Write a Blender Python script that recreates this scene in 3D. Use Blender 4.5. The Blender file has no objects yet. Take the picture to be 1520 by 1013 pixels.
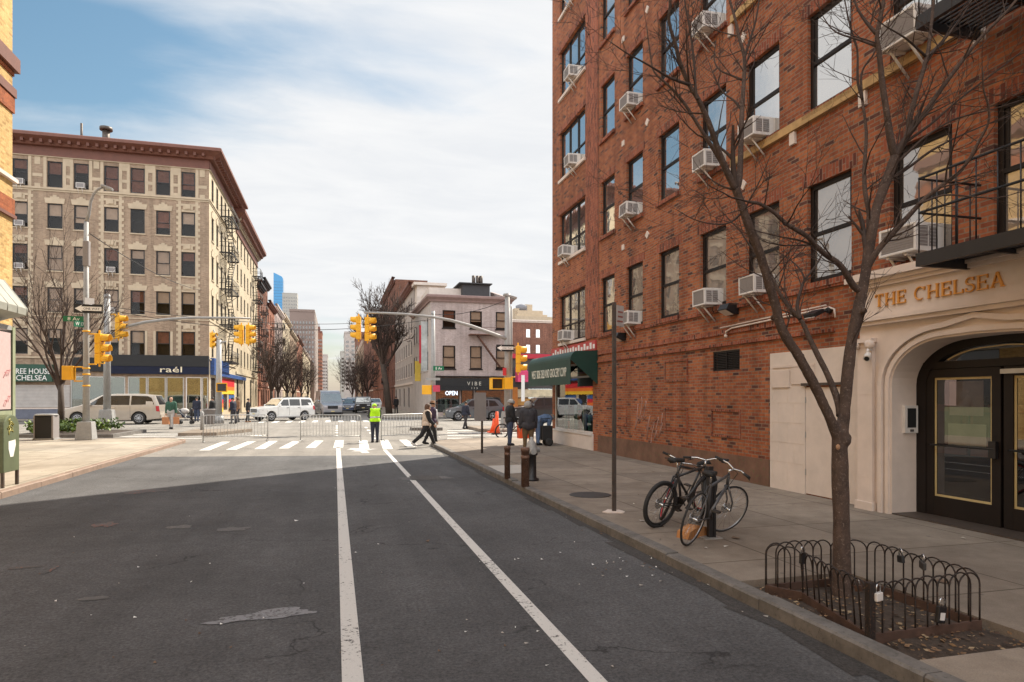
import bpy, bmesh, math, random
from mathutils import Vector, Matrix, noise
R = math.radians
V = Vector
scene = bpy.context.scene
COL = scene.collection
random.seed(7)

# ------------------------------------------------------------------ survey of the place
# the photograph is 1520 x 1013; points are turned into real positions on known planes
F, CX, HY, H = 980.0, 760.0, 590.0, 1.8
TH = math.atan(263 / F)
c_, s_ = math.cos(TH), math.sin(TH)
CAM = V((0, 0, H))
def ray(u, v):
    r = (u - CX) / F
    return V((c_ * r + s_, c_ - s_ * r, -(v - HY) / F))
def at(u, v, t): return CAM + ray(u, v) * t
def onZ(u, v, z=0.0):
    d = ray(u, v); return CAM + d * ((z - H) / d.z)
def onX(u, v, X):
    d = ray(u, v); return CAM + d * (X / d.x)
def onY(u, v, Y):
    d = ray(u, v); return CAM + d * (Y / d.y)
def tt(p): return p.x * s_ + p.y * c_

XR, XL = 7.94, -10.0          # building lines right and left
YC, YF = 23.7, 59.0           # near corner and far building line of the avenue
KR, KL = 3.45, -5.7           # kerb faces
SW = 0.11                     # pavement height

# ------------------------------------------------------------------ mesh builder
class MB:
    def __init__(self): self.v = []; self.f = []; self.m = []; self.sm = []
    def add(self, vs, fs, m=0, smooth=False):
        o = len(self.v); self.v += [tuple(x) for x in vs]
        for f in fs:
            self.f.append(tuple(i + o for i in f)); self.m.append(m); self.sm.append(smooth)
        return self
    def quad(self, a, b, c, d, m=0): return self.add([a, b, c, d], [(0, 1, 2, 3)], m)
    def box(self, c, s, m=0, rot=None):
        x, y, z = s[0] / 2, s[1] / 2, s[2] / 2
        vs = [V((i, j, k)) for k in (-z, z) for j in (-y, y) for i in (-x, x)]
        if rot is not None: vs = [rot @ q for q in vs]
        c = V(c)
        return self.add([q + c for q in vs], [(0, 2, 3, 1), (4, 5, 7, 6), (0, 1, 5, 4), (2, 6, 7, 3), (0, 4, 6, 2), (1, 3, 7, 5)], m)
    def bx(self, x0, x1, y0, y1, z0, z1, m=0):
        return self.box(((x0 + x1) / 2, (y0 + y1) / 2, (z0 + z1) / 2), (abs(x1 - x0), abs(y1 - y0), abs(z1 - z0)), m)
    def tube(self, pts, rad, n=8, m=0, caps=True, smooth=True, closed=False):
        pts = [V(p) for p in pts]; k = len(pts)
        rs = rad if isinstance(rad, (list, tuple)) else [rad] * k
        vs = []; prev = None
        for i, p in enumerate(pts):
            if closed: d = pts[(i + 1) % k] - pts[i - 1]
            elif i == 0: d = pts[1] - p
            elif i == k - 1: d = p - pts[i - 1]
            else: d = (pts[i + 1] - pts[i - 1])
            if d.length < 1e-9: d = V((0, 0, 1))
            d.normalize()
            if prev is None:
                a = V((0, 0, 1)) if abs(d.z) < .9 else V((1, 0, 0))
                x = d.cross(a).normalized()
            else:
                x = (prev - d * prev.dot(d))
                x = x.normalized() if x.length > 1e-6 else d.orthogonal().normalized()
            prev = x; y = d.cross(x)
            for j in range(n):
                a = 2 * math.pi * j / n
                vs.append(p + (x * math.cos(a) + y * math.sin(a)) * rs[i])
        fs = []
        for i in range(k if closed else k - 1):
            i2 = (i + 1) % k
            for j in range(n):
                j2 = (j + 1) % n
                fs.append((i * n + j, i * n + j2, i2 * n + j2, i2 * n + j))
        self.add(vs, fs, m, smooth)
        if caps and not closed:
            o = len(self.v) - len(vs)
            self.f.append(tuple(o + j for j in reversed(range(n)))); self.m.append(m); self.sm.append(False)
            self.f.append(tuple(o + (k - 1) * n + j for j in range(n))); self.m.append(m); self.sm.append(False)
        return self
    def cyl(self, a, b, r, r2=None, n=12, m=0): return self.tube([a, b], [r, r if r2 is None else r2], n, m)
    def lathe(self, prof, c=(0, 0, 0), n=20, m=0, axis='Z', smooth=True):
        # prof list of (radius, height); rotated so that height runs along axis
        vs = []
        for r, h in prof:
            for j in range(n):
                a = 2 * math.pi * j / n
                x, y = r * math.cos(a), r * math.sin(a)
                p = (x, y, h) if axis == 'Z' else ((x, h, y) if axis == 'Y' else (h, x, y))
                vs.append(V(p) + V(c))
        fs = []
        for i in range(len(prof) - 1):
            for j in range(n):
                j2 = (j + 1) % n
                fs.append((i * n + j, i * n + j2, (i + 1) * n + j2, (i + 1) * n + j))
        fs.append(tuple(reversed(range(n)))); fs.append(tuple((len(prof) - 1) * n + j for j in range(n)))
        return self.add(vs, fs, m, smooth)
    def prism(self, poly, h0, h1, m=0, plane='XY'):
        n = len(poly)
        def p(a, h): return {'XY': (a[0], a[1], h), 'XZ': (a[0], h, a[1]), 'YZ': (h, a[0], a[1])}[plane]
        vs = [p(a, h0) for a in poly] + [p(a, h1) for a in poly]
        fs = [tuple(reversed(range(n))), tuple(range(n, 2 * n))]
        fs += [(i, (i + 1) % n, n + (i + 1) % n, n + i) for i in range(n)]
        return self.add(vs, fs, m)
    def ball(self, c, r, m=0, nu=12, nv=8):
        rx, ry, rz = r if isinstance(r, (tuple, list)) else (r, r, r)
        vs = []
        for i in range(nv + 1):
            ph = math.pi * i / nv
            for j in range(nu):
                a = 2 * math.pi * j / nu
                vs.append(V((c[0] + rx * math.sin(ph) * math.cos(a), c[1] + ry * math.sin(ph) * math.sin(a), c[2] + rz * math.cos(ph))))
        fs = [(i * nu + j, (i + 1) * nu + j, (i + 1) * nu + (j + 1) % nu, i * nu + (j + 1) % nu) for i in range(nv) for j in range(nu)]
        return self.add(vs, fs, m, True)
    def xform(self, M):
        self.v = [tuple(M @ V(q)) for q in self.v]; return self
    def mesh(self, name, mats):
        me = bpy.data.meshes.new(name)
        me.from_pydata(self.v, [], self.f)
        for q in mats: me.materials.append(q)
        me.polygons.foreach_set('material_index', self.m)
        me.polygons.foreach_set('use_smooth', self.sm)
        bm = bmesh.new(); bm.from_mesh(me)
        bmesh.ops.recalc_face_normals(bm, faces=bm.faces)
        bm.to_mesh(me); bm.free()
        me.update(); return me

WM = {}                                    # world matrix of every root built in world coordinates
def link(name, me, parent=None):
    o = bpy.data.objects.new(name, me); COL.objects.link(o)
    if parent is not None:
        o.parent = parent
        o.matrix_parent_inverse = WM.get(parent.name, Matrix()).inverted()
    WM[o.name] = Matrix()
    if parent is not None: WM[o.name] = WM[o.name]
    return o
def part(name, mb, mats, parent, bevel=0):
    """a child mesh given in world coordinates (or in the coordinates of an unmoved parent)"""
    me = mb.mesh(name, mats if isinstance(mats, (list, tuple)) else [mats]) if isinstance(mb, MB) else mb
    o = link(name, me, parent)
    if bevel:
        b = o.modifiers.new('b', 'BEVEL'); b.width = bevel; b.segments = 2; b.limit_method = 'ANGLE'; b.angle_limit = R(35)
    return o
def tag(o, label, cat, group=None, kind=None):
    if label: o['label'] = label
    if cat: o['category'] = cat
    if group: o['group'] = group
    if kind: o['kind'] = kind
    return o
def thing(name, label, cat, loc=(0, 0, 0), group=None, rz=0):
    o = bpy.data.objects.new(name, None); COL.objects.link(o)
    o.empty_display_size = .2
    o.location = loc; o.rotation_euler = (0, 0, rz)
    WM[o.name] = Matrix.Translation(V(loc)) @ Matrix.Rotation(rz, 4, 'Z')
    return tag(o, label, cat, group)
def single(name, mb, mats, label, cat, group=None, kind=None, bevel=0):
    o = part(name, mb, mats, None, bevel)
    return tag(o, label, cat, group, kind)
def struct(name, mb, mats):
    o = part(name, mb, mats, None); o['kind'] = 'structure'; return o
def kids(o): return [x for x in bpy.data.objects if x.parent == o]
def copy_tree(o, parent=None):
    q = o.copy(); COL.objects.link(q); WM[q.name] = WM.get(o.name, Matrix())
    if parent is not None: q.parent = parent
    for k in kids(o): copy_tree(k, q)
    return q
def place(o, loc, rz=0, label=None, group=None, sc=None):
    o.location = loc; o.rotation_euler = (0, 0, rz)
    if sc: o.scale = (sc, sc, sc)
    WM[o.name] = Matrix.Translation(V(loc)) @ Matrix.Rotation(rz, 4, 'Z')
    if label: o['label'] = label
    if group: o['group'] = group
    return o
def text_mesh(s, size, depth=.02, font_scale_x=1.0, align='LEFT'):
    cu = bpy.data.curves.new('t', 'FONT'); cu.body = s; cu.size = size; cu.extrude = depth / 2
    cu.align_x = align; cu.resolution_u = 2
    o = bpy.data.objects.new('t', cu); COL.objects.link(o)
    dg = bpy.context.evaluated_depsgraph_get()
    me = bpy.data.meshes.new_from_object(o.evaluated_get(dg))
    bpy.data.objects.remove(o); bpy.data.curves.remove(cu)
    me.transform(Matrix.Diagonal((font_scale_x, 1, 1, 1)))
    return me
def text_part(name, s, width, height, pos, ang, mat, parent, depth=.02, tilt=0, dx=1.0):
    """raised lettering: width x height box whose lower left corner is pos; reads left to right along the direction ang"""
    me = text_mesh(s, 1.0, 0)
    xs = [q.co.x for q in me.vertices]; ys = [q.co.y for q in me.vertices]
    x0, x1, y0, y1 = min(xs), max(xs), min(ys), max(ys)
    me = text_mesh(s, 1.0, depth / (height / (y1 - y0)))
    sx, sy = width / (x1 - x0), height / (y1 - y0)
    me.transform(Matrix.Translation((-x0, -y0, 0)))
    me.transform(Matrix.Diagonal((sx, sy, sy, 1)))
    me.transform(Matrix.Translation(V(pos)) @ Matrix.Rotation(ang, 4, 'Z') @ Matrix.Rotation(R(90) + tilt, 4, 'X'))
    me.materials.clear(); me.materials.append(mat)
    return part(name, me, None, parent)

# ------------------------------------------------------------------ materials
def newmat(name):
    m = bpy.data.materials.new(name); m.use_nodes = True
    nt = m.node_tree; b = nt.nodes['Principled BSDF']
    return m, nt, b
def N(nt, t, **kw):
    n = nt.nodes.new(t)
    for k, v in kw.items():
        if k in n.inputs.keys() if hasattr(n.inputs, 'keys') else False: n.inputs[k].default_value = v
        else: setattr(n, k, v)
    return n
def ramp(nt, stops, interp='LINEAR'):
    n = nt.nodes.new('ShaderNodeValToRGB'); n.color_ramp.interpolation = interp
    e = n.color_ramp.elements
    while len(e) > 1: e.remove(e[0])
    for i, (p, c) in enumerate(stops):
        q = e[0] if i == 0 else e.new(p)
        q.position = p; q.color = tuple(c) + (1,) if len(c) == 3 else c
    return n
def rgb(h):                                # sRGB hex to linear
    h = h.lstrip('#'); out = []
    for i in (0, 2, 4):
        x = int(h[i:i + 2], 16) / 255
        out.append(x / 12.92 if x <= .04045 else ((x + .055) / 1.055) ** 2.4)
    return tuple(out)
def mixc(nt, a, b, fac, mode='MIX'):
    n = nt.nodes.new('ShaderNodeMix'); n.data_type = 'RGBA'; n.blend_type = mode
    for sock, val in ((n.inputs[0], fac), (n.inputs[6], a), (n.inputs[7], b)):
        if hasattr(val, 'is_output'): nt.links.new(val, sock)
        elif isinstance(val, (int, float)): sock.default_value = val
        else: sock.default_value = tuple(val) + (1,)
    return n.outputs[2]
def pos(nt, sc=(1, 1, 1), obj=False):
    g = nt.nodes.new('ShaderNodeTexCoord' if obj else 'ShaderNodeNewGeometry')
    mp = nt.nodes.new('ShaderNodeMapping'); mp.inputs['Scale'].default_value = sc
    nt.links.new(g.outputs['Object' if obj else 'Position'], mp.inputs[0])
    return mp.outputs[0]
def noisef(nt, vec, scale, detail=4, rough=.6):
    n = nt.nodes.new('ShaderNodeTexNoise'); n.inputs['Scale'].default_value = scale
    n.inputs['Detail'].default_value = detail; n.inputs['Roughness'].default_value = rough
    nt.links.new(vec, n.inputs['Vector']); return n.outputs['Fac']
def bump(nt, b, h, strength, dist=.01):
    n = nt.nodes.new('ShaderNodeBump'); n.inputs['Strength'].default_value = strength; n.inputs['Distance'].default_value = dist
    nt.links.new(h, n.inputs['Height']); nt.links.new(n.outputs[0], b.inputs['Normal'])
def paint(name, col, rough=.5, metal=0, var=.18, scale=3.0, spec=.5, obj=False, dirt=None, bmp=None):
    m, nt, b = newmat(name)
    v = pos(nt, obj=obj)
    f = noisef(nt, v, scale, 6, .65)
    r = ramp(nt, [(.25, [x * (1 - var) for x in col]), (.75, [min(1, x * (1 + var)) for x in col])])
    nt.links.new(f, r.inputs[0])
    out = r.outputs[0]
    if dirt:
        f2 = noisef(nt, v, scale * 5, 8, .7); r2 = ramp(nt, [(.55, (0, 0, 0)), (.68, (1, 1, 1))])
        nt.links.new(f2, r2.inputs[0]); out = mixc(nt, out, dirt, r2.outputs[0])
    nt.links.new(out, b.inputs['Base Color'])
    b.inputs['Roughness'].default_value = rough; b.inputs['Metallic'].default_value = metal
    b.inputs['Specular IOR Level'].default_value = spec
    if bmp: bump(nt, b, noisef(nt, pos(nt, bmp[1]), bmp[0], 6, .7), bmp[2], bmp[3])
    return m
def wallvec(nt):
    """x = along the wall (walls run along X or Y), y = height"""
    g = nt.nodes.new('ShaderNodeNewGeometry'); sp = nt.nodes.new('ShaderNodeSeparateXYZ')
    nt.links.new(g.outputs['Position'], sp.inputs[0])
    a = nt.nodes.new('ShaderNodeMath'); a.operation = 'ADD'
    nt.links.new(sp.outputs[0], a.inputs[0]); nt.links.new(sp.outputs[1], a.inputs[1])
    cb = nt.nodes.new('ShaderNodeCombineXYZ')
    nt.links.new(a.outputs[0], cb.inputs[0]); nt.links.new(sp.outputs[2], cb.inputs[1])
    return cb.outputs[0], sp.outputs[2], g.outputs['Position']
def brick(name, stops, mortar, bw=.215, rh=.075, ms=.008, stain=.25, bumpy=.5, rough=.85, vertical=False, grime=True):
    m, nt, b = newmat(name)
    v, z, p = wallvec(nt)
    if vertical:
        mp = nt.nodes.new('ShaderNodeMapping'); mp.inputs['Rotation'].default_value = (0, 0, R(90)); nt.links.new(v, mp.inputs[0]); v = mp.outputs[0]
    bt = nt.nodes.new('ShaderNodeTexBrick')
    bt.inputs['Scale'].default_value = 1; bt.inputs['Brick Width'].default_value = bw; bt.inputs['Row Height'].default_value = rh
    bt.inputs['Mortar Size'].default_value = ms; bt.inputs['Mortar Smooth'].default_value = .1; bt.inputs['Bias'].default_value = 0
    bt.inputs['Color1'].default_value = (0, 0, 0, 1); bt.inputs['Color2'].default_value = (1, 1, 1, 1); bt.inputs['Mortar'].default_value = (.5, .5, .5, 1)
    nt.links.new(v, bt.inputs['Vector'])
    r = ramp(nt, stops); nt.links.new(bt.outputs['Color'], r.inputs[0])
    big = noisef(nt, p, .35, 5, .65); small = noisef(nt, p, 14, 5, .7)
    rb = ramp(nt, [(.3, (1 - stain,) * 3), (.7, (1 + stain * .5,) * 3)]); nt.links.new(big, rb.inputs[0])
    rs = ramp(nt, [(.25, (.72,) * 3), (.75, (1.2,) * 3)]); nt.links.new(small, rs.inputs[0])
    col = mixc(nt, r.outputs[0], mortar, bt.outputs['Fac'])
    col = mixc(nt, col, rb.outputs[0], 1.0, 'MULTIPLY')
    col = mixc(nt, col, rs.outputs[0], 1.0, 'MULTIPLY')
    # rain streaks and soot run down the wall in narrow irregular bands
    sk = noisef(nt, pos(nt, (2.2, 2.2, .16)), 1.3, 6, .65); rk = ramp(nt, [(.42, (1, 1, 1)), (.72, (1 - stain * 1.5,) * 3)]); nt.links.new(sk, rk.inputs[0])
    col = mixc(nt, col, rk.outputs[0], 1.0, 'MULTIPLY')
    nt.links.new(col, b.inputs['Base Color']); b.inputs['Roughness'].default_value = rough
    b.inputs['Specular IOR Level'].default_value = .25
    inv = nt.nodes.new('ShaderNodeMath'); inv.operation = 'SUBTRACT'; inv.inputs[0].default_value = 1
    nt.links.new(bt.outputs['Fac'], inv.inputs[1])
    bump(nt, b, inv.outputs[0], bumpy, .008)
    return m
def glass(name, base=(.02, .022, .025), refl=.55, rough=.02, tint=(1, .97, .93), wavy=.035):
    m, nt, b = newmat(name)
    nt.nodes.remove(b); out = nt.nodes['Material Output']
    d = nt.nodes.new('ShaderNodeBsdfDiffuse')
    v = pos(nt); f = noisef(nt, v, .9, 3, .5)
    r = ramp(nt, [(.35, base), (.7, [x * 1.8 + .004 for x in base])]); nt.links.new(f, r.inputs[0]); nt.links.new(r.outputs[0], d.inputs[0])
    g = nt.nodes.new('ShaderNodeBsdfGlossy'); g.inputs['Color'].default_value = tuple(tint) + (1,); g.inputs['Roughness'].default_value = rough
    bp = nt.nodes.new('ShaderNodeBump'); bp.inputs['Strength'].default_value = wavy; bp.inputs['Distance'].default_value = .05
    f3 = noisef(nt, v, 2.2, 2, .5); nt.links.new(f3, bp.inputs['Height']); nt.links.new(bp.outputs[0], g.inputs['Normal'])
    fr = nt.nodes.new('ShaderNodeLayerWeight'); fr.inputs[0].default_value = .35
    ma = nt.nodes.new('ShaderNodeMath'); ma.operation = 'MULTIPLY_ADD'; ma.inputs[1].default_value = .7; ma.inputs[2].default_value = refl * .6
    ma.use_clamp = True
    nt.links.new(fr.outputs['Fresnel'], ma.inputs[0])
    mx = nt.nodes.new('ShaderNodeMixShader'); nt.links.new(ma.outputs[0], mx.inputs[0]); nt.links.new(d.outputs[0], mx.inputs[1]); nt.links.new(g.outputs[0], mx.inputs[2])
    nt.links.new(mx.outputs[0], out.inputs[0])
    return m
def clear_glass(name, refl=.25, tint=(.55, .62, .6), fk=.6):
    m, nt, b = newmat(name)
    nt.nodes.remove(b); out = nt.nodes['Material Output']
    t = nt.nodes.new('ShaderNodeBsdfTransparent'); t.inputs[0].default_value = tuple(tint) + (1,)
    g = nt.nodes.new('ShaderNodeBsdfGlossy'); g.inputs['Roughness'].default_value = .01
    fr = nt.nodes.new('ShaderNodeLayerWeight'); fr.inputs[0].default_value = .3
    ma = nt.nodes.new('ShaderNodeMath'); ma.operation = 'MULTIPLY_ADD'; ma.inputs[1].default_value = fk; ma.inputs[2].default_value = refl * .5; ma.use_clamp = True
    nt.links.new(fr.outputs['Fresnel'], ma.inputs[0])
    mx = nt.nodes.new('ShaderNodeMixShader'); nt.links.new(ma.outputs[0], mx.inputs[0]); nt.links.new(t.outputs[0], mx.inputs[1]); nt.links.new(g.outputs[0], mx.inputs[2])
    nt.links.new(mx.outputs[0], out.inputs[0])
    return m
def emit(name, col, s):
    m, nt, b = newmat(name)
    b.inputs['Base Color'].default_value = tuple(col) + (1,)
    b.inputs['Emission Color'].default_value = tuple(col) + (1,); b.inputs['Emission Strength'].default_value = s
    return m

M = {}
M['brick'] = brick('red_brick', [(0, (.085, .04, .034)), (.06, (.16, .06, .042)), (.11, (.27, .08, .04)), (.55, (.375, .112, .046)), (.85, (.44, .152, .064)), (1, (.3, .086, .045))], (.27, .19, .135), bw=.212, rh=.068, ms=.0085, stain=.24)
M['brick_header'] = brick('red_brick_soldier_course', [(0, (.1, .035, .026)), (.3, (.28, .075, .042)), (1, (.4, .12, .06))], (.3, .19, .14), bw=.21, rh=.075, ms=.008, vertical=True)
M['brick_yellow'] = brick('yellow_brick', [(0, (.42, .25, .09)), (.3, (.58, .37, .14)), (1, (.68, .45, .19))], (.45, .33, .17), bw=.22, rh=.075, ms=.006, stain=.15)
M['brick_band'] = brick('terracotta_brick', [(0, (.3, .08, .03)), (1, (.45, .13, .05))], (.32, .16, .08), ms=.005)
M['brick_tan'] = brick('tan_brick', [(0, (.3, .212, .15)), (.5, (.375, .27, .19)), (1, (.41, .3, .215))], (.36, .28, .21), bw=.22, rh=.075, ms=.006, stain=.22)
M['brick_brown'] = brick('brown_brick', [(0, (.14, .06, .045)), (.5, (.22, .09, .06)), (1, (.3, .13, .085))], (.26, .17, .13), ms=.006)
M['brick_red2'] = brick('orange_red_brick', [(0, (.24, .09, .06)), (.5, (.34, .13, .08)), (1, (.42, .17, .1))], (.3, .2, .15), ms=.006)
M['brick_pink'] = brick('pink_painted_brick', [(0, (.4, .325, .305)), (.5, (.45, .365, .345)), (1, (.49, .4, .375))], (.39, .32, .3), ms=.005, stain=.2, bumpy=.25)
M['stucco_grey'] = paint('grey_stucco', (.42, .37, .34), .9, var=.2, scale=.8, dirt=(.3, .26, .24))
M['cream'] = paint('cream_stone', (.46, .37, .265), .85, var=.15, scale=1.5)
M['cream_lit'] = brick('sunlit_cream_brick', [(0, (.5, .42, .3)), (1, (.6, .51, .37))], (.5, .42, .31), ms=.005, stain=.15, bumpy=.2)  # lighter cream for sun-facing walls and trim, sunlight put into the colour
M['stone'] = paint('limestone_paint', (.64, .545, .48), .75, var=.14, scale=1.6)
M['stone_white'] = paint('whitewashed_stone', (.63, .55, .49), .8, var=.12, scale=2.2)
M['gold_sill'] = paint('ochre_stone_sill', (.42, .27, .115), .8, var=.3, scale=5)
M['rust_brown'] = paint('russet_painted_tin', (.15, .055, .036), .6, var=.2, scale=2)
M['dark_bronze'] = paint('dark_bronze_frame', (.013, .0095, .0085), .5, var=.15, spec=.25)
M['black_metal'] = paint('black_iron', (.012, .011, .012), .5, var=.3, scale=6)
M['black'] = paint('matt_black', (.012, .012, .013), .7, var=.2)
M['white_metal'] = paint('white_enamel', (.64, .61, .58), .5, var=.12)
M['grey_mesh'] = paint('grey_louvre', (.24, .22, .215), .6, var=.12, scale=20)
M['grey_metal'] = paint('galvanised_steel', (.42, .42, .41), .42, .55, var=.15, scale=4)
M['lamp_grey'] = paint('painted_pole_grey', (.3, .3, .295), .5, 0, var=.15, scale=5, dirt=(.2, .19, .18))
M['dark_steel'] = paint('weathered_dark_steel', (.075, .06, .05), .55, .3, var=.3, scale=8, dirt=(.16, .07, .035))
M['signal_yellow'] = paint('signal_yellow', (.78, .4, .015), .5, var=.12, scale=4)
M['sign_green'] = paint('sign_green', (.0, .14, .065), .4, var=.05)
M['white_paint'] = paint('white_paint', (.78, .77, .74), .5, var=.05)
M['interior'] = paint('dark_room', (.018, .016, .015), .9, var=.4, scale=.6)
M['blind'] = paint('window_blind', (.52, .44, .38), .8, var=.15, scale=3)
M['curtain'] = paint('red_brown_curtain', (.2, .09, .065), .9, var=.4, scale=4)
M['pane'] = glass('window_glass', (.07, .07, .07), .95)
M['pane_low'] = glass('window_glass_curtained', (.13, .11, .095), .4)
M['pane_far'] = glass('window_glass_far', (.03, .027, .026), .15)
M['pane_thin'] = clear_glass('thin_window_glass', .03, (.72, .66, .6), .3)
M['shop_glass'] = clear_glass('shop_glass', .45, (.75, .85, .8))
M['door_glass'] = clear_glass('door_glass', .3, (.6, .62, .6))
M['green_awning'] = paint('green_canvas', (.003, .036, .025), .55, var=.25, scale=2)
M['gold'] = paint('gilt_lettering', (.62, .27, .04), .35, .1, var=.15, scale=10)
M['pale_gold'] = paint('pale_gold_line', (.5, .4, .2), .5, 0, var=.1)
M['navy'] = paint('navy_fascia', (.0035, .007, .026), .85, var=.3, scale=2)
M['rubber'] = paint('tyre_rubber', (.022, .021, .021), .8, var=.25, scale=20, obj=True)
M['chrome'] = paint('bright_metal', (.6, .6, .6), .25, .9, var=.1, obj=True)
M['orange'] = paint('cone_orange', (.8, .09, .015), .5, var=.1, obj=True)
M['roof'] = paint('roof_tar', (.1, .095, .09), .9, var=.3)
# ------------------------------------------------------------------ world, sun, camera
SUN_AZ = math.atan2(.775, .632)            # clockwise from +Y
SUN_EL = R(46)
w = bpy.data.worlds.new('World'); scene.world = w; w.use_nodes = True
nt = w.node_tree; bg = nt.nodes['Background']
sky = nt.nodes.new('ShaderNodeTexSky'); sky.sky_type = 'NISHITA'; sky.sun_disc = False
sky.sun_elevation = SUN_EL; sky.sun_rotation = SUN_AZ; sky.air_density = 1.2; sky.dust_density = 1.2; sky.ozone_density = 1.4
tc = nt.nodes.new('ShaderNodeTexCoord')
sp = nt.nodes.new('ShaderNodeSeparateXYZ'); nt.links.new(tc.outputs['Generated'], sp.inputs[0])
def wm(op, a, b=None, clamp=False):
    n = nt.nodes.new('ShaderNodeMath'); n.operation = op; n.use_clamp = clamp
    for i, q in enumerate((a, b)):
        if q is None: continue
        if hasattr(q, 'is_output'): nt.links.new(q, n.inputs[i])
        else: n.inputs[i].default_value = q
    return n.outputs[0]
# high cloud sheet: direction projected on a plane overhead
zz = wm('ADD', wm('MAXIMUM', sp.outputs[2], 0.0), .13)
px, py = wm('DIVIDE', sp.outputs[0], zz), wm('DIVIDE', sp.outputs[1], zz)
cb = nt.nodes.new('ShaderNodeCombineXYZ'); nt.links.new(px, cb.inputs[0]); nt.links.new(py, cb.inputs[1])
mp = nt.nodes.new('ShaderNodeMapping'); mp.inputs['Rotation'].default_value = (0, 0, R(28)); mp.inputs['Scale'].default_value = (.55, 1.15, 1)
nt.links.new(cb.outputs[0], mp.inputs[0])
def wn(vec, sc, det, ro, dist=0):
    n = nt.nodes.new('ShaderNodeTexNoise'); n.inputs['Scale'].default_value = sc; n.inputs['Detail'].default_value = det
    n.inputs['Roughness'].default_value = ro; n.inputs['Distortion'].default_value = dist
    nt.links.new(vec, n.inputs['Vector']); return n.outputs['Fac']
n1 = wn(mp.outputs[0], .95, 8, .5, .3)
n2 = wn(mp.outputs[0], 4.5, 8, .62, .5)
# a broad bank of cloud lies in a belt ahead (towards +Y, lower right of the zenith), clear sky to the upper left
bank = wm('ADD', wm('MULTIPLY', px, .2), wm('SUBTRACT', wm('MULTIPLY', wm('MINIMUM', py, 2.3), .15), wm('MULTIPLY', wm('MAXIMUM', wm('SUBTRACT', py, 2.5), 0.0), .085)))
bank = wm('ADD', bank, wm('MULTIPLY', wm('MINIMUM', wm('MAXIMUM', wm('SUBTRACT', wm('MULTIPLY', px, -1.0), wm('MULTIPLY', py, .55)), 0.0), 1.5), .8))
f = wm('ADD', wm('ADD', wm('MULTIPLY', n1, 1.15), wm('ADD', wm('MULTIPLY', n2, .1), .06)), bank)
CLOUD_F = f
fr = ramp(nt, [(.68, (0, 0, 0)), (.95, (1, 1, 1))], 'EASE'); nt.links.new(f, fr.inputs[0])
haze = wm('SUBTRACT', 1.0, wm('MULTIPLY', sp.outputs[2], 1.6), True)
hz = wm('MULTIPLY', wm('POWER', haze, 3.0), .75)
thin = wm('MAXIMUM', wm('MULTIPLY', fr.outputs[0], .97), wm('MULTIPLY', hz, .38))
cshade = ramp(nt, [(.3, (4.9, 4.97, 5.1)), (.7, (5.5, 5.5, 5.5))]); nt.links.new(n2, cshade.inputs[0])
# unseen cloud behind the camera and overhead, boosted as added fill for the shaded street
back = nt.nodes.new('ShaderNodeMapRange'); back.inputs[1].default_value = .25; back.inputs[2].default_value = -.45; back.inputs[3].default_value = 1; back.inputs[4].default_value = 3.0
nt.links.new(sp.outputs[1], back.inputs[0])
cb2 = nt.nodes.new('ShaderNodeCombineXYZ')
zen = nt.nodes.new('ShaderNodeMapRange'); zen.inputs[1].default_value = .56; zen.inputs[2].default_value = .8; zen.inputs[3].default_value = 1; zen.inputs[4].default_value = 2.5
nt.links.new(sp.outputs[2], zen.inputs[0]); bz = wm('MAXIMUM', back.outputs[0], zen.outputs[0])
for i in range(3): nt.links.new(bz, cb2.inputs[i])
cl = mixc(nt, cshade.outputs[0], cb2.outputs[0], 1, 'MULTIPLY')
hs = nt.nodes.new('ShaderNodeHueSaturation'); hs.inputs['Hue'].default_value = .482; hs.inputs['Saturation'].default_value = 1.12; hs.inputs['Value'].default_value = .72; nt.links.new(sky.outputs[0], hs.inputs['Color'])
skyc = mixc(nt, hs.outputs[0], cl, thin)
nt.links.new(skyc, bg.inputs[0]); bg.inputs[1].default_value = .1

sd = bpy.data.lights.new('sun', 'SUN'); sd.energy = 5.0; sd.angle = R(.5); sd.color = (1, .91, .77)
so = bpy.data.objects.new('sun', sd); COL.objects.link(so)
dirv = V((math.sin(SUN_AZ) * math.cos(SUN_EL), math.cos(SUN_AZ) * math.cos(SUN_EL), math.sin(SUN_EL)))
so.rotation_euler = dirv.to_track_quat('Z', 'Y').to_euler(); so.location = dirv * 60

cd = bpy.data.cameras.new('camera'); co = bpy.data.objects.new('camera', cd); COL.objects.link(co)
co.location = CAM; co.rotation_euler = (R(90), 0, -TH)
cd.sensor_width = 36; cd.lens = 36 * F / 1520; cd.shift_y = (HY - 506.5) / 1520
cd.clip_start = .05; cd.clip_end = 6000
scene.camera = co
vs = scene.view_settings
vs.view_transform = 'Standard'; vs.look = 'None'; vs.gamma = 1; vs.exposure = .82; vs.use_curve_mapping = False
scene.render.resolution_x, scene.render.resolution_y = 1024, 682
try:
    scene.cycles.use_adaptive_sampling = True; scene.cycles.max_bounces = 8; scene.cycles.transparent_max_bounces = 12
except Exception: pass

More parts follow.
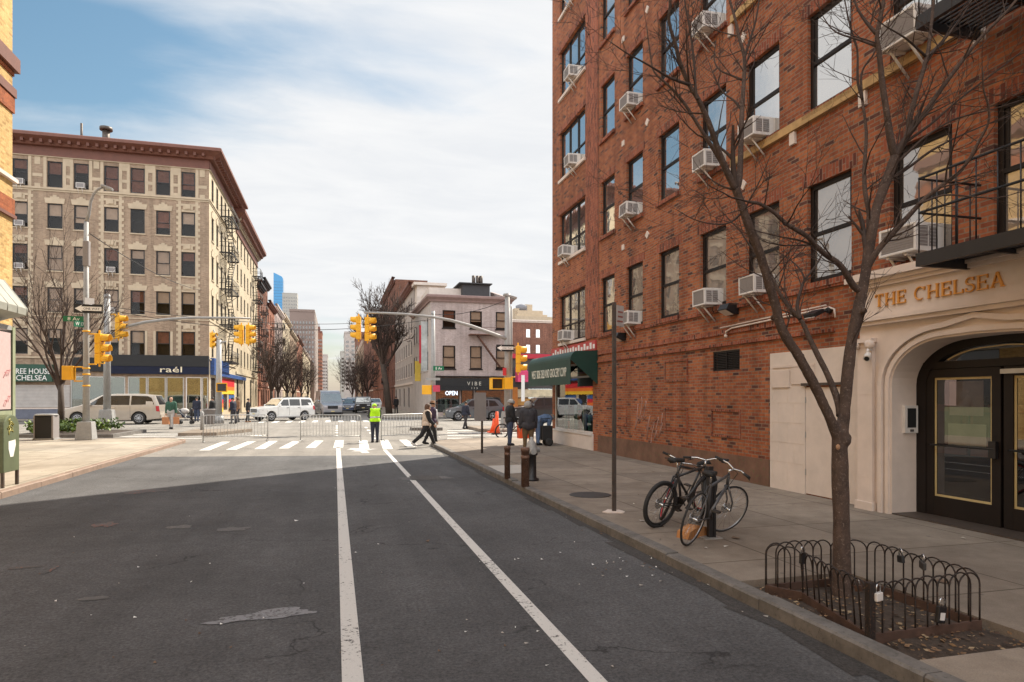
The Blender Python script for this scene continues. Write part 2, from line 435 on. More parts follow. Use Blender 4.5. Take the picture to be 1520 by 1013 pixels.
# ------------------------------------------------------------------ ground materials
def asphalt(name, c0, c1, crack=True, patchy=.25):
    m, nt, b = newmat(name)
    p = pos(nt)
    g = noisef(nt, p, 34, 6, .9); mid = noisef(nt, p, 6, 6, .7); big = noisef(nt, p, .45, 5, .6)
    st = noisef(nt, pos(nt, (1.1, .07, 1)), 1.4, 4, .6); rs_ = ramp(nt, [(.3, (.84,) * 3), (.7, (1.16,) * 3)]); nt.links.new(st, rs_.inputs[0])
    r = ramp(nt, [(.38, [x * .6 for x in c0]), (.63, [x * 1.08 for x in c1])]); nt.links.new(g, r.inputs[0])
    rb = ramp(nt, [(.3, (1 - patchy,) * 3), (.7, (1 + patchy,) * 3)]); nt.links.new(big, rb.inputs[0])
    rm = ramp(nt, [(.3, (.84,) * 3), (.7, (1.16,) * 3)]); nt.links.new(mid, rm.inputs[0])
    col = mixc(nt, mixc(nt, r.outputs[0], rb.outputs[0], 1, 'MULTIPLY'), rm.outputs[0], 1, 'MULTIPLY')
    col = mixc(nt, col, rs_.outputs[0], 1, 'MULTIPLY')
    # pale aggregate chips
    vo = nt.nodes.new('ShaderNodeTexVoronoi'); vo.inputs['Scale'].default_value = 38; nt.links.new(p, vo.inputs['Vector'])
    rc = ramp(nt, [(.0, (1, 1, 1)), (.13, (0, 0, 0))]); nt.links.new(vo.outputs['Distance'], rc.inputs[0])
    sel = nt.nodes.new('ShaderNodeSeparateColor'); nt.links.new(vo.outputs['Color'], sel.inputs[0])
    gt = nt.nodes.new('ShaderNodeMath'); gt.operation = 'GREATER_THAN'; gt.inputs[1].default_value = .8; nt.links.new(sel.outputs[0], gt.inputs[0])
    mu = nt.nodes.new('ShaderNodeMath'); mu.operation = 'MULTIPLY'; nt.links.new(rc.outputs[0], mu.inputs[0]); nt.links.new(gt.outputs[0], mu.inputs[1])
    col = mixc(nt, col, (.2, .18, .16), mu.outputs[0])
    if crack:
        wv = nt.nodes.new('ShaderNodeTexVoronoi'); wv.feature = 'DISTANCE_TO_EDGE'; wv.inputs['Scale'].default_value = .33
        dn = nt.nodes.new('ShaderNodeTexNoise'); dn.inputs['Scale'].default_value = 1.6; dn.inputs['Detail'].default_value = 6; nt.links.new(p, dn.inputs['Vector'])
        ad = nt.nodes.new('ShaderNodeVectorMath'); ad.operation = 'MULTIPLY_ADD'; ad.inputs[1].default_value = (1.2, 1.2, 1.2)
        nt.links.new(dn.outputs['Color'], ad.inputs[0]); nt.links.new(p, ad.inputs[2]); nt.links.new(ad.outputs[0], wv.inputs['Vector'])
        rk = ramp(nt, [(0, (1, 1, 1)), (.006, (0, 0, 0))]); nt.links.new(wv.outputs['Distance'], rk.inputs[0])
        msk = noisef(nt, p, .7, 3, .5); rk2 = ramp(nt, [(.47, (0, 0, 0)), (.56, (.8, .8, .8))]); nt.links.new(msk, rk2.inputs[0])
        mk = nt.nodes.new('ShaderNodeMath'); mk.operation = 'MULTIPLY'; nt.links.new(rk.outputs[0], mk.inputs[0]); nt.links.new(rk2.outputs[0], mk.inputs[1])
        col = mixc(nt, col, (.014, .013, .013), mk.outputs[0])
    nt.links.new(col, b.inputs['Base Color']); b.inputs['Roughness'].default_value = .85; b.inputs['Specular IOR Level'].default_value = .3
    bump(nt, b, g, .35, .004)
    return m
def concrete(name, c0, c1, jx=1.5, jy=1.5, spots=True):
    m, nt, b = newmat(name)
    p = pos(nt)
    g = noisef(nt, p, 90, 4, .8); mid = noisef(nt, p, 3, 7, .7); big = noisef(nt, p, .5, 5, .6)
    r = ramp(nt, [(.28, c0), (.72, c1)]); nt.links.new(mid, r.inputs[0])
    rb = ramp(nt, [(.3, (.72, .7, .68)), (.7, (1.15, 1.15, 1.15))]); nt.links.new(big, rb.inputs[0])
    rg = ramp(nt, [(.3, (.78,) * 3), (.7, (1.18,) * 3)]); nt.links.new(g, rg.inputs[0])
    col = mixc(nt, mixc(nt, r.outputs[0], rb.outputs[0], 1, 'MULTIPLY'), rg.outputs[0], 1, 'MULTIPLY')
    bt = nt.nodes.new('ShaderNodeTexBrick'); bt.offset = 0
    bt.inputs['Scale'].default_value = 1; bt.inputs['Brick Width'].default_value = jx; bt.inputs['Row Height'].default_value = jy
    bt.inputs['Mortar Size'].default_value = .012; bt.inputs['Color1'].default_value = (.84, .84, .84, 1); bt.inputs['Color2'].default_value = (1.1, 1.09, 1.07, 1); bt.inputs['Mortar'].default_value = (.45, .43, .4, 1)
    dn = nt.nodes.new('ShaderNodeTexNoise'); dn.inputs['Scale'].default_value = .8; nt.links.new(p, dn.inputs['Vector'])
    ad = nt.nodes.new('ShaderNodeVectorMath'); ad.operation = 'MULTIPLY_ADD'; ad.inputs[1].default_value = (.05, .05, 0); nt.links.new(dn.outputs['Color'], ad.inputs[0]); nt.links.new(p, ad.inputs[2])
    nt.links.new(ad.outputs[0], bt.inputs['Vector'])
    col = mixc(nt, col, bt.outputs['Color'], 1, 'MULTIPLY')
    if spots:     # trodden chewing gum and drips
        vo = nt.nodes.new('ShaderNodeTexVoronoi'); vo.inputs['Scale'].default_value = 5; nt.links.new(p, vo.inputs['Vector'])
        rc = ramp(nt, [(.1, (1, 1, 1)), (.14, (0, 0, 0))]); nt.links.new(vo.outputs['Distance'], rc.inputs[0])
        se = nt.nodes.new('ShaderNodeSeparateColor'); nt.links.new(vo.outputs['Color'], se.inputs[0])
        gt = nt.nodes.new('ShaderNodeMath'); gt.operation = 'GREATER_THAN'; gt.inputs[1].default_value = .72; nt.links.new(se.outputs[0], gt.inputs[0])
        mu = nt.nodes.new('ShaderNodeMath'); mu.operation = 'MULTIPLY'; nt.links.new(rc.outputs[0], mu.inputs[0]); nt.links.new(gt.outputs[0], mu.inputs[1])
        mu2 = nt.nodes.new('ShaderNodeMath'); mu2.operation = 'MULTIPLY'; mu2.inputs[1].default_value = .55; nt.links.new(mu.outputs[0], mu2.inputs[0])
        col = mixc(nt, col, (.07, .065, .06), mu2.outputs[0])
    nt.links.new(col, b.inputs['Base Color']); b.inputs['Roughness'].default_value = .85; b.inputs['Specular IOR Level'].default_value = .3
    bump(nt, b, g, .25, .004)
    return m
def worn_paint(name, col, wear=.5, under=(.06, .055, .05)):
    m, nt, b = newmat(name)
    p = pos(nt); f = noisef(nt, p, 22, 8, .75); f2 = noisef(nt, p, 1.1, 4, .6)
    a = nt.nodes.new('ShaderNodeMath'); a.operation = 'MULTIPLY_ADD'; a.inputs[1].default_value = .45; nt.links.new(f2, a.inputs[0]); nt.links.new(f, a.inputs[2])
    r = ramp(nt, [(wear, (0, 0, 0)), (wear + .05, (1, 1, 1))]); nt.links.new(a.outputs[0], r.inputs[0])
    g = noisef(nt, p, 120, 3, .8); rg = ramp(nt, [(.3, [x * .82 for x in col]), (.7, col)]); nt.links.new(g, rg.inputs[0])
    nt.links.new(mixc(nt, under, rg.outputs[0], r.outputs[0]), b.inputs['Base Color']); b.inputs['Roughness'].default_value = .75
    return m
M['asphalt'] = asphalt('asphalt', (.066, .065, .066), (.122, .12, .122))
M['asphalt_old_sunlit'] = asphalt('worn_sunlit_asphalt', (.18, .166, .147), (.285, .263, .235), patchy=.16)  # older paler surface, its colour lifted further to look sunlit
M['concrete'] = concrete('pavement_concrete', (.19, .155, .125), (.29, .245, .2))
M['concrete_sunlit'] = concrete('sunlit_pavement_concrete', (.3, .262, .212), (.4, .355, .295))  # lightened copy of the pavement concrete, strong sun put into its colour
M['kerb'] = paint('granite_kerb', (.14, .128, .116), .85, var=.4, scale=6, dirt=(.075, .068, .06))
M['kerb_steel'] = paint('rusty_kerb_edge', (.24, .17, .13), .7, var=.25, scale=5)
M['soil'] = paint('tree_pit_soil', (.05, .036, .027), 1, var=.5, scale=14, dirt=(.11, .075, .05))
M['line'] = worn_paint('worn_road_paint', (.66, .64, .6), .59)
M['line_thin'] = worn_paint('very_worn_road_paint', (.6, .58, .55), .62, (.12, .11, .1))
M['iron'] = paint('cast_iron', (.06, .055, .052), .6, .4, var=.3, scale=20)

# ------------------------------------------------------------------ ground, roads, pavements
struct('ground', MB().quad((-4000, -600, -.03), (4000, -600, -.03), (4000, 5500, -.03), (-4000, 5500, -.03)), M['asphalt_old_sunlit'])
YA0, YA1 = 26.6, 55.6
mb = MB()
mb.quad((KL - .3, -30, 0), (KR + .3, -30, 0), (KR + .3, 20.4, 0), (KL - .3, 22.2, 0))
struct('street', mb, M['asphalt'])
mb = MB()
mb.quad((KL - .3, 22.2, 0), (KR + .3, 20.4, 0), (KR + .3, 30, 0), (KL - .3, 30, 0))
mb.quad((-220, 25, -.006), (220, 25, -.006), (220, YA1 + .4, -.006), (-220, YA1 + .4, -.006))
struct('avenue', mb, M['asphalt_old_sunlit'])
struct('street', MB().quad((KL - .3, YA1 + .4, -.003), (KR + .3, YA1 + .4, -.003), (KR + .3, 1400, -.003), (KL - .3, 1400, -.003)), M['asphalt_old_sunlit'])

def arc(cx, cy, r, a0, a1, n=8): return [(cx + r * math.cos(R(a0 + (a1 - a0) * i / n)), cy + r * math.sin(R(a0 + (a1 - a0) * i / n))) for i in range(n + 1)]
def offset_path(path, d):
    out = []
    for i, p in enumerate(path):
        a = V(path[max(i - 1, 0)]); b = V(path[min(i + 1, len(path) - 1)])
        t = (b - a).normalized(); out.append((p[0] - t.y * d, p[1] + t.x * d))
    return out
def kerb(path, side, mat, wid=.15, h=SW + .004, stones=1.6):
    """kerb stones along a path; side=+1 the pavement lies to the left of the path"""
    inner = offset_path(path, wid * side)
    m = MB(); rnd = random.Random(3)
    for i in range(len(path) - 1):
        a, b, ia, ib = map(V, (path[i], path[i + 1], inner[i], inner[i + 1]))
        n = max(1, int((b - a).length / stones))
        for k in range(n):
            f0, f1 = k / n, (k + 1) / n - (.012 / max(.05, (b - a).length) if n > 1 else 0)
            hh = h + rnd.uniform(-.004, .012)
            q = [a.lerp(b, f0), a.lerp(b, f1), ia.lerp(ib, f1), ia.lerp(ib, f0)]
            bev = .018
            qt = [x.copy() for x in q]
            nn = (ia - a).normalized() * bev; qt[0] += nn; qt[1] += nn
            vs = [(*x, -.02) for x in q] + [(*x, hh - bev) for x in q] + [(*x, hh) for x in qt]
            m.add(vs, [(0, 1, 5, 4), (1, 2, 6, 5), (2, 3, 7, 6), (3, 0, 4, 7), (4, 5, 9, 8), (5, 6, 10, 9), (6, 7, 11, 10), (7, 4, 8, 11), (8, 9, 10, 11)])
    return struct('kerb', m, mat), inner

# right near pavement, with the tree pit left open
PITX0, PITX1, PITY0, PITY1 = KR + .15, 4.78, 3.42, 5.32
RYE = 27.0
pr = [(KR, -30), (KR, 0), (KR, 24.2)] + arc(KR + 2.6, 24.4, 2.6, 180, 90)[1:] + [(30, RYE), (220, RYE)]
k, inr = kerb(pr, -1, M['kerb'])
EPS = .002
mb = MB()
def slab(poly):
    n = len(poly)
    mb.add([(*p, SW) for p in poly] + [(*p, -.02) for p in poly], [tuple(range(n))] + [(i, (i + 1) % n, n + (i + 1) % n, n + i) for i in range(n)])
xi = KR + .15
slab([(xi, -30), (XR + .4, -30), (XR + .4, PITY0), (xi, PITY0)])
slab([(PITX1, PITY0), (XR + .4, PITY0), (XR + .4, PITY1), (PITX1, PITY1)])
slab([(xi, PITY1), (XR + .4, PITY1), (XR + .4, YC)] + [(xi, YC)])
slab([(xi, YC), (XR + .4, YC), (220, YC)] + list(reversed(inr[2:])))
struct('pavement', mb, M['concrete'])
mb = MB(); nx, ny = 16, 22; vs = []
for j in range(ny + 1):
    for i in range(nx + 1):
        x = PITX0 + (PITX1 - PITX0) * i / nx; y = PITY0 + (PITY1 - PITY0) * j / ny
        e = min(i, nx - i, j, ny - j) / 4
        vs.append((x, y, SW - .07 + min(1, e) * .035 + noise.noise(V((x * 4, y * 4, 0))) * .02))
mb.add(vs, [(j * (nx + 1) + i, j * (nx + 1) + i + 1, (j + 1) * (nx + 1) + i + 1, (j + 1) * (nx + 1) + i) for j in range(ny) for i in range(nx)], 0, True)
struct('soil', mb, M['soil'])
# left near pavement
LYE = 30.4
pl = [(KL, -30), (KL, 0), (KL, 12), (KL, LYE - 2.0)] + arc(KL - 2.0, LYE - 2.0, 2.0, 0, 90, 6)[1:] + [(-30, LYE), (-220, LYE)]
k, inl = kerb(pl, 1, M['kerb_steel'])
y3 = inl[3][1]
mb = MB(); slab([(XL - .4, -30)] + inl[0:4] + [(XL - .4, y3)])
slab([(XL - .4, y3)] + inl[3:] + [(-220, y3)])
slab([(XL - .4, YC), (XL - .4, y3), (-220, y3), (-220, YC)])
struct('pavement', mb, M['concrete_sunlit'])
# far pavements
for sgn, KX, BX in ((-1, KL, XL), (1, KR, 8.0)):
    if sgn < 0: pf = [(-220, YA1), (-30, YA1)] + arc(KX - 2.5, YA1 + 2.5, 2.5, 270, 360)[0:] + [(KX, 200), (KX, 1400)]
    else: pf = [(220, YA1), (40, YA1)] + arc(KX + 2.5, YA1 + 2.5, 2.5, 270, 180) + [(KX, 200), (KX, 1400)]
    k, inf = kerb(pf, 1 if sgn < 0 else -1, M['kerb'], stones=6)
    mb = MB(); ed = BX + sgn * 3; y10 = inf[10][1]; x0 = inf[0][0]
    slab(inf[:11] + [(ed, y10), (x0, y10)])
    slab([inf[10], inf[11], inf[12], (ed, 1400), (ed, y10)])
    slab([(ed, y10), (ed, YF + 2), (x0, YF + 2), (x0, y10)])
    struct('pavement', mb, M['concrete_sunlit'])

# painted markings
def strip(a, b, wa, wb=None, z=.004):
    a, b = V(a).to_2d(), V(b).to_2d(); d = (b - a).normalized(); n = V((-d.y, d.x)); wb = wb or wa
    return [(*(a + n * wa / 2), z), (*(a - n * wa / 2), z), (*(b - n * wb / 2), z), (*(b + n * wb / 2), z)]
x1 = onZ(525, 1013).x; x2 = onZ(890, 1013).x
def line_obj(name, segs, mat, z=.004):
    m = MB()
    for a, b, wd in segs:
        m.quad(*strip(a, b, wd, z=z))
    return struct(name, m, mat)
pa, pb = onZ(524, 1013), onZ(502, 664)
line_obj('lane_line', [(pa - (pb - pa) * .4, pb, .135)], M['line'])
pa, pb = onZ(888, 1013), onZ(571, 668)
line_obj('lane_line', [(pa - (pb - pa) * .4, pb, .115)], M['line'])
# near crosswalk bars
segs = []
for u0, v0, u1, v1 in ((336, 656, 303, 669), (374, 655.5, 343, 668), (406, 655, 385, 667), (441, 655, 421, 666), (474, 654.5, 461, 665), (504, 654, 502, 665), (539, 654, 541, 667), (570, 653.5, 576, 667), (598, 653, 612, 664)):
    segs.append((onZ(u0, v0), onZ(u1, v1), .34))
line_obj('crosswalk', segs, M['line'])
# crosswalks over the avenue, right and left (bars lie along the avenue direction)
segs = []
for v in (639.5, 643, 646.8, 651): segs.append((onZ(664, v), onZ(800, v - .8), .38 if v > 645 else .5))
line_obj('crosswalk', segs, M['line'], .003)
segs = []
for v in (644.5, 647.5, 651): segs.append((onZ(140, v + 1), onZ(300, v), .4))
line_obj('crosswalk', segs, M['line'], .003)
# far crosswalk and dashes leading through the junction
segs = [((x, 49.5), (x, 53.5), .38) for x in [KL + .6 + .92 * i for i in range(10)]]
line_obj('crosswalk', segs, M['line'], .0)
segs = [(onZ(499.5, v), onZ(499.5, v - 1.6), .16) for v in (648, 643.5, 640, 636.5, 633.5)] + [(onZ(560 - (654 - v) * .9, v), onZ(559 - (654 - v) * .9, v - 1.8), .16) for v in (652, 648, 644, 640, 636)]
line_obj('lane_dashes', segs, M['line'], .003)
# bicycle symbol arrow (worn)
mb = MB()
for a, b, wd in (((517, 668), (527, 667.2), .25), ((527, 670.5), (546, 668), .3), ((534, 666), (543, 673), .25), ((546, 668), (556, 667), .2), ((522, 666), (530, 669), .2)):
    mb.quad(*strip(onZ(*a), onZ(*b), wd, z=.005 + .001 * len(mb.f)))
struct('bike_lane_mark', mb, M['line_thin'])
def blotch(name, cx, cy, rx, ry, mat, z, seed, rot=0, n=26, rough=.35):
    rnd = random.Random(seed); ph = rnd.uniform(0, 9)
    pts = []
    for i in range(n):
        a = 2 * math.pi * i / n; k = 1 + rough * noise.noise(V((math.cos(a) * 1.6 + ph, math.sin(a) * 1.6, seed)))
        x, y = rx * math.cos(a) * k, ry * math.sin(a) * k
        pts.append((cx + x * math.cos(rot) - y * math.sin(rot), cy + x * math.sin(rot) + y * math.cos(rot), z))
    return struct(name, MB().add(pts, [tuple(range(n))]), mat)
M['stain_pale'] = worn_paint('dried_spill', (.24, .24, .25), .66, (.09, .086, .085))
M['stain_orange'] = worn_paint('utility_spray_paint', (.34, .095, .05), .78, (.09, .084, .082))
M['smudge'] = worn_paint('pale_sandy_smudge', (.2, .18, .155), .78, (.1, .095, .092))
M['patch'] = asphalt('asphalt_patch', (.075, .07, .066), (.125, .117, .11), False)
M['patch_dark'] = asphalt('tar_patch', (.04, .036, .034), (.07, .064, .06), False)
p = onZ(410, 912); blotch('road_stain', p.x, p.y, .3, .11, M['stain_pale'], .0045, 1, .12, rough=.7)
p = onZ(345, 921); blotch('road_stain', p.x, p.y, .2, .07, M['stain_pale'], .0065, 2, .1, rough=.9)
p = onZ(157, 779); blotch('spray_mark', p.x, p.y, .13, .2, M['stain_orange'], .0045, 3, rough=1.2)
p = onZ(78, 846); blotch('spray_mark', p.x, p.y, .03, .16, M['stain_orange'], .0045, 4, rough=1)
p = onZ(32, 843); blotch('spray_mark', p.x, p.y, .15, .05, M['stain_orange'], .0045, 6, rough=1)
p = onZ(215, 730); blotch('spray_mark', p.x, p.y, .35, .22, M['stain_orange'], .0045, 5, rough=1)
for u, v, rx, ry in ((140, 889, .13, .045), (347, 786, .22, .12), (265, 783, .16, .1), (630, 710, .6, .25)):
    p = onZ(u, v); blotch('road_patch', p.x, p.y, rx, ry * 1.3, M['smudge'], .0045, u, rough=.5)
mb = MB(); rnd = random.Random(8); y = -2.0
while y < 24:
    d = rnd.uniform(.5, 1.4); w0 = rnd.uniform(.08, .24); mb.quad((KR - w0, y, .0035), (KR - .001, y, .0035), (KR - .001, y + d, .0035), (KR - rnd.uniform(.08, .24), y + d, .0035)); y += d
struct('gutter_grime', mb, M['patch_dark'])
# parking-lane utility cover, manhole in the pavement, pale flag of new concrete
a = [onZ(607, 707, .0), onZ(650, 706, .0), onZ(658, 713, .0), onZ(611, 713.5, .0)]
struct('road_patch', MB().quad(*[(q.x, q.y, .005) for q in a]), M['patch'])
c = onZ(876, 735, SW)
mb = MB().lathe([(.0, SW + .001), (.36, SW + .001), (.36, SW + .006), (.33, SW + .008), (.0, SW + .007)], (c.x, c.y, 0), 28)
single('manhole_cover', mb, M['iron'], 'round dark iron manhole cover set in the pavement by the thin sign post', 'manhole cover')
a = [onZ(724, 692, SW), onZ(780, 690, SW), onZ(783, 702, SW), onZ(748, 704, SW)]
struct('pavement_patch', MB().quad(*[(q.x, q.y, SW + .004) for q in a]), paint('new_concrete', (.42, .39, .35), .85, var=.1))
# ------------------------------------------------------------------ facade tools
def facade(mb, O, ang, W, z0, z1, holes, depth=.14, m=0, mrev=0, mback=1, back=.45):
    """wall in the plane through O; local x runs along ang, outside is local -y. holes: (s0, s1, za, zb)"""
    Rm = Matrix.Translation(V((O[0], O[1], 0))) @ Matrix.Rotation(ang, 4, 'Z')
    P = lambda x, y, z: Rm @ V((x, y, z))
    ss = sorted(set([0, W] + [round(q, 4) for h in holes for q in h[:2]]))
    zs = sorted(set([z0, z1] + [round(q, 4) for h in holes for q in h[2:4]]))
    ss = [q for q in ss if -1e-6 <= q <= W + 1e-6]; zs = [q for q in zs if z0 - 1e-6 <= q <= z1 + 1e-6]
    for j in range(len(zs) - 1):
        run = None
        for i in range(len(ss) - 1):
            cx, cz = (ss[i] + ss[i + 1]) / 2, (zs[j] + zs[j + 1]) / 2
            solid = not any(h[0] < cx < h[1] and h[2] < cz < h[3] for h in holes)
            if solid:
                run = [run[0] if run else ss[i], ss[i + 1]]
            if run and (not solid or i == len(ss) - 2):
                mb.quad(P(run[0], 0, zs[j]), P(run[1], 0, zs[j]), P(run[1], 0, zs[j + 1]), P(run[0], 0, zs[j + 1]), m); run = None
    for a, b, c, d in [h[:4] for h in holes]:
        for q in (((a, 0, c), (a, 0, d), (a, depth, d), (a, depth, c)), ((b, 0, c), (b, depth, c), (b, depth, d), (b, 0, d)),
                  ((a, 0, d), (b, 0, d), (b, depth, d), (a, depth, d)), ((a, 0, c), (a, depth, c), (b, depth, c), (b, 0, c))):
            mb.quad(*[P(*x) for x in q], mrev)
        e = back
        for q in (((a, e, c), (b, e, c), (b, e, d), (a, e, d)), ((a, depth, c), (a, depth, d), (a, e, d), (a, e, c)), ((b, depth, c), (b, e, c), (b, e, d), (b, depth, d)),
                  ((a, depth, d), (b, depth, d), (b, e, d), (a, e, d)), ((a, depth, c), (a, e, c), (b, e, c), (b, depth, c))):
            mb.quad(*[P(*x) for x in q], mback)
    return Rm
def frame_mb(w, h, y, kind='sash', t=.055, m=0, dep=.07):
    mb = MB()
    def bar(x0, x1, z0, z1, yy=0, d=dep): mb.bx(x0, x1, y + yy, y + yy + d, z0, z1, m)
    bar(-w / 2, -w / 2 + t, 0, h); bar(w / 2 - t, w / 2, 0, h)
    bar(-w / 2 + t, w / 2 - t, 0, t * 1.2, .002); bar(-w / 2 + t, w / 2 - t, h - t, h, .002)
    if kind == 'sash':
        bar(-w / 2 + t, w / 2 - t, h * .5 - t * .4, h * .5 + t * .4, .004)
        bar(-w / 2 + t, -w / 2 + t * 1.7, h * .5, h - t, .02, .03); bar(w / 2 - t * 1.7, w / 2 - t, h * .5, h - t, .02, .03)
    if kind == 'bay':
        for q in (-w / 6, w / 6): bar(q - t * .6, q + t * .6, t, h - t, .001)
        bar(-w / 2 + t, w / 2 - t, h * .36 - t * .4, h * .36 + t * .4, .004)
    return mb
_wc = {}
def window(parent, Rm, s, z, w, h, fm, pm, kind='sash', depth=.1, sill=None, blind=None, t=.055, bl=.5, head=None, head_m=None):
    """one window: frame mesh with pane (and sill, blind) as its children; all share mesh data per size"""
    key = (round(w, 3), round(h, 3), fm.name, pm.name, kind, depth, sill.name if sill else '', t, str(head), head_m.name if head_m else '')
    if key not in _wc:
        fme = frame_mb(w, h, depth, kind, t).mesh('window_frame', [fm])
        pme = MB().quad((-w / 2 + t, depth + .035, t), (w / 2 - t, depth + .035, t), (w / 2 - t, depth + .035, h - t), (-w / 2 + t, depth + .035, h - t)).mesh('window_pane', [pm])
        sme = MB().bx(-w / 2 - .06, w / 2 + .06, -.07, depth - .003, -.1, -.004).mesh('window_sill', [sill]) if sill else None
        hme = None
        if head:
            hb = MB()
            if head == 'flat': hb.bx(-w / 2 - .12, w / 2 + .12, -.004, -.001, h + .004, h + .215)
            else:
                k = w / 2
                hb.prism([(-k - .12, h + .01), (k + .12, h + .01), (k + .2, h + .42), (k * .62, h + .42), (k * .62, h + .54), (k * .24, h + .54), (k * .24, h + .66), (-k * .24, h + .66), (-k * .24, h + .54), (-k * .62, h + .54), (-k * .62, h + .42), (-k - .2, h + .42)], -.05, -.001, 0, 'XZ')
            hme = hb.mesh('window_head', [head_m])
        _wc[key] = (fme, pme, sme, hme)
    fme, pme, sme, hme = _wc[key]
    o = link('window', fme, parent)
    o.matrix_basis = Rm @ Matrix.Translation((s, 0, z))
    for nm, me in (('pane', pme), ('sill', sme), ('lintel', hme)):
        if me:
            q = bpy.data.objects.new(nm, me); COL.objects.link(q); q.parent = o
    if blind:
        bme = MB().quad((-w / 2 + t, depth + .09, h * (1 - bl)), (w / 2 - t, depth + .09, h * (1 - bl)), (w / 2 - t, depth + .09, h - t), (-w / 2 + t, depth + .09, h - t)).mesh('window_blind', [blind])
        q = bpy.data.objects.new('blind', bme); COL.objects.link(q); q.parent = o
    return o

# ------------------------------------------------------------------ the red brick apartment house on the right
A = R(-90)
# local s runs from the far corner towards the camera
def sY(u, v=500): return YC - onX(u, v, XR).y
FAR0 = sY(820)
root = thing('apartment_building', 'tall red brick apartment building with a pale stone entrance lettered in gold', 'building', (XR, 10, 0))
CH = root
SILL = [3.76 + 2.96 * i for i in range(6)]; WH = 1.69
cols = [('bay', 831.5, 868.5), ('A', 892.5, 912), ('B', 930.5, 953.5), ('C', 978, 1008), ('D', 1041.5, 1075.5), ('E', 1112.5, 1151), ('F', 1202.5, 1259), ('G', 1334.5, 1397.5), ('H', 1489, 1590)]
CW = {}
for nm, a, b in cols: CW[nm] = (sY(a), sY(b))
w_std = 1.02
for nm in CW:
    a, b = CW[nm]
    if nm not in ('bay',):
        m_ = (a + b) / 2; CW[nm] = (m_ - w_std / 2, m_ + w_std / 2)
hA, hB = CW['H']
CW['I'] = (hB + 2.4, hB + 3.42); CW['J'] = (hB + 6, hB + 7.02); CW['K'] = (hB + 9.6, hB + 10.62)
LEN = YC + 25; HTOP = 3.76 + 2.96 * 6 + .9
holes = []
for nm, (a, b) in CW.items():
    for i, zz_ in enumerate(SILL): holes.append((a, b, zz_, zz_ + WH))
# ground floor openings
shop = (sY(823), sY(880), .62, 2.95)
vent = (sY(1058), sY(1098), 2.36, 2.78)
holes.append((shop[0], shop[1], shop[2], shop[3])); holes.append(vent)
DL, DR = sY(1337), sY(1337) + 2.62
holes.append((DL - .015, DR + .015, SW + .002, 2.98))
mb = MB()
Rc = facade(mb, (XR, YC), A, LEN, 0, HTOP, holes, .13, 0, 0, 1, .5)
# other sides and roof
xb = XR + 20
mb.quad((XR, YC, 0), (xb, YC, 0), (xb, YC, HTOP), (XR, YC, HTOP), 0)
mb.quad((xb, YC, 0), (xb, YC - LEN, 0), (xb, YC - LEN, HTOP), (xb, YC, HTOP), 0)
mb.quad((xb, YC - LEN, 0), (XR, YC - LEN, 0), (XR, YC - LEN, HTOP), (xb, YC - LEN, HTOP), 0)
mb.quad((XR, YC, HTOP), (xb, YC, HTOP), (xb, YC - LEN, HTOP), (XR, YC - LEN, HTOP), 2)
wall = part('wall', mb, [M['brick'], M['interior'], M['roof']], root)
def L(s, y, z): return Rc @ V((s, y, z))
def lbox(mb, s0, s1, y0, y1, z0, z1, m=0):
    a, b = L(s0, y0, z0), L(s1, y1, z1); mb.bx(min(a.x, b.x), max(a.x, b.x), min(a.y, b.y), max(a.y, b.y), z0, z1, m)
# brick projecting courses, pier at the corner, soldier courses over windows, panels
mb = MB()
s_end = sY(1240)
s888 = sY(888.5)
lbox(mb, s888, s_end, -.035, -.001, 3.12, 3.22); lbox(mb, s888, s_end, -.05, -.001, 2.88, 2.945); lbox(mb, s888, LEN - 30, -.05, -.001, 3.62, 3.685)
lbox(mb, sY(869.5) + .1, sY(889), -.04, -.001, 3.69, HTOP)
for i in range(6):
    a, b = CW['bay']
    lbox(mb, a - .15, b + .15, -.03, -.001, SILL[i] + WH + .02, SILL[i] + WH + .22)
for u0, u1, za, zb in ((988, 1020, 2.22, 2.66), (988, 1020, 1.03, 1.5), (914, 930, 2.2, 2.66), (914, 930, 1.03, 1.5), (1058, 1098, 1.0, 1.5)):
    a, b = sY(u0), sY(u1)
    lbox(mb, a - .04, a, -.02, -.001, za - .04, zb + .04); lbox(mb, b, b + .04, -.02, -.001, za - .04, zb + .04)
    lbox(mb, a + .001, b - .001, -.02, -.001, zb, zb + .04); lbox(mb, a + .001, b - .001, -.02, -.001, za - .04, za)
part('brick_courses', mb, M['brick_header'], root)
mb = MB()
lbox(mb, s888, sY(1143), -.028, -.001, SW, .62)
part('wall_base', mb, paint('brown_stained_plinth', (.16, .085, .055), .9, var=.35, scale=2.5, dirt=(.12, .11, .05)), root)
mb = MB()
for i in range(1, 6):                                   # ochre sill courses running between the piers of the E and G windows
    for nm in ('E', 'G'):
        pass
for i in range(1, 6):
    mb = MB(); lbox(mb, CW['E'][0] - .45, CW['G'][1] + .35, -.07, -.001, SILL[i] - .17, SILL[i] - .03)
    part('stone_course', mb, M['gold_sill'], root)
rnd = random.Random(5)
for nm, dz in (('A', 1), ('C', 1), ('D', 0)):
    for i in range(0, 5):
        s = CW[nm][1] + .62 if nm != 'C' else CW[nm][0] - .62
        z = SILL[i] + WH + .62
        c = L(s, -.012, z); mb = MB(); mb.box(c, (.03, .15, .15), 0, Matrix.Rotation(R(45), 3, 'X') if nm != 'A' else Matrix.Rotation(R(0), 3, 'X')); part('inset_stone', mb, M['stone_white'], root)
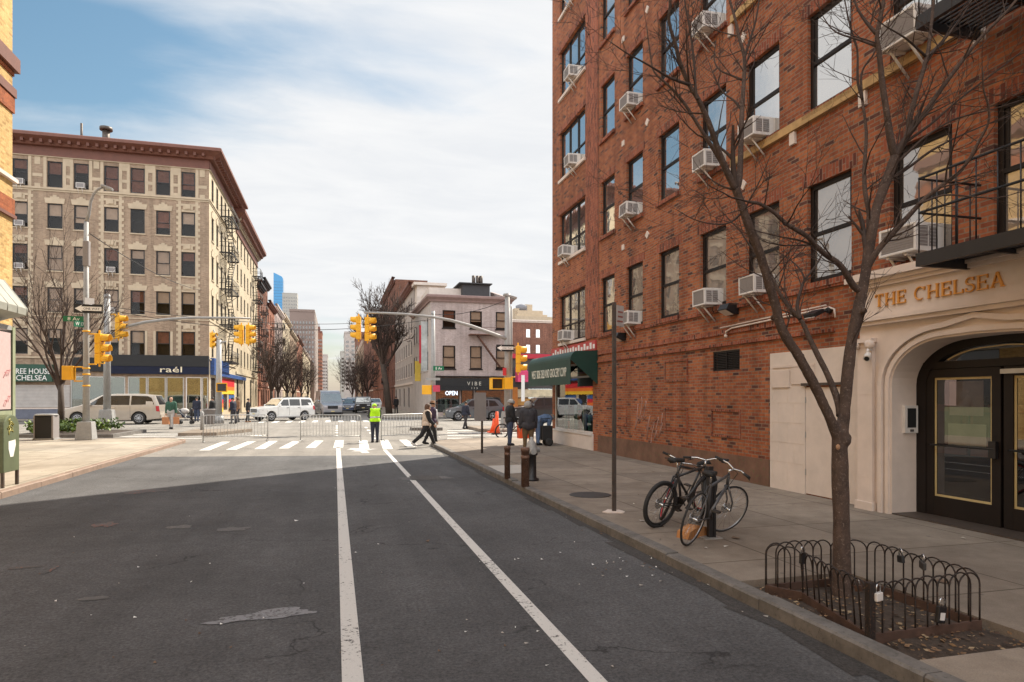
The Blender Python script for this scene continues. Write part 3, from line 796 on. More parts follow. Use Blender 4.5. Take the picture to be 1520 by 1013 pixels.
for i in range(1, 5):
    for nm in ('E', 'G'):
        for q in (-.55, .45):
            s = (CW[nm][0] if q < 0 else CW[nm][1]) + q * .9; z = SILL[i] - .4
            mb = MB(); lbox(mb, s - .07, s + .07, -.05, -.001, z, z + .22); part('inset_stone', mb, M['stone_white'], root)
kinds = {'bay': 'bay'}
for nm, (a, b) in CW.items():
    for i in range(6):
        pm = M['pane'] if i > 0 else M['pane_low']
        bl = None
        window(root, Rc, (a + b) / 2, SILL[i], b - a, WH, M['dark_bronze'], pm, kinds.get(nm, 'sash'), .07, M['stone'] if nm == 'bay' else M['brick_header'], t=.075 if nm != 'bay' else .06, head=None if nm == 'bay' else 'flat', head_m=M['brick_header'])
mb = MB(); rnd = random.Random(12)
for k in range(7):
    s, z = sY(945 + 6 * k), .95 + .55 * rnd.random()
    mb.tube([L(s + .11 * math.sin(q * 1.1 + k), -.006, z + .075 * q * math.cos(q * .8 + k)) for q in range(8)], .012, 4)
part('faded_graffiti', mb, paint('faded_chalky_spray', (.4, .24, .2), .9, var=.3), root)
# basement vent window
o = part('louvre_vent', MB(), M['black'], root); bpy.data.objects.remove(o)
mb = MB(); a, b, c, d = vent
lbox(mb, a, a + .04, .02, .06, c, d); lbox(mb, b - .04, b, .02, .06, c, d); lbox(mb, a + .04, b - .04, .02, .06, d - .04, d); lbox(mb, a + .04, b - .04, .02, .06, c, c + .04)
for k in range(9):
    z = c + .06 + k * (d - c - .1) / 9; lbox(mb, a + .04, b - .04, .03, .055, z, z + .02)
lbox(mb, (a + b) / 2 - .012, (a + b) / 2 + .012, .015, .05, c + .04, d - .04)
part('vent_grille', mb, M['dark_bronze'], root)

# corner shop: window, stall riser, sign band, awning
a, b, c, d = shop
mb = MB()
lbox(mb, a, a + .07, .03, .09, c, d); lbox(mb, b - .07, b, .03, .09, c, d); lbox(mb, a + .07, b - .07, .03, .09, c, c + .07); lbox(mb, a + .07, b - .07, .03, .09, d - .5, d - .44); lbox(mb, a + .07, b - .07, .03, .09, d - .06, d)
sw = part('shop_window', mb, M['white_metal'], root)
mb = MB(); mb.quad(L(a + .07, .06, c + .07), L(b - .07, .06, c + .07), L(b - .07, .06, d - .06), L(a + .07, .06, d - .06)); part('pane', mb, M['shop_glass'], sw)
mb = MB(); lbox(mb, a + .08, b - .08, .066, .07, d - .44, d - .34, 0); lbox(mb, a + .08, b - .08, .066, .07, d - .36, d - .3, 1)
part('window_strip', mb, [paint('orange_strip', (.6, .22, .03), .5), paint('red_strip', (.5, .04, .03), .5)], sw)
mb = MB()
rnd = random.Random(11)
for k in range(14):
    s = a + .2 + rnd.random() * (b - a - .4); z = c + .05; hgt = rnd.uniform(.25, 1.0)
    lbox(mb, s - rnd.uniform(.05, .14), s + rnd.uniform(.05, .14), .2 + .02 * (k % 7), .3 + .01 * k, z, z + hgt, k % 4)
part('shop_display', mb, [paint('display_green', (.05, .2, .1)), paint('display_orange', (.5, .14, .04)), paint('display_white', (.6, .6, .55)), paint('display_teal', (.04, .16, .15))], sw)
mb = MB(); lbox(mb, a - .02, b + .06, -.06, -.001, SW, .58); lbox(mb, a - .02, b + .06, -.09, -.001, .58, .63, 1)
part('stall_riser', mb, [M['stone_white'], M['white_metal']], root)
mb = MB(); lbox(mb, 0.02, sY(886), -.06, -.001, 3.28, 3.6)
sg = part('sign_band', mb, paint('faded_red_fascia', (.42, .05, .045), .5, var=.2), root)
for k in range(16):
    s = .25 + k * .265; h_ = .1 + .1 * abs(math.sin(k * 1.7)); mb = MB(); lbox(mb, s, s + .14, -.075, -.061, 3.34, 3.34 + h_); part('sign_remnant', mb, M['white_paint'], sg)
# awning: quarter-round canvas with end caps
XO = 7.02; y_n, y_f = onX(888, 545, XR).y, YC + .05
prof = [(XR - .02, 3.27)] + [(XO + .28 + .28 * math.cos(R(q)) * 1, 2.97 + .28 * math.sin(R(q))) for q in range(90, 181, 15)]
prof[1] = (XO + .34, 3.24)
prof += [(XO, 2.2), (XO + .012, 2.2)] + [(x + .012, z - .014) for x, z in reversed(prof[2:])] + [(XR - .02, 3.25)]
aw = part('awning', MB(), M['green_awning'], root); bpy.data.objects.remove(aw)
mb = MB(); n = len(prof)
vs_ = [(x, y_n, z) for x, z in prof] + [(x, y_f, z) for x, z in prof]
mb.add(vs_, [(i, (i + 1) % n, n + (i + 1) % n, n + i) for i in range(n)])
half = n // 2
for y in (y_n + .002, y_f - .002):
    cap = [(x, y, z) for x, z in prof[:half]] + [(XR - .02, y, 2.2)]
    mb.add(cap, [tuple(range(len(cap)))])
aw = part('awning', mb, M['green_awning'], root)
WT = paint('awning_lettering', (.66, .64, .55), .7)
text_part('awning_lettering', 'WEST SIDE DELI AND GROCERY CORP', 3.75, .29, (XO - .004, y_f - .42, 2.46), R(-90), WT, aw, .006)

# pale painted wall with a service door left of the entrance
a, b = sY(1145), sY(1291)
mb = MB(); d0, d1 = sY(1197), sY(1257)
lbox(mb, a, d0, -.03, -.001, SW, 2.62); lbox(mb, d1, b + .1, -.03, -.001, SW, 2.62); lbox(mb, d0, d1, -.03, -.001, 2.0, 2.62)
for k in range(5):
    z = .62 + .36 * k
    lbox(mb, a, d0 - .002, -.034, -.03, z, z + .008)
    for q in (.25, .7): lbox(mb, a + (d0 - a) * (q if k % 2 else q - .18), a + (d0 - a) * (q if k % 2 else q - .18) + .008, -.034, -.03, z - .35, z - .001)
pw = part('painted_wall', mb, M['stone_white'], root)
mb = MB(); lbox(mb, d0 + .01, d1 - .01, -.02, -.001, SW + .02, 1.97)
sd_ = part('service_door', mb, M['stone_white'], root)
mb = MB()
for z in (.45, 1.1, 1.7): lbox(mb, d0 + .004, d0 + .02, -.034, -.021, z, z + .1)
part('hinge', mb, M['grey_metal'], sd_)
mb = MB(); lbox(mb, d0 - .06, d1 + .02, -.07, -.03, 2.0, 2.045); part('door_drip_cap', mb, M['dark_steel'], sd_)
mb = MB(); lbox(mb, sY(1149), sY(1175), -.055, -.03, 1.98, 2.29); lbox(mb, sY(1177), sY(1212), -.045, -.03, 2.03, 2.33); lbox(mb, sY(1149), sY(1212), -.05, -.0305, 2.34, 2.38)
part('wall_panel', mb, M['stone'], root)

# stone entrance: pilaster, arch wall, entablature, lettering, doors
PO = -.22                                              # front of the portal
pl0 = sY(1289)
mb = MB()
pe = DR + (DL - pl0)                                   # symmetrical right end
zt, zc = 2.98, 2.96
lbox(mb, pl0, DL - .0, PO + .06, -.001, SW, zc)        # left jamb wall
lbox(mb, DR, pe, PO + .06, -.001, SW, zc)
# arch spandrel: opening with round upper corners
r_ = .55; z_sp = 1.98
def archprof(inset, n=10):
    a0, a1, top = DL + inset, DR - inset, 2.6 - inset * .6
    pts = [(a0, SW)]
    pts += [(a0 + r_ * 1.6 - r_ * 1.6 * math.cos(R(90 * k / n)), z_sp + (top - .012 - z_sp) * math.sin(R(90 * k / n))) for k in range(n + 1)]
    mid = (a0 + a1) / 2
    pts += [(mid, top)]
    pts += [(a1 - (q[0] - a0), q[1]) for q in reversed(pts[:-1])]
    return pts
def ribbon(mb, A_, B_, y, m=0):
    n = len(A_)
    mb.add([L(p[0], y, p[1]) for p in A_] + [L(p[0], y, p[1]) for p in B_], [(i, i + 1, n + i + 1, n + i) for i in range(n - 1)], m)
def ribbon2(mb, A_, y0, B_, y1, m=0):
    n = len(A_)
    mb.add([L(p[0], y0, p[1]) for p in A_] + [L(p[0], y1, p[1]) for p in B_], [(i, i + 1, n + i + 1, n + i) for i in range(n - 1)], m)
ap = archprof(.0)
outer = []
for p in ap:
    outer.append((min(max(p[0], DL), DR), zc) if p[1] > SW + .01 else (p[0], p[1]))
outer[0] = (DL, SW); outer[-1] = (DR, SW)
ribbon(mb, ap, outer, PO + .06)
ribbon2(mb, ap, PO + .06, ap, .33)                     # soffit / reveals
# mouldings round the arch: raised bands
def offs(poly, d):
    out = []
    for i, p in enumerate(poly):
        a = V(poly[max(0, i - 1)]); b = V(poly[min(len(poly) - 1, i + 1)]); t_ = (b - a).normalized()
        out.append((p[0] - t_.y * d, p[1] + t_.x * d))
    out[0] = (out[0][0], SW); out[-1] = (out[-1][0], SW); return out
for d0_, d1_, yy in ((.03, .1, .03), (.13, .2, .0)):
    A_, B_ = offs(ap, d0_), offs(ap, d1_)
    if yy == 0:                                        # the outer moulding rises to an ogee point at the crown
        mid = len(A_) // 2
        for q in (A_, B_):
            q[mid] = (q[mid][0], q[mid][1] + .07)
    ribbon(mb, A_, B_, PO + yy - .0); ribbon2(mb, A_, PO + yy, A_, PO + .06); ribbon2(mb, B_, PO + yy, B_, PO + .06)
portal = part('entrance_surround', mb, M['stone'], root)
for s0 in (pl0 + .02, pe - .3):                          # pilasters with capital scrolls
    mb = MB()
    lbox(mb, s0, s0 + .28, PO, PO + .059, SW + .12, 2.55); lbox(mb, s0 - .03, s0 + .31, PO - .03, PO + .058, SW, SW + .12)
    lbox(mb, s0 - .03, s0 + .31, PO - .05, PO + .058, 2.62, 2.68); lbox(mb, s0, s0 + .28, PO - .01, PO + .059, 2.55, 2.62)
    for q in (.0, .28):
        c = L(s0 + q, PO - .03, 2.585); mb.lathe([(.02, -.05), (.065, -.05), (.065, .03), (.03, .035), (.03, .05)], c, 14, 0, 'X')
    for q in range(3): lbox(mb, s0 + .002, s0 + .278, PO - .003, PO, .6 + .62 * q, .608 + .62 * q)
    part('pilaster', mb, M['stone'], portal)
mb = MB()                                              # entablature
e0, e1 = pl0 - .1, pe + .1
for y, z0_, z1_ in ((PO - .04, 2.681, 2.76), (PO - .08, 2.76, 2.82), (PO + .02, 2.82, 3.0)):
    pass
zb_ = 2.95
for dy, z0_, z1_ in ((-.03, 2.87, 2.93), (-.07, 2.93, 2.985), (-.01, 2.985, 3.0), (.0, 3.0, 3.42), (-.05, 3.42, 3.475), (-.09, 3.475, 3.53), (-.15, 3.53, 3.61), (-.11, 3.61, 3.65)):
    lbox(mb, e0 + dy * .6 + .1, e1 - dy * .6 - .1, PO + dy, -.001, z0_ + .0005, z1_)
part('entablature', mb, M['stone'], portal)
# blind scroll ornament above the cornice
mb = MB()
for k in range(7):
    c = L(CW['G'][1] + .02 + k * .13, -.03, 3.735 + .02 * (k % 2)); mb.lathe([(.01, -.03), (.055, -.03), (.05, .01), (.02, .02)], c, 10, 0, 'X')
part('carved_scroll', mb, M['stone_white'], portal)
# lettering with serifs
def serif_text(mb, s, x0, z0, hgt, total, y0, y1):
    adv = {'T': .8, 'H': .95, 'E': .78, 'C': .85, 'L': .75, 'S': .68, 'A': .9, ' ': .55}
    tot = sum(adv[c] for c in s); kx = total / tot; x = x0
    st, th = .15 * hgt, .085 * hgt
    def B(xa, xb, za, zb): lbox(mb, xa, xb, y0 + .0004 * (len(mb.v) // 8 % 9), y1, z0 + za * hgt, z0 + zb * hgt)
    def V_(xc, za=0, zb=1, w=st): B(xc - w / 2, xc + w / 2, za, zb)
    def serif(xc, z): B(xc - st * .95, xc + st * .95, z, z + .06)
    for c in s:
        w = adv[c] * kx; a, b = x + w * .1, x + w * .9
        if c == ' ': pass
        elif c == 'T':
            V_((a + b) / 2); B(a, b, .92, 1); B(a, a + th * .7, .76, .92); B(b - th * .7, b, .76, .92); serif((a + b) / 2, 0)
        elif c == 'H':
            for q in (a + st * .8, b - st * .8): V_(q); serif(q, 0); serif(q, .94)
            B(a + st, b - st, .47, .54)
        elif c in 'EL':
            q = a + st * .8; V_(q); serif(q, 0); serif(q, .94); B(q, b, 0, .08); B(b - th * .7, b, .08, .28)
            if c == 'E': B(q, b, .92, 1); B(b - th * .7, b, .74, .92); B(q, b - w * .16, .48, .55); B(b - w * .16 - th * .6, b - w * .16, .4, .63)
        elif c == 'A':
            m_ = (a + b) / 2
            for sg_, k0, k1, wd in ((1, a + st * .6, m_, th), (-1, b - st * .6, m_, st)):
                pts = [L(k0, (y0 + y1) / 2, z0 + .03 * hgt), L(k1, (y0 + y1) / 2, z0 + hgt)]
                d = pts[1] - pts[0]; n_ = V((0, d.z, -d.y)).normalized() * wd / 2; e = V(((y1 - y0) / 2 + .001 * (sg_ + 1), 0, 0))
                vs = [p + sx * n_ + sy * e for p in pts for sx in (-1, 1) for sy in (-1, 1)]
                mb.add(vs, [(0, 1, 3, 2), (4, 5, 7, 6), (0, 1, 5, 4), (2, 3, 7, 6), (0, 2, 6, 4), (1, 3, 7, 5)])
            B(a + w * .2, b - w * .2, .3, .37); serif(a + st * .6, 0); serif(b - st * .6, 0)
        else:
            m_ = (a + b) / 2; rx = (b - a) / 2; pts = []
            if c == 'C': pts = [(m_ + rx * math.cos(R(q)), .5 + .46 * math.sin(R(q))) for q in range(42, 322, 14)]
            else:
                pts = [(m_ + rx * .8 * math.cos(R(q)), .73 + .23 * math.sin(R(q))) for q in range(25, 271, 20)] + [(m_ + rx * .9 * math.cos(R(q)), .26 + .24 * math.sin(R(q))) for q in range(80, -156, -20)]
            k = len(pts); rad = [hgt * (.035 + .045 * math.sin(math.pi * i / (k - 1)) ** .8) for i in range(k)]
            mb.tube([L(p[0], (y0 + y1) / 2 - .004, z0 + p[1] * hgt) for p in pts], rad, 6, 0, True, False)
            if c == 'C': B(b - th, b, .72, .96)
            else: B(m_ + rx * .7 - th / 2, m_ + rx * .7 + th / 2, .76, .98); B(a, a + th, .04, .28)
        x += w
sa, sb = sY(1317, 447), sY(1515, 410)
for wd_, f0, f1 in (('THE', 0, .288), ('CHELSEA', .35, 1)):
    mb = MB(); serif_text(mb, wd_, sa + (sb - sa) * f0, 3.125, .185, (sb - sa) * (f1 - f0), PO - .025, PO + .001); part('gilt_lettering', mb, M['gold'], portal)
# doors (set back), transom light, intercom
DY = .3
fr_ = MB(); ds, de = DL + .02, DR - .02; midd = ds + 1.28
# transom: dark arched frame
inner = archprof(.16); outr = archprof(-.02)
ribbon(fr_, inner, outr, DY - .02); ribbon2(fr_, inner, DY - .02, inner, DY + .1)
lbox(fr_, ds + .1, de - .1, DY - .03, DY + .06, 2.2, 2.3)
df = part('door_frame', fr_, M['dark_bronze'], root)
mb = MB(); ip = archprof(.15); up = [p for p in ip if p[1] >= 2.2]
up = [(up[0][0], 2.28)] + up + [(up[-1][0], 2.28)]
mb.add([L(p[0], DY + .03, p[1]) for p in up], [tuple(range(len(up)))])
part('transom_pane', mb, M['door_glass'], df)
mb = MB(); ip = [p for p in archprof(.2) if p[1] > 2.3]; iq = [p for p in archprof(.225) if p[1] > 2.3]
k = min(len(ip), len(iq)); ribbon(mb, ip[:k], iq[:k], DY + .024)
part('gold_line', mb, M['pale_gold'], df)
for i, (x0_, x1_) in enumerate(((ds + .14, ds + .14 + 1.1), (ds + .14 + 1.14, de - .14))):
    mb = MB(); z0_, z1_ = SW + .02, 2.195
    lbox(mb, x0_, x0_ + .12, DY - .01, DY + .05, z0_, z1_); lbox(mb, x1_ - .12, x1_, DY - .01, DY + .05, z0_, z1_)
    lbox(mb, x0_ + .12, x1_ - .12, DY - .009, DY + .05, z1_ - .12, z1_); lbox(mb, x0_ + .12, x1_ - .12, DY - .009, DY + .05, z0_, z0_ + .27)
    dr = part('entrance_door', mb, M['dark_bronze'], root)
    g0, g1, h0, h1 = x0_ + .12, x1_ - .12, z0_ + .27, z1_ - .12
    mb = MB().quad(L(g0, DY + .02, h0), L(g1, DY + .02, h0), L(g1, DY + .02, h1), L(g0, DY + .02, h1)); part('door_pane', mb, M['door_glass'], dr)
    mb = MB()
    for q in ((g0, g0 + .03, h0, h1), (g1 - .03, g1, h0, h1), (g0 + .03, g1 - .03, h0, h0 + .03), (g0 + .03, g1 - .03, h1 - .03, h1)): lbox(mb, q[0], q[1], DY + .012, DY + .016, q[2], q[3])
    part('gold_line', mb, M['pale_gold'], dr)
    mb = MB(); z = 1.13; mb.tube([L(x0_ + .1, DY - .05, z), L(x1_ - .06, DY - .05, z)], .014, 8); lbox(mb, x1_ - .13, x1_ - .03, DY - .06, DY - .011, z - .12, z + .1)
    part('push_bar', mb, M['black_metal'], dr)
    if i == 0:
        mb = MB(); lbox(mb, g0 + .22, g1 - .14, DY + .024, DY + .027, 1.55, 2.02, 0); lbox(mb, g0 + .2, g1 - .1, DY + .024, DY + .027, 1.12, 1.44, 1)
        part('door_notice', mb, [paint('lilac_notice', (.4, .33, .36), .8), paint('pale_notice', (.42, .42, .38), .8)], dr)
mb = MB(); lbox(mb, ds + .14 + 1.13, ds + .14 + 1.45, DY - .06, DY - .031, 2.1, 2.16); part('door_closer', mb, M['grey_metal'], df)
mb = MB(); lbox(mb, DL, DR, -.16, DY + .12, SW - .05, SW + .017); part('threshold', mb, M['dark_steel'], root)
# lobby behind the doors
mb = MB(); xf = XR + 3.0
ya, yb = L(DL, 0, 0).y, L(DR, 0, 0).y
lob = (XR + .502, xf, yb - .2, ya + .2)
mb = MB()
for q in ((0, .56), (.62, 1.18), (1.24, 1.8), (1.86, 2.42)): lbox(mb, DL + .08 + q[0], DL + .08 + q[1], .46, .49, 1.0, 1.7, 0); lbox(mb, DL + .14 + q[0], DL + .02 + q[1], .44, .462, 1.1, 1.6, 1)
part('lobby_panelling', mb, [paint('lobby_red', (.2, .05, .03), .6), paint('lobby_brown', (.1, .04, .03), .6)], root)
mb = MB(); c0_ = sY(1322); z = 1.42
lbox(mb, DL - .012, DL + .1, .1, .13, 1.28, 1.74, 0); 
mb = MB(); p0 = L(DL, 0, 0)
a_, b_ = L(DL - .001, .02, 1.3), L(DL + .06, .26, 1.7)
lbox(mb, DL - .0, DL + .05, .03, .26, 1.28, 1.68, 0); lbox(mb, DL + .05, DL + .056, .07, .22, 1.36, 1.64, 1); lbox(mb, DL + .05, DL + .058, .11, .18, 1.3, 1.335, 2)
single('intercom_panel', mb, [M['white_metal'], M['black'], M['chrome']], 'pale metal intercom box with a dark keypad in the stone entrance jamb', 'intercom')
mb = MB()
cc = L(pl0 + .3, PO - .07, 2.42); mb.tube([cc + V((.07, 0, .09)), cc + V((.0, 0, .09)), cc], .022, 8); mb.ball(cc, .05, 0, 12, 8); mb.cyl(cc, cc + V((-.07, -.05, -.05)), .045, .05, 12, 0); mb.cyl(cc + V((-.071, -.051, -.051)), cc + V((-.075, -.053, -.053)), .036, .036, 12, 1)
single('security_camera', mb, [M['white_metal'], M['black']], 'small white dome camera under the scroll of the stone pilaster', 'camera')

# conduit along the wall and floodlights
mb = MB(); z = 3.36
pts = [L(sY(1081), -.06, 3.1), L(sY(1081), -.06, 3.17), L(sY(1090), -.06, 3.22), L(sY(1236), -.06, 3.28), L(sY(1243), -.06, 3.24), L(sY(1244.5), -.06, 3.1)]
mb.tube(pts, .017, 6); mb.tube([L(sY(1072), -.05, 3.27), L(sY(1230), -.05, 3.33)], .014, 6)
for u in (1081,): mb.ball(L(sY(u), -.06, 3.08), .035)
part('conduit', mb, M['stone'], root)
def floodlight(u, v, label, kind=0):
    p = onX(u, v, XR - .1); t = thing('floodlight', label, 'floodlight', (XR, p.y, p.z), 'floodlights on the red brick wall')
    if kind == 0:
        mb = MB(); pr = [(XR - .004, p.z + .1), (XR - .24, p.z + .1), (XR - .3, p.z - .02), (XR - .1, p.z - .12), (XR - .004, p.z - .12)]
        mb.prism([(x, z) for x, z in pr], p.y - .16, p.y + .16, 0, 'XZ'); part('housing', mb, M['black_metal'], t, .008)
        mb = MB(); a = V((XR - .297, 0, p.z - .03)); b = V((XR - .112, 0, p.z - .122)); n_ = V((-.45, 0, -.9)) * .006
        mb.quad(*[V((q.x, y, q.z)) + n_ for q, y in ((a, p.y - .14), (b, p.y - .14), (b, p.y + .14), (a, p.y + .14))])
        part('lens', mb, M['stone_white'], t)
    else:
        mb = MB(); mb.cyl((XR - .002, p.y - .05, p.z + .03), (XR - .09, p.y - .05, p.z + .03), .06, .05); mb.tube([(XR - .08, p.y - .05, p.z + .03), (XR - .2, p.y + .02, p.z)], .022, 6)
        mb.box((XR - .27, p.y + .05, p.z - .02), (.2, .28, .07), 0, Matrix.Rotation(R(-25), 3, 'Y')); part('housing', mb, M['black_metal'], t, .008)
        mb = MB(); mb.box((XR - .285, p.y + .05, p.z - .06), (.16, .23, .008), 0, Matrix.Rotation(R(-25), 3, 'Y')); part('lens', mb, M['white_paint'], t)
    return t
floodlight(1084, 459, 'wedge shaped black floodlight on the brick below the windows, left of the painted wall')
floodlight(921, 500, 'small wedge floodlight beside the top of the tall thin sign post, near the green awning')
floodlight(1224, 464, 'black floodlight on a bracket arm at the end of the conduit, above the painted wall', 1)

# air conditioners in the windows
def ac_proto():
    r0 = thing('air_conditioner', 'x', 'air conditioner', (0, 0, 0), 'window air conditioners on the red brick building')
    w, h, d = .54, .35, .36                            # local: +x outwards (towards the street)
    mb = MB(); t = .035
    mb.bx(-.12, d - .02, -w / 2, w / 2, 0, h, 0)
    for q in ((-w / 2, -w / 2 + t, 0, h), (w / 2 - t, w / 2, 0, h), (-w / 2 + t, w / 2 - t, 0, t), (-w / 2 + t, w / 2 - t, h - t, h)): mb.bx(d - .0195, d, q[0], q[1], q[2], q[3], 0)
    part('casing', mb, M['white_metal'], r0, .008)
    mb = MB(); mb.bx(d - .0185, d - .012, -w / 2 + t, w / 2 - t, t, h - t)
    for k in range(9): mb.bx(d - .012, d - .007, -w / 2 + t, w / 2 - t, t + .012 + k * .031, t + .026 + k * .031)
    part('rear_grille', mb, M['grey_mesh'], r0)
    for sgn in (-1, 1):
        mb = MB()
        for q in range(2):
            mb.bx(.03 + q * .15, .16 + q * .15, sgn * (w / 2 + .001), sgn * (w / 2 + .004), .06, h - .05, 0)
            for k in range(6): mb.bx(.04 + q * .15, .15 + q * .15, sgn * (w / 2 + .0045), sgn * (w / 2 + .009), .08 + k * .04, .092 + k * .04, 1)
        part('side_louvre', mb, [M['grey_mesh'], M['grey_metal']], r0)
    for y in (-.16, .1):
        mb = MB(); mb.tube([(.3, y, -.012), (.0, y, -.34)], .02, 4); mb.bx(-.1, .33, y - .02, y + .02, -.03, -.002)
        part('bracket', mb, M['white_metal'], r0)
    return r0
acp = ac_proto()
ordn = ['first', 'second', 'third', 'fourth', 'fifth', 'sixth']
colname = {'bay': 'the wide corner windows', 'B': 'the second narrow window row past the corner', 'D': 'the windows above the wedge floodlight', 'E': 'the windows above the painted wall end', 'G': 'the windows above the stone entrance'}
first = True
for nm, i, ds_ in (('bay', 0, -.3), ('bay', 1, -.3), ('bay', 2, .35), ('bay', 3, .35), ('bay', 4, .1), ('B', 0, 0), ('B', 1, 0), ('B', 2, 0), ('D', 0, 0), ('D', 1, 0), ('D', 2, 0), ('E', 0, 0), ('E', 1, 0), ('G', 0, 0), ('G', 1, 0)):
    q = acp if first else copy_tree(acp); first = False
    a, b = CW[nm]; p = L((a + b) / 2 + ds_, 0, SILL[i] + .02)
    place(q, p, R(180), 'white air conditioner in %s, %s floor of windows' % (colname[nm], ordn[i]))
    q.scale = (.92 + .12 * random.random(), .9 + .12 * random.random(), .92 + .12 * random.random()); q.rotation_euler.y = R(random.uniform(-3, 2.5)); q.rotation_euler.z += R(random.uniform(-2, 2))
    if nm == 'G': q.scale = (1.12, 1.15, 1.12)

# fire escape on the near windows
def fire_escape_chelsea(z, first):
    mb = MB(); y1 = onX(1362, 378, 6.95).y; y0 = y1 - 4.6; x0, x1 = 6.95, XR - .02
    mb.bx(x0 - .03, x0 + .03, y0, y1, z - .16, z); mb.bx(x0 + .03, x1, y1 - .05, y1, z - .16, z - .001); mb.bx(x0 + .03, x1, y0, y0 + .05, z - .16, z - .001)
    n = 11
    for k in range(n):
        x = x0 + .08 + k * (x1 - x0 - .1) / n; mb.bx(x, x + .045, y0 + .05, y1 - .05, z - .05, z - .03)
    for k in range(4):
        y = y0 + .6 + k * 1.1; mb.bx(x0 + .03, x1, y, y + .05, z - .1, z - .055)
    o = part('fire_escape', mb, M['black_metal'], root)
    mb = MB()
    for zz_ in (.92, .5): mb.tube([(x1, y1 - .02, z + zz_), (x0, y1 - .02, z + zz_), (x0, y0, z + zz_)], .016, 6)
    for k in range(17): 
        y = y1 - .25 * k - .02
        if y > y0: mb.cyl((x0, y, z - .02), (x0, y, z + .92), .009, n=5)
    for k in range(1, 5): x = x0 + k * .2; mb.cyl((x, y1 - .02, z - .02), (x, y1 - .02, z + .92), .009, n=5)
    part('railing', mb, M['black_metal'], o)
    mb = MB()                                          # stair flight to the platform above
    a_, b_ = V((x0 + .35, y1 - 1.15, z)), V((x0 + .35, y1 - 3.3, z + 2.92))
    for dx in (0, .5): mb.tube([a_ + V((dx, 0, 0)), b_ + V((dx, 0, 0))], .035, 4)
    for k in range(1, 12):
        p = a_.lerp(b_, k / 12); mb.bx(p.x, p.x + .5, p.y - .1, p.y + .08, p.z - .012, p.z + .012)
    part('stair', mb, M['black_metal'], o)
for z in (3.57, 6.49, 9.41): fire_escape_chelsea(z, 0)
mb = MB(); lbox(mb, -.04, LEN, -.12, .2, HTOP, HTOP + .22); part('parapet_coping', mb, M['stone'], root)
# ------------------------------------------------------------------ generic facade details
def cornice(parent, segs, z, h, dep, mat, brackets=.55, name='cornice', frieze=0.0, fm=None):
    """segs: list of (O, ang, W): cornice runs along each wall; profile stepped, dentils under it"""
    mb = MB()
    for O, ang, W in segs:
        Rm = Matrix.Translation(V((O[0], O[1], 0))) @ Matrix.Rotation(ang, 4, 'Z'); o = len(mb.v)
        e = 0
        pr = [(0, z), (-dep * .35, z), (-dep * .45, z + h * .25), (-dep * .8, z + h * .5), (-dep, z + h * .62), (-dep, z + h * .9), (-dep * .9, z + h), (0, z + h)]
        n = len(pr)
        for x, sg in ((0, 1), (W, -1)):
            for y, zz_ in pr: mb.v.append(tuple(Rm @ V((x + sg * y, y, zz_))))
        for i in range(n - 1): mb.f.append((o + i, o + i + 1, o + n + i + 1, o + n + i)); mb.m.append(0); mb.sm.append(False)
        k = int(W / brackets)
        for i in range(k):
            x = (i + .5) * W / k
            b = MB().bx(x - .1, x + .1, -dep * .72, -.001, z + h * .12, z + h * .55); b.xform(Rm); mb.add(b.v, b.f, 0)
        if frieze:
            b = MB().bx(.0, W, -.06, -.001, z - frieze, z - .002); b.xform(Rm); mb.add(b.v, b.f, 0)
            b = MB().bx(.0, W, -.12, -.001, z - frieze - .12, z - frieze - .002); b.xform(Rm); mb.add(b.v, b.f, 0)
    return part(name, mb, mat, parent)
def fire_escape(parent, Rm, s0, s1, zlist, dep=1.0, mat=None, ladder=True):
    """iron fire escape on a facade (local frame Rm, outside is -y)"""
    mat = mat or M['black_metal']
    first = None
    for i, z in enumerate(zlist):
        mb = MB()
        mb.bx(s0, s1, -dep, -dep + .05, z - .12, z); mb.bx(s0, s0 + .05, -dep + .05, -.01, z - .12, z - .001); mb.bx(s1 - .05, s1, -dep + .05, -.01, z - .12, z - .001)
        k = 8
        for j in range(k): y = -dep + .07 + j * (dep - .1) / k; mb.bx(s0 + .05, s1 - .05, y, y + .05, z - .06, z - .035)
        for q in (.9, .5): mb.tube([(s0, -.02, z + q), (s0, -dep + .02, z + q), (s1, -dep + .02, z + q), (s1, -.02, z + q)], .022, 4)
        n = max(4, int((s1 - s0) / .35))
        for j in range(n + 1): x = s0 + (s1 - s0) * j / n; mb.cyl((x, -dep + .02, z), (x, -dep + .02, z + .9), .012, n=4)
        for x in (s0, s1):
            for j in (1, 2): y = -dep + dep * j / 3; mb.cyl((x, y, z), (x, y, z + .9), .012, n=4)
        for x in (s0 + .1, s1 - .1): mb.tube([(x, -dep + .1, z - .1), (x, -.02, z - .8)], .025, 4)
        mb.xform(Rm); o = part('fire_escape', mb, mat, parent)
        if ladder and i + 1 < len(zlist):
            mb = MB(); zn = zlist[i + 1]; flip = i % 2
            xa, xb_ = (s0 + .5, s1 - .5) if not flip else (s1 - .5, s0 + .5)
            if abs(xb_ - xa) < 1.0: xa, xb_ = s0 + .3, s1 - .3
            for y in (-dep + .25, -dep + .7): mb.tube([(xa, y, z), (xb_, y, zn)], .035, 4)
            for j in range(1, 12): t_ = j / 12; x = xa + (xb_ - xa) * t_; mb.bx(x - .1, x + .1, -dep + .25, -dep + .7, z + (zn - z) * t_ - .02, z + (zn - z) * t_ + .02)
            mb.xform(Rm); part('stair', mb, mat, o)
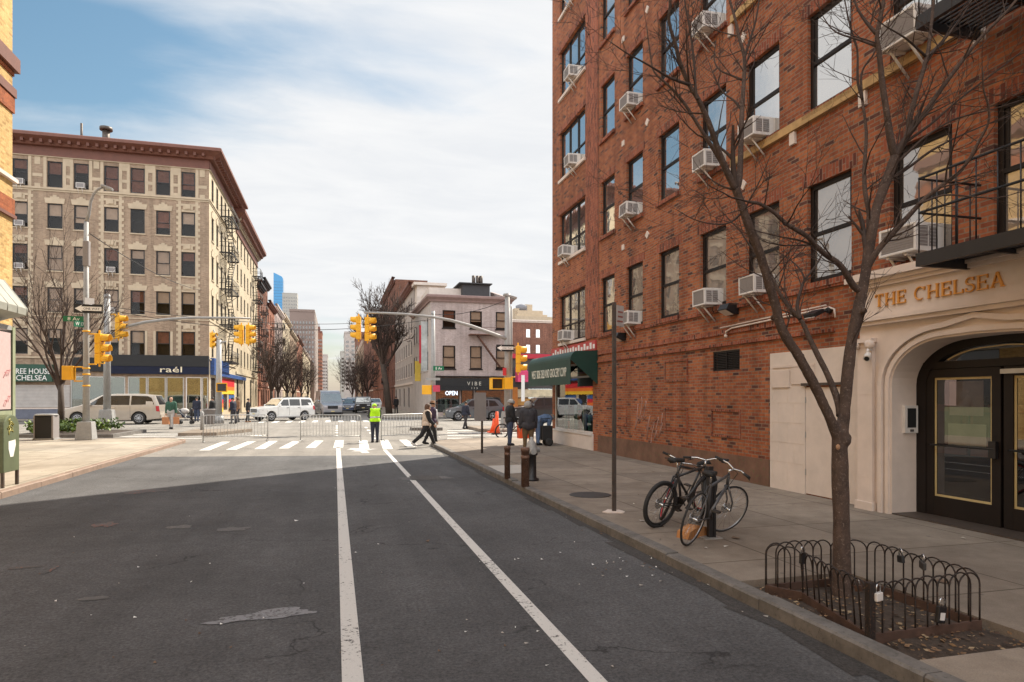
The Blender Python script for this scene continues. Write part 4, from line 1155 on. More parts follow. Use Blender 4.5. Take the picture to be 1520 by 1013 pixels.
def block(mb, x0, x1, y0, y1, z1, faces, m=0, mr=2):
    """plain faces of a building box; faces: string of W E S N for walls to add"""
    if 'W' in faces: mb.quad((x0, y0, 0), (x0, y1, 0), (x0, y1, z1), (x0, y0, z1), m)
    if 'E' in faces: mb.quad((x1, y0, 0), (x1, y1, 0), (x1, y1, z1), (x1, y0, z1), m)
    if 'S' in faces: mb.quad((x0, y0, 0), (x1, y0, 0), (x1, y0, z1), (x0, y0, z1), m)
    if 'N' in faces: mb.quad((x0, y1, 0), (x1, y1, 0), (x1, y1, z1), (x0, y1, z1), m)
    mb.quad((x0, y0, z1), (x1, y0, z1), (x1, y1, z1), (x0, y1, z1), mr)

# ------------------------------------------------------------------ near left: yellow brick corner building
root = thing('corner_building', 'yellow brick building with red brick bands at the left edge of the photo', 'building', (XL, 10, 0))
YL = onX(18.5, 300, XL).y
HL = 17.5
mb = MB()
holes = []
for i in range(4):
    for y in (3.0, 6.0, 9.0, 12.2, 15.4, 18.4, 21.0): holes.append((y + 25, y + 26.1, 5.2 + 3.1 * i, 7.0 + 3.1 * i))
RL = facade(mb, (XL, -25), R(90), YL + 25, 0, HL, holes, .13, 0, 0, 1)
block(mb, XL - 14, XL, -25, YL, HL, 'WSN', 0, 2)
part('wall', mb, [M['brick_yellow'], M['interior'], M['roof']], root)
for h in holes: window(root, RL, (h[0] + h[1]) / 2, h[2], 1.1, 1.8, M['dark_bronze'], M['pane_far'], 'sash', .08, M['brick_band'])
def lb(mb, y0, y1, out, z0, z1, m=0, ret=0): mb.bx(XL + .001, XL + out, y0, y1 + ret, z0, z1, m)
for v0, v1, out, mt in ((76, 97, .16, 'rust_brown'), (98, 104, .04, 'brick_band'), (123, 136, .09, 'rust_brown'), (137, 160, .05, 'brick_band'), (291, 315, .05, 'brick_band'), (315, 320, .09, 'rust_brown')):
    za, zb_ = onX(9, v1, XL).z, onX(9, v0, XL).z
    mb = MB(); mb.bx(XL - .3, XL + out, -24.9, YL + out, za, zb_); part('string_course', mb, M[mt], root)
za = onX(9, 262, XL).z
mb = MB(); mb.bx(XL - .3, XL + .12, -24.9, YL + .12, za - .06, za + .06); part('string_course', mb, M['stone'], root)
# shop on its ground floor: green corner post, poster, grey-white awning with gilt script
za, zb_ = onX(9, 610, XL).z, onX(9, 489, XL).z
mb = MB(); mb.bx(XL - .1, XL + .06, YL - .12, YL + .06, SW, zb_ + .1); mb.bx(XL + .001, XL + .05, YL - 3.5, YL - .121, zb_, zb_ + .12); mb.bx(XL + .001, XL + .05, YL - 3.5, YL - .121, SW, za)
shopf = part('shopfront', mb, paint('faded_green_paint', (.24, .27, .17), .6, var=.15), root)
mb = MB(); mb.bx(XL + .002, XL + .02, YL - 3.5, YL - .122, za + .001, zb_ - .001); part('pane', mb, M['pane_far'], shopf)
yq = onX(14.5, 550, XL).y
mb = MB(); mb.quad((XL + .03, yq - 1.4, za + .05), (XL + .03, yq, za + .05), (XL + .03, yq - .02, zb_ - .1), (XL + .03, yq - 1.4, zb_ - .1)); ps = part('poster', mb, paint('pale_pink_poster', (.46, .34, .33), .7, var=.1, scale=8), shopf)
mb = MB()
rnd = random.Random(2)
for k in range(8):
    y = yq - .12 - .1 * (k % 4); z = za + .3 + .85 * (k // 4) + rnd.random() * .15
    mb.tube([(XL + .034, y + .09 * math.sin(q * .9), z + .13 * q / 4 * math.cos(q * .6)) for q in range(7)], .008, 4)
part('poster_script', mb, paint('dusky_red_script', (.4, .1, .1)), ps)
# awning
ya = onX(44, 450, XL + 1.1).y
p0, p1 = onX(20, 424, XL + .25), onX(44, 464, XL + 1.1)
z0_, z1_, z2_ = p0.z, p1.z, onX(26, 487, XL + .5).z
mb = MB(); xo = XL + 1.05
pr = [(XL + .02, z0_), (XL + .45, z0_ - .02), (xo, z1_ + .1), (xo - .02, z1_ - .1), (XL + .55, z2_ + .2), (XL + .02, z2_ + .02)]
n = len(pr); yb_ = YL - 4.5
mb.add([(x, ya, z) for x, z in pr] + [(x, yb_, z) for x, z in pr], [(i, (i + 1) % n, n + (i + 1) % n, n + i) for i in range(n)])
mb.add([(x, ya - .001, z) for x, z in pr], [tuple(range(n))])
for k in range(7):
    y = ya - .05 - k * .6
    mb.tube([(x, y, z) for x, z in pr[:4]], .02, 4)
aw = part('awning', mb, paint('grey_white_awning', (.3, .3, .26), .6, var=.2, scale=2), root)
mb = MB(); mb.bx(XL + .02, XL + .62, yb_, ya + .02, z2_ - .14, z2_ + .0); part('awning_soffit', mb, M['lamp_grey'], aw)
me = text_mesh('lgano & Nays', 1, .03)
ang = math.atan2(z1_ + .1 - z0_, xo - XL - .45)
text_part('awning_script', 'lgano & Nay', 2.5, .42, (XL + .62, ya - 2.55, z0_ - .32), R(90), M['gold'], aw, .03, -.75)

# ------------------------------------------------------------------ far left corner: tan brick tenement with cream trim
root = thing('tenement_building', 'tan brick corner tenement with cream stone trim, russet tin cornice and a navy shop fascia', 'building', (XL, YF, 0))
TEN = root
def sX(u, v=400): return onY(u, v, YF).x
XW = -31.0; Y2 = 74.0; HT = 21.7; ZTR = 20.5
FRONT_O = (XW, YF); WF = XL - XW
colx = [(20, 39.4), (72, 91), (111.4, 130), (155.4, 175.4), (194.5, 214), (232.4, 251.8), (270, 289)]
cen = [(sX(a) + sX(b)) / 2 - XW for a, b in colx]
cen = [cen[0] - 4.2, cen[0] - 2.2] + cen
cen = [q for q in cen if q > .8]
ww = 1.03
def zF(v, u=280): return onY(u, v, YF).z
rows = [(zF(b), zF(a)) for a, b in ((493, 529), (434.5, 469), (375, 410.6), (315.8, 351), (256, 292.6))]
holes = [(c - ww / 2, c + ww / 2, a, b) for c in cen for a, b in rows]
zs0, zs1 = SW + .25, zF(560)
store = []
for ua, ub in ((105, 186), (190, 218), (219, 246), (247, 273), (276, 299), (300, 309)): store.append((sX(ua) - XW, sX(ub) - XW, zs0 if ua not in (276,) else SW + .03, zs1))
holes += store
mb = MB()
Rf = facade(mb, FRONT_O, 0, WF, 0, HT, holes, .12, 0, 0, 1, .6)
wS = 1.0
sc_ = [1.6, 3.9, 6.2, 8.4, 10.4, 12.6]
sholes = [(c - wS / 2, c + wS / 2, a, b) for c in sc_ for a, b in rows]
sholes += [(.6, 3.2, SW + .5, zs1), (3.5, 6.5, SW + .5, zs1), (6.9, 9.6, SW + .5, zs1), (10.2, 13.8, SW + .5, zs1)]
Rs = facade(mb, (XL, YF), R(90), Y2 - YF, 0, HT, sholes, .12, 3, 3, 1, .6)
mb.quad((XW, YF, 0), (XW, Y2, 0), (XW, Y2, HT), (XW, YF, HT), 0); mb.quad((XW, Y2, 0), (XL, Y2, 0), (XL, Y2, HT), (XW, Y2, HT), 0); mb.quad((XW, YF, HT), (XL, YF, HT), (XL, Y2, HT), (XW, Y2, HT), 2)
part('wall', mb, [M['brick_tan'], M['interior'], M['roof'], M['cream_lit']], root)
rnd = random.Random(21)
for ci, c in enumerate(cen):
    for ri, (a, b) in enumerate(rows):
        bl = M['curtain'] if rnd.random() < .35 else (M['blind'] if rnd.random() < .85 else None)
        if ri == 4: bl = M['curtain']
        window(root, Rf, c, a, ww, b - a, M['black_metal'], M['pane_thin'], 'sash', .06, M['cream'] if 0 < ri < 4 else None, bl, .06, rnd.choice((.35, .5, .5, .7, .95)), head='key' if 0 < ri < 4 and ci - len(cen) in (-6, -5, -3, -2) else None, head_m=M['cream'])
for ci, c in enumerate(sc_):
    for ri, (a, b) in enumerate(rows):
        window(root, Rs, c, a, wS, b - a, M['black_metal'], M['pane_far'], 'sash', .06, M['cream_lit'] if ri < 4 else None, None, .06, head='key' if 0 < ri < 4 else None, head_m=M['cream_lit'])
def fb(mb, s0, s1, out, z0, z1, Rm, m=0, y1=-.001):
    b = MB().bx(s0, s1, -out, y1, z0, z1, m); b.xform(Rm); mb.add(b.v, b.f, m)
# belt courses
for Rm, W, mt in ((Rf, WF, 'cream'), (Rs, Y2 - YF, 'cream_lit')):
    for za, h, out in ((rows[4][0] - .2, .14, .12), (rows[4][0] - .34, .13, .05), (rows[0][0] - .32, .12, .1), (rows[1][0] - .38, .08, .06), (ZTR, .14, .1)):
        mb = MB(); fb(mb, -.0, W, out, za, za + h, Rm); part('belt_course', mb, M[mt], root)
# quoined cream strips round every third window column and at the corner
strips = []
for ci, c in enumerate(cen):
    k = ci - len(cen)
    if k in (-1, -4, -7): strips.append(c)
for c in strips:
    mb = MB(); rr = random.Random(int(c * 10))
    z = rows[0][0] - .1
    while z < rows[4][0] - .4:
        for sg in (-1, 1):
            wd = .22 if int(z / .24) % 2 else .36
            x0 = c + sg * (ww / 2 + .02); fb(mb, min(x0, x0 + sg * wd), max(x0, x0 + sg * wd), .035, z, z + .235, Rf)
        z += .24
    part('quoin_strip', mb, M['cream'], root)
    for ri in range(0, 4):
        zt_ = rows[ri][1]
        mb = MB(); fb(mb, c - .5, c + .5, .06, zt_ + .02, zt_ + .2, Rf); fb(mb, c - .36, c + .36, .11, zt_ + .2, zt_ + .5, Rf); fb(mb, c - .55, c + .55, .05, zt_ + .5, zt_ + .68, Rf); fb(mb, c - .18, c + .18, .17, zt_ + .26, zt_ + .62, Rf)
        part('window_crest', mb, M['cream'], root)
# top storey: cream pilaster strips between windows
zt0, zt1 = rows[4][0] - .06, ZTR
for ci, c in enumerate(cen):
    mb = MB()
    for sg in (-1, 1):
        x0 = c + sg * (ww / 2 + .04); fb(mb, min(x0, x0 + sg * .22), max(x0, x0 + sg * .22), .04, zt0, zt1, Rf)
    part('window_surround', mb, M['cream'], root)
mids = [(cen[i] + cen[i + 1]) / 2 for i in range(len(cen) - 1)] + [cen[-1] + 1.05]
for m_ in mids:
    for hw_, za, zb_ in ((.34, rows[4][0] + .75, rows[4][0] + 1.0), (.2, rows[4][0] + 1.7, zt1), (.2, zt0, zt0 + .3)): mb = MB(); fb(mb, m_ - hw_, m_ + hw_, .03, za, zb_, Rf); part('panel_ornament', mb, M['cream'], root)
for ri in (0,):
    for c in cen:
        mb = MB(); fb(mb, c - ww / 2 - .2, c - ww / 2 - .03, .04, rows[0][0], rows[0][1], Rf); fb(mb, c + ww / 2 + .03, c + ww / 2 + .2, .04, rows[0][0], rows[0][1], Rf)
        if abs(min(strips, key=lambda q: abs(q - c)) - c) > .1: part('window_surround', mb, M['cream'], root)
# cornice with brackets and frieze
cornice(root, [(FRONT_O, 0, WF), ((XL, YF), R(90), Y2 - YF)], HT - .4, .78, 1.1, M['rust_brown'], .62, frieze=.62)
mb = MB(); mb.bx(XW, XL + .2, YF - .2, Y2, HT + .38, HT + .43); part('roof_edge', mb, M['rust_brown'], root)
# vents on the roof
for u, z, r_v, hh in ((107, HT + .4, .09, 2.0), (145, HT + .4, .28, 1.6), (240, HT + .4, .06, 1.0), (296, HT + .4, .05, 1.0)):
    x = sX(u); mb = MB(); mb.cyl((x, YF + 2, z), (x, YF + 2, z + hh), r_v, n=10)
    if r_v > .2: mb.cyl((x, YF + 2, z + hh), (x, YF + 2, z + hh + .25), r_v * 1.7, n=10)
    part('roof_vent', mb, M['dark_steel'], root)
fire_escape(root, Rs, 4.9, 9.4, [r[0] - .1 for r in rows], 1.1)
# street level of the tenement: fascia, awning band, shop windows, green sign, shutter
zf0, zf1 = zF(556), zF(529)
mb = MB(); fb(mb, sX(160) - XW, WF + .02, .35, zf0, zf1, Rf); nv = part('fascia', mb, M['navy'], root)
mb = MB(); fb(mb, sX(160) - XW, WF + .02, .38, zf0 + .62, zf1 + .02, Rf, 0, -.352); part('fascia_top', mb, M['black'], nv)
mb = MB(); fb(mb, .5, WF + .02, .3, zf0 - .0, zf0 + .35, Rs); fb(mb, .5, 8.5, .32, zf0 + .35, zf1 - .1, Rs); 
M['blue_vinyl'] = paint('blue_patterned_vinyl', (.03, .08, .25), .5, var=.8, scale=6)
part('side_fascia', mb, M['blue_vinyl'], root)
text_part('fascia_lettering', 'raél', 1.6, .46, (sX(239.5), YF - .372, zf0 + .14), 0, paint('cream_letter', (.75, .66, .48)), nv, .04)
mb = MB(); fb(mb, sX(108) - XW, sX(160) - XW - .002, .18, zF(553), zF(533), Rf); part('fascia', mb, M['black'], root)
gold_v = paint('autumn_window_graphic', (.13, .06, .02), .6, var=.8, scale=1.6)
pale_v = paint('pale_window_graphic', (.2, .22, .21), .7, var=.25, scale=1.2)
for k, (a, b, z0h, z1h) in enumerate(store):
    mb = MB(); t = .07
    for q in ((a, a + t, z0h, z1h), (b - t, b, z0h, z1h), (a + t, b - t, z1h - t, z1h), (a + t, b - t, z0h, z0h + t)): fb(mb, q[0], q[1], .02, q[2], q[3], Rf, 0, .05)
    fr = part('shop_window' if k != 4 else 'shop_door', mb, M['grey_metal'] if k != 4 else M['white_metal'], root)
    mb = MB(); b_ = MB().bx(a + t, b - t, .02, .03, z0h + t, z1h - t); b_.xform(Rf); mb.add(b_.v, b_.f); part('pane', mb, M['shop_glass'], fr)
    if 0 < k < 4:
        mb = MB(); zm = z0h + (z1h - z0h) * .62
        b_ = MB().bx(a + t, b - t, .06, .07, zm, z1h - t, 0); b_.bx(a + t, b - t, .06, .07, z0h + .8, zm - .02, 1); b_.xform(Rf)
        mb.add(b_.v[:8], b_.f[:6], 0); mb.add(b_.v[8:], b_.f[:6], 1); part('window_graphic', mb, [gold_v, pale_v], fr)
# green shop sign and roller shutter at the far left
a, b = sX(20), sX(81)
mb = MB(); mb.bx(a - 4, b, YF - .5, YF - .002, zF(568), zF(544)); gs = part('shop_sign', mb, paint('dark_green_sign', (.01, .06, .035), .5, var=.2), root)
WL = M['white_paint']
text_part('sign_lettering', 'TREE HOUSE', sX(79) - sX(21.5), .42, (sX(21.5), YF - .52, zF(557.5)), 0, WL, gs, .03)
text_part('sign_lettering', 'CHELSEA', sX(74) - sX(28.5), .4, (sX(28.5), YF - .52, zF(566.5)), 0, WL, gs, .03)
mb = MB()
for k in range(16): z = SW + .9 + k * .11; mb.bx(a - 4, sX(104), YF - .06, YF - .002, z, z + .095)
part('roller_shutter', mb, paint('grey_shutter', (.45, .42, .4), .55, .3, var=.15, scale=2), root)
mb = MB(); mb.bx(a - 4, sX(104), YF - .08, YF - .003, SW + .02, SW + .78, 0); mb.bx(a - 4, sX(104), YF - .09, YF - .003, SW + .78, SW + .86, 1); part('dado_panel', mb, [paint('blue_grey_dado', (.12, .13, .17), .7, var=.2), M['stone']], root)
# rainbow graphic on the side windows
rb = [(.55, .02, .03), (.75, .16, .02), (.82, .5, .03), (.03, .1, .3)]
RB = [paint('graphic_%s' % n, c, .5, var=.1) for n, c in zip(('red', 'orange', 'yellow', 'blue'), rb)]
def rainbow(s0, s1, z0, z1, order):
    mb = MB(); n = len(order)
    for k, q in enumerate(order):
        za, zb2 = z1 - (z1 - z0) * k / n, z1 - (z1 - z0) * (k + 1) / n
        b_ = MB().bx(s0, s1, -.05 - .001 * k, -.03, zb2, za, q); b_.xform(Rs); mb.add(b_.v, b_.f, q)
    part('rainbow_graphic', mb, RB, root)
rainbow(3.6, 13.8, zs1 - 1.35, zs1 + .1, [0, 0, 1, 2]); rainbow(3.6, 6.8, SW + .35, SW + 1.9, [3, 0, 1, 2]); rainbow(10.2, 13.8, SW + .35, SW + 1.9, [3, 0, 1, 2])
for k, (a, b) in enumerate(((.6, 3.2), (3.5, 6.5), (6.9, 9.6), (10.2, 13.8))):
    mb = MB()
    for q in ((a, a + .08, SW + .5, zs1), (b - .08, b, SW + .5, zs1)): fb(mb, q[0], q[1], .02, q[2], q[3], Rs, 0, .05)
    fr = part('shop_window', mb, M['white_metal'], root)
    mb = MB(); b_ = MB().bx(a + .08, b - .08, .02, .03, SW + .5, zs1); b_.xform(Rs); mb.add(b_.v, b_.f); part('pane', mb, M['pane_far'], fr)
# air conditioners in the tenement windows
first = True
for ci, ri, lab in ((-7, 4, 'top floor at the left edge'), (-7, 3, 'second floor from the top at the left edge'), (-7, 2, 'middle floor at the left edge'), (-5, 4, 'top floor, third window column from the left'), (-4, 2, 'middle floor above the navy fascia end'), (-4, 1, 'second row of windows above the minivan')):
    q = copy_tree(acp); c = cen[len(cen) + ci]; p = Rf @ V((c, .0, rows[ri][0] + .04))
    place(q, p, R(-90), 'white air conditioner in tan tenement, ' + lab, 'window air conditioners in the tan tenement')
    q.scale = (.8, 1.1, 1.15)

# ------------------------------------------------------------------ rows of houses along the far street
def row_house(name, label, x_face, side, y0, y1, h, wallm, nwin, nrow, base=3.6, trim='cream', corn=None, fe=False, stoop=None, depth=14, front=False, wm_=1.0, hm=1.75, grp=None, pane='pane_far', solid_front=True, sill=True):
    """a street house; side=-1: stands on the left and faces right (+X); +1: the reverse"""
    r_ = thing(name, label, 'building', (x_face, (y0 + y1) / 2, 0), grp)
    W = y1 - y0; fl = (h - base - .9) / nrow
    cs = [W * (i + .5) / nwin for i in range(nwin)]
    hm = min(hm, fl * .62); wm_ = min(wm_, W / nwin * .6)
    holes = [(c - wm_ / 2, c + wm_ / 2, base + fl * j + fl * .22, base + fl * j + fl * .22 + hm) for c in cs for j in range(nrow)]
    gh = [(c - .75, c + .75, SW + .5, base - .7) for c in cs[::2]]
    mb = MB()
    if side < 0: O, an = (x_face, y0), R(90)
    else: O, an = (x_face, y1), R(-90)
    Rm = facade(mb, O, an, W, 0, h, holes + gh, .12, 0, 0, 1, .4)
    xb = x_face + side * depth
    block(mb, min(xb, x_face), max(xb, x_face), y0, y1, h, 'SN' + ('W' if side < 0 else 'E'), 0, 2)
    part('wall', mb, [M[wallm], M['interior'], M['roof']], r_)
    for hh in holes: window(r_, Rm, (hh[0] + hh[1]) / 2, hh[2], hh[1] - hh[0], hh[3] - hh[2], M['black_metal'], M[pane], 'sash', .06, M[trim] if sill else None)
    for hh in gh: window(r_, Rm, (hh[0] + hh[1]) / 2, hh[2], hh[1] - hh[0], hh[3] - hh[2], M['black_metal'], M[pane], 'plain', .06, None)
    cornice(r_, [(O, an, W)], h - .5, .8, .55, M[corn or trim], .7)
    mb = MB(); fb(mb, 0, W, .1, base - .35, base - .1, Rm); part('belt_course', mb, M[trim], r_)
    if fe:
        c0 = fe if isinstance(fe, (int, float)) and fe is not True else W * .5
        fire_escape(r_, Rm, c0 - 1.6, c0 + 1.6, [base + fl * j + fl * .15 for j in range(nrow)], 1.0)
    return r_, Rm
# second tenement
r2, Rm2 = row_house('tenement_building', 'cream tenement with a russet cornice and fire escapes next to the tan corner tenement', XL, -1, 74.02, 94, 20.4, 'cream_lit', 7, 5, 4.6, 'cream_lit', None, 15.5)
cornice(r2, [((XL, 74.02), R(90), 19.96), ((XL - 14, 74.02), 0, 14)], 20.1, 1.3, 1.05, M['rust_brown'], .62, frieze=.9)
specs_l = [
    (94.02, 100, 17.0, 'brick_red2', 3, 4, 'rust_brown', 'black_metal', True, 'narrow orange brick house with a black cornice beside the cream tenement'),
    (100.02, 108, 18.6, 'brick_brown', 3, 5, 'rust_brown', 'black_metal', False, 'brown brick house with a heavy black cornice, second past the cream tenement'),
    (108.02, 120, 16.5, 'brick_red2', 4, 4, 'stone', 'rust_brown', True, 'red brick house with a fire escape in the left row behind the street trees'),
    (120.02, 138, 17.6, 'brick_pink', 6, 5, 'stone', 'stone', True, 'pale rose house with stone cornice in the left row behind the street trees'),
    (138.02, 160, 18.2, 'cream_lit', 7, 5, 'stone', 'cream', False, 'long cream house in the left row behind the street trees'),
    (160.02, 188, 17.2, 'brick_tan', 8, 4, 'cream', 'cream', True, 'tan house with pale cornice in the left row behind the street trees'),
    (188.02, 222, 18.4, 'brick_red2', 8, 5, 'stone', 'rust_brown', False, 'long red house far down the left row'),
    (222.02, 290, 17.4, 'cream_lit', 12, 4, 'stone', 'stone', False, 'long pale house far down the left row, before the brick slab tower'),
]
for y0, y1, h, wmn, nw, nr, tr, cn, fe, lab in specs_l:
    row_house('row_house', lab, XL, -1, y0, y1, h, wmn, nw, nr, 3.6, tr, cn, fe, grp='houses along the left of the far street', sill=y0 < 150)
M['brown_hazy'] = paint('hazy_brown_brick', (.25, .185, .16), .9, var=.1, scale=.1)  # distance haze put into the colour: brick greyed and lightened
# slab tower, slim towers and the glass tower far away
def tower(name, label, x0, x1, y0, y1, h, wm1, trimm, nx=5, nz=14, ny=4, mat2=None, top=None):
    r_ = thing(name, label, 'building', ((x0 + x1) / 2, y0, 0), 'towers in the distance')
    mb = MB(); block(mb, x0, x1, y0, y1, h, 'WESN', 0, 1); part('wall', mb, [M[wm1], M['roof']], r_)
    mb = MB()
    for face in ('S', 'E', 'W'):
        n = nx if face == 'S' else ny
        for i in range(n):
            for j in range(nz):
                z = 6 + (h - 9) * j / nz; zz_ = z + (h - 9) / nz * .5
                if face == 'S': x = x0 + (x1 - x0) * (i + .5) / n; d = (x1 - x0) / n * .26; mb.bx(x - d, x + d, y0 - .06, y0 - .01, z, zz_)
                else:
                    y = y0 + (y1 - y0) * (i + .5) / n; d = (y1 - y0) / n * .26; xx = x1 if face == 'E' else x0; sg = .06 if face == 'E' else -.06
                    mb.bx(min(xx + sg * .2, xx + sg), max(xx + sg * .2, xx + sg), y - d, y + d, z, zz_)
    tag(part('windows', mb, M['pane_far'], r_), None, None, None, 'stuff')
    if mat2:
        mb = MB()
        for k in range(9): y = y0 + (y1 - y0) * (k + .5) / 9; mb.bx(x1 + .07, x1 + .5, y - .5, y + .5, 4, h)
        part('pale_balcony_strip', mb, M[mat2], r_)
    mb = MB(); mb.bx(x0 - .2, x1 + .2, y0 - .2, y1 + .2, h + .002, h + 1.0)
    if top: mb.bx((x0 * 2 + x1) / 3, (x0 + 2 * x1) / 3, y0 + 2, y1 - 2, h + 1.002, h + top); mb.cyl(((x0 + x1) / 2, y0 + 4, h + top), ((x0 + x1) / 2, y0 + 4, h + top + 2), .2)
    part('roof_structure', mb, M[trimm], r_)
    return r_
xa, xb_ = onY(430, 500, 290.5).x, onY(466.5, 500, 290.5).x
tower('brick_slab_tower', 'brown brick slab tower rising behind the left row of houses', xa, xb_, 290.5, 335, onY(450, 463, 290.5).z, 'brown_hazy', 'brown_hazy', 8, 14, 6, 'stone_white')
xa, xb_ = onY(468.5, 500, 430).x, onY(478, 500, 430).x
tower('brick_tower', 'slim red brick tower with a stepped top beyond the slab tower', xa, xb_, 430, 450, onY(474, 494, 430).z, 'brick_red2', 'rust_brown', 3, 14, 3, None, 4)
xa, xb_ = onY(476, 500, 520).x, onY(486, 500, 520).x
tower('stone_tower', 'low grey distant tower at the end of the left row', xa, xb_, 520, 560, onY(480, 528, 520).z, 'stucco_grey', 'stucco_grey', 4, 10, 4)
M['grey_conc'] = paint('grey_tower_stone', (.36, .34, .31), .9, var=.08, scale=.05)
xa, xb_ = onY(419, 450, 1150).x, onY(441, 450, 1150).x
tower('concrete_tower', 'pale grey concrete tower block beside the blue glass skyscraper', xa, xb_, 1150, 1180, onY(430, 436, 1150).z, 'grey_conc', 'grey_conc', 9, 30, 3)
xa, xb_ = onY(406, 450, 1500).x, onY(420, 450, 1500).x
r_ = thing('glass_skyscraper', 'tall blue glass skyscraper with a curved slanted top in the distance', 'building', ((xa + xb_) / 2, 1500, 0), 'towers in the distance')
zt_ = onY(410, 405, 1500).z; zl = onY(420, 411, 1500).z
mb = MB(); pr = [(xa, 0), (xb_, 0), (xb_, zl - 4), (xb_ - 2, zl), (xa + 5, zt_ - 2), (xa, zt_)]
mb.prism(pr, 1500, 1530, 0, 'XZ')
gm, gnt, gb = newmat('blue_curtain_wall'); gb.inputs['Base Color'].default_value = (.05, .2, .38, 1); gb.inputs['Metallic'].default_value = .35; gb.inputs['Roughness'].default_value = .15
part('curtain_wall', mb, gm, r_)
mb = MB()
for k in range(40): z = 8 + k * (zl - 14) / 40; mb.bx(xa - .2, xb_ + .2, 1499.7, 1499.95, z, z + .8)
tag(part('floor_bands', mb, paint('blue_spandrel', (.04, .13, .25), .4), r_), None, None, None, 'stuff')

# ------------------------------------------------------------------ far right corner: pink painted brick house with the black shop
XP = 8.3
root = thing('corner_house', 'pink painted three storey corner house with a black shopfront lettered VIBE', 'building', (XP, YF, 0))
XP1 = onY(757, 500, YF).x; HP = 10.7
def pz(v, u=700): return onY(u, v, YF).z
def px_(u): return onY(u, 500, YF).x - XP
wins = []
for ua, ub in ((657, 676), (697.5, 715.5), (736, 755)):
    for va, vb in ((462, 488), (514, 548)): wins.append((px_(ua), px_(ub), pz(vb), pz(va)))
zsh0, zsh1 = pz(562), pz(579)
sh = [(.25, 2.6, SW + .35, zsh1), (2.75, 3.9, SW + .05, zsh1), (4.05, XP1 - XP - .2, SW + .35, zsh1)]
mb = MB()
Rp = facade(mb, (XP, YF), 0, XP1 - XP, 0, HP, wins + sh, .12, 0, 0, 1, .7)
sw_ = [1.3 + 2.1 * k for k in range(6)]
swin = [(c - .5, c + .5, z0, z0 + 1.75) for c in sw_ for z0 in (4.3, 7.4)]
Rq = facade(mb, (XP, 73), R(-90), 73 - YF, 0, HP, swin, .12, 3, 3, 1, .4)
block(mb, XP, XP1, YF, 73, HP, 'EN', 0, 2)
part('wall', mb, [M['brick_pink'], M['interior'], M['roof'], M['stucco_grey']], root)
rnd = random.Random(4)
for k, h_ in enumerate(wins): window(root, Rp, (h_[0] + h_[1]) / 2, h_[2], h_[1] - h_[0], h_[3] - h_[2], M['dark_bronze'], M['pane_thin'], 'sash', .06, M['dark_bronze'], M['blind'] if k != 0 else M['curtain'], .08, rnd.choice((.6, .9, .95)))
for h_ in swin: window(root, Rq, (h_[0] + h_[1]) / 2, h_[2], h_[1] - h_[0], h_[3] - h_[2], M['dark_bronze'], M['pane_far'], 'sash', .06, M['stucco_grey'])
cornice(root, [((XP, YF), 0, XP1 - XP), ((XP, 73), R(-90), 73 - YF)], HP - .3, .6, .4, paint('dusky_mauve_cornice', (.24, .16, .145), .8, var=.2), 50)
mb = MB(); fb(mb, 0, XP1 - XP, .5, zsh0 + .12, zsh0 + .2, Rp); part('shop_cornice', mb, M['dark_bronze'], root)
mb = MB(); fb(mb, 0, XP1 - XP, .4, pz(575), zsh0, Rp); vf = part('fascia', mb, M['black'], root)
mb = MB(); fb(mb, 0, XP1 - XP, .9, pz(580), pz(578.5), Rp); fb(mb, 0, XP1 - XP, .6, pz(578.4), pz(575.2), Rp); part('awning_edge', mb, M['black'], root)
LT = paint('pale_shop_letter', (.55, .52, .45), .6)
text_part('fascia_lettering', 'V I B E', 1.3, .33, (onY(692, 500, YF).x, YF - .42, pz(572.5)), 0, LT, vf, .02)
text_part('fascia_lettering', '1 1 3', .55, .17, (onY(698, 500, YF).x, YF - .62, pz(578)), 0, LT, vf, .02)
for k, (a, b, z0h, z1h) in enumerate(sh):
    mb = MB()
    for q in ((a, a + .08, z0h, z1h), (b - .08, b, z0h, z1h), (a + .08, b - .08, z1h - .07, z1h), (a + .08, b - .08, z0h, z0h + .07)): fb(mb, q[0], q[1], .02, q[2], q[3], Rp, 0, .05)
    fr = part('shop_window' if k != 1 else 'shop_door', mb, M['black_metal'], root)
    mb = MB(); b_ = MB().bx(a + .08, b - .08, .02, .03, z0h, z1h); b_.xform(Rp); mb.add(b_.v, b_.f); part('pane', mb, M['shop_glass'], fr)
    mb = MB(); rr = random.Random(k)
    for q in range(5):
        x = a + .2 + (b - a - .4) * q / 4.5; b_ = MB().bx(x, x + .22, .2, .4, z0h + .1, z0h + rr.uniform(.8, 1.7)); b_.xform(Rp); mb.add(b_.v, b_.f, q % 3)
    part('shop_display', mb, [paint('display_red', (.35, .03, .03)), paint('display_black', (.02, .02, .02)), paint('display_pale', (.45, .4, .38))], fr)
text_part('open_sign', 'OPEN', 1.1, .38, (onY(661, 500, YF).x, YF - .05, pz(587)), 0, emit('neon_white', (.75, .85, 1), 1.3), root, .03)
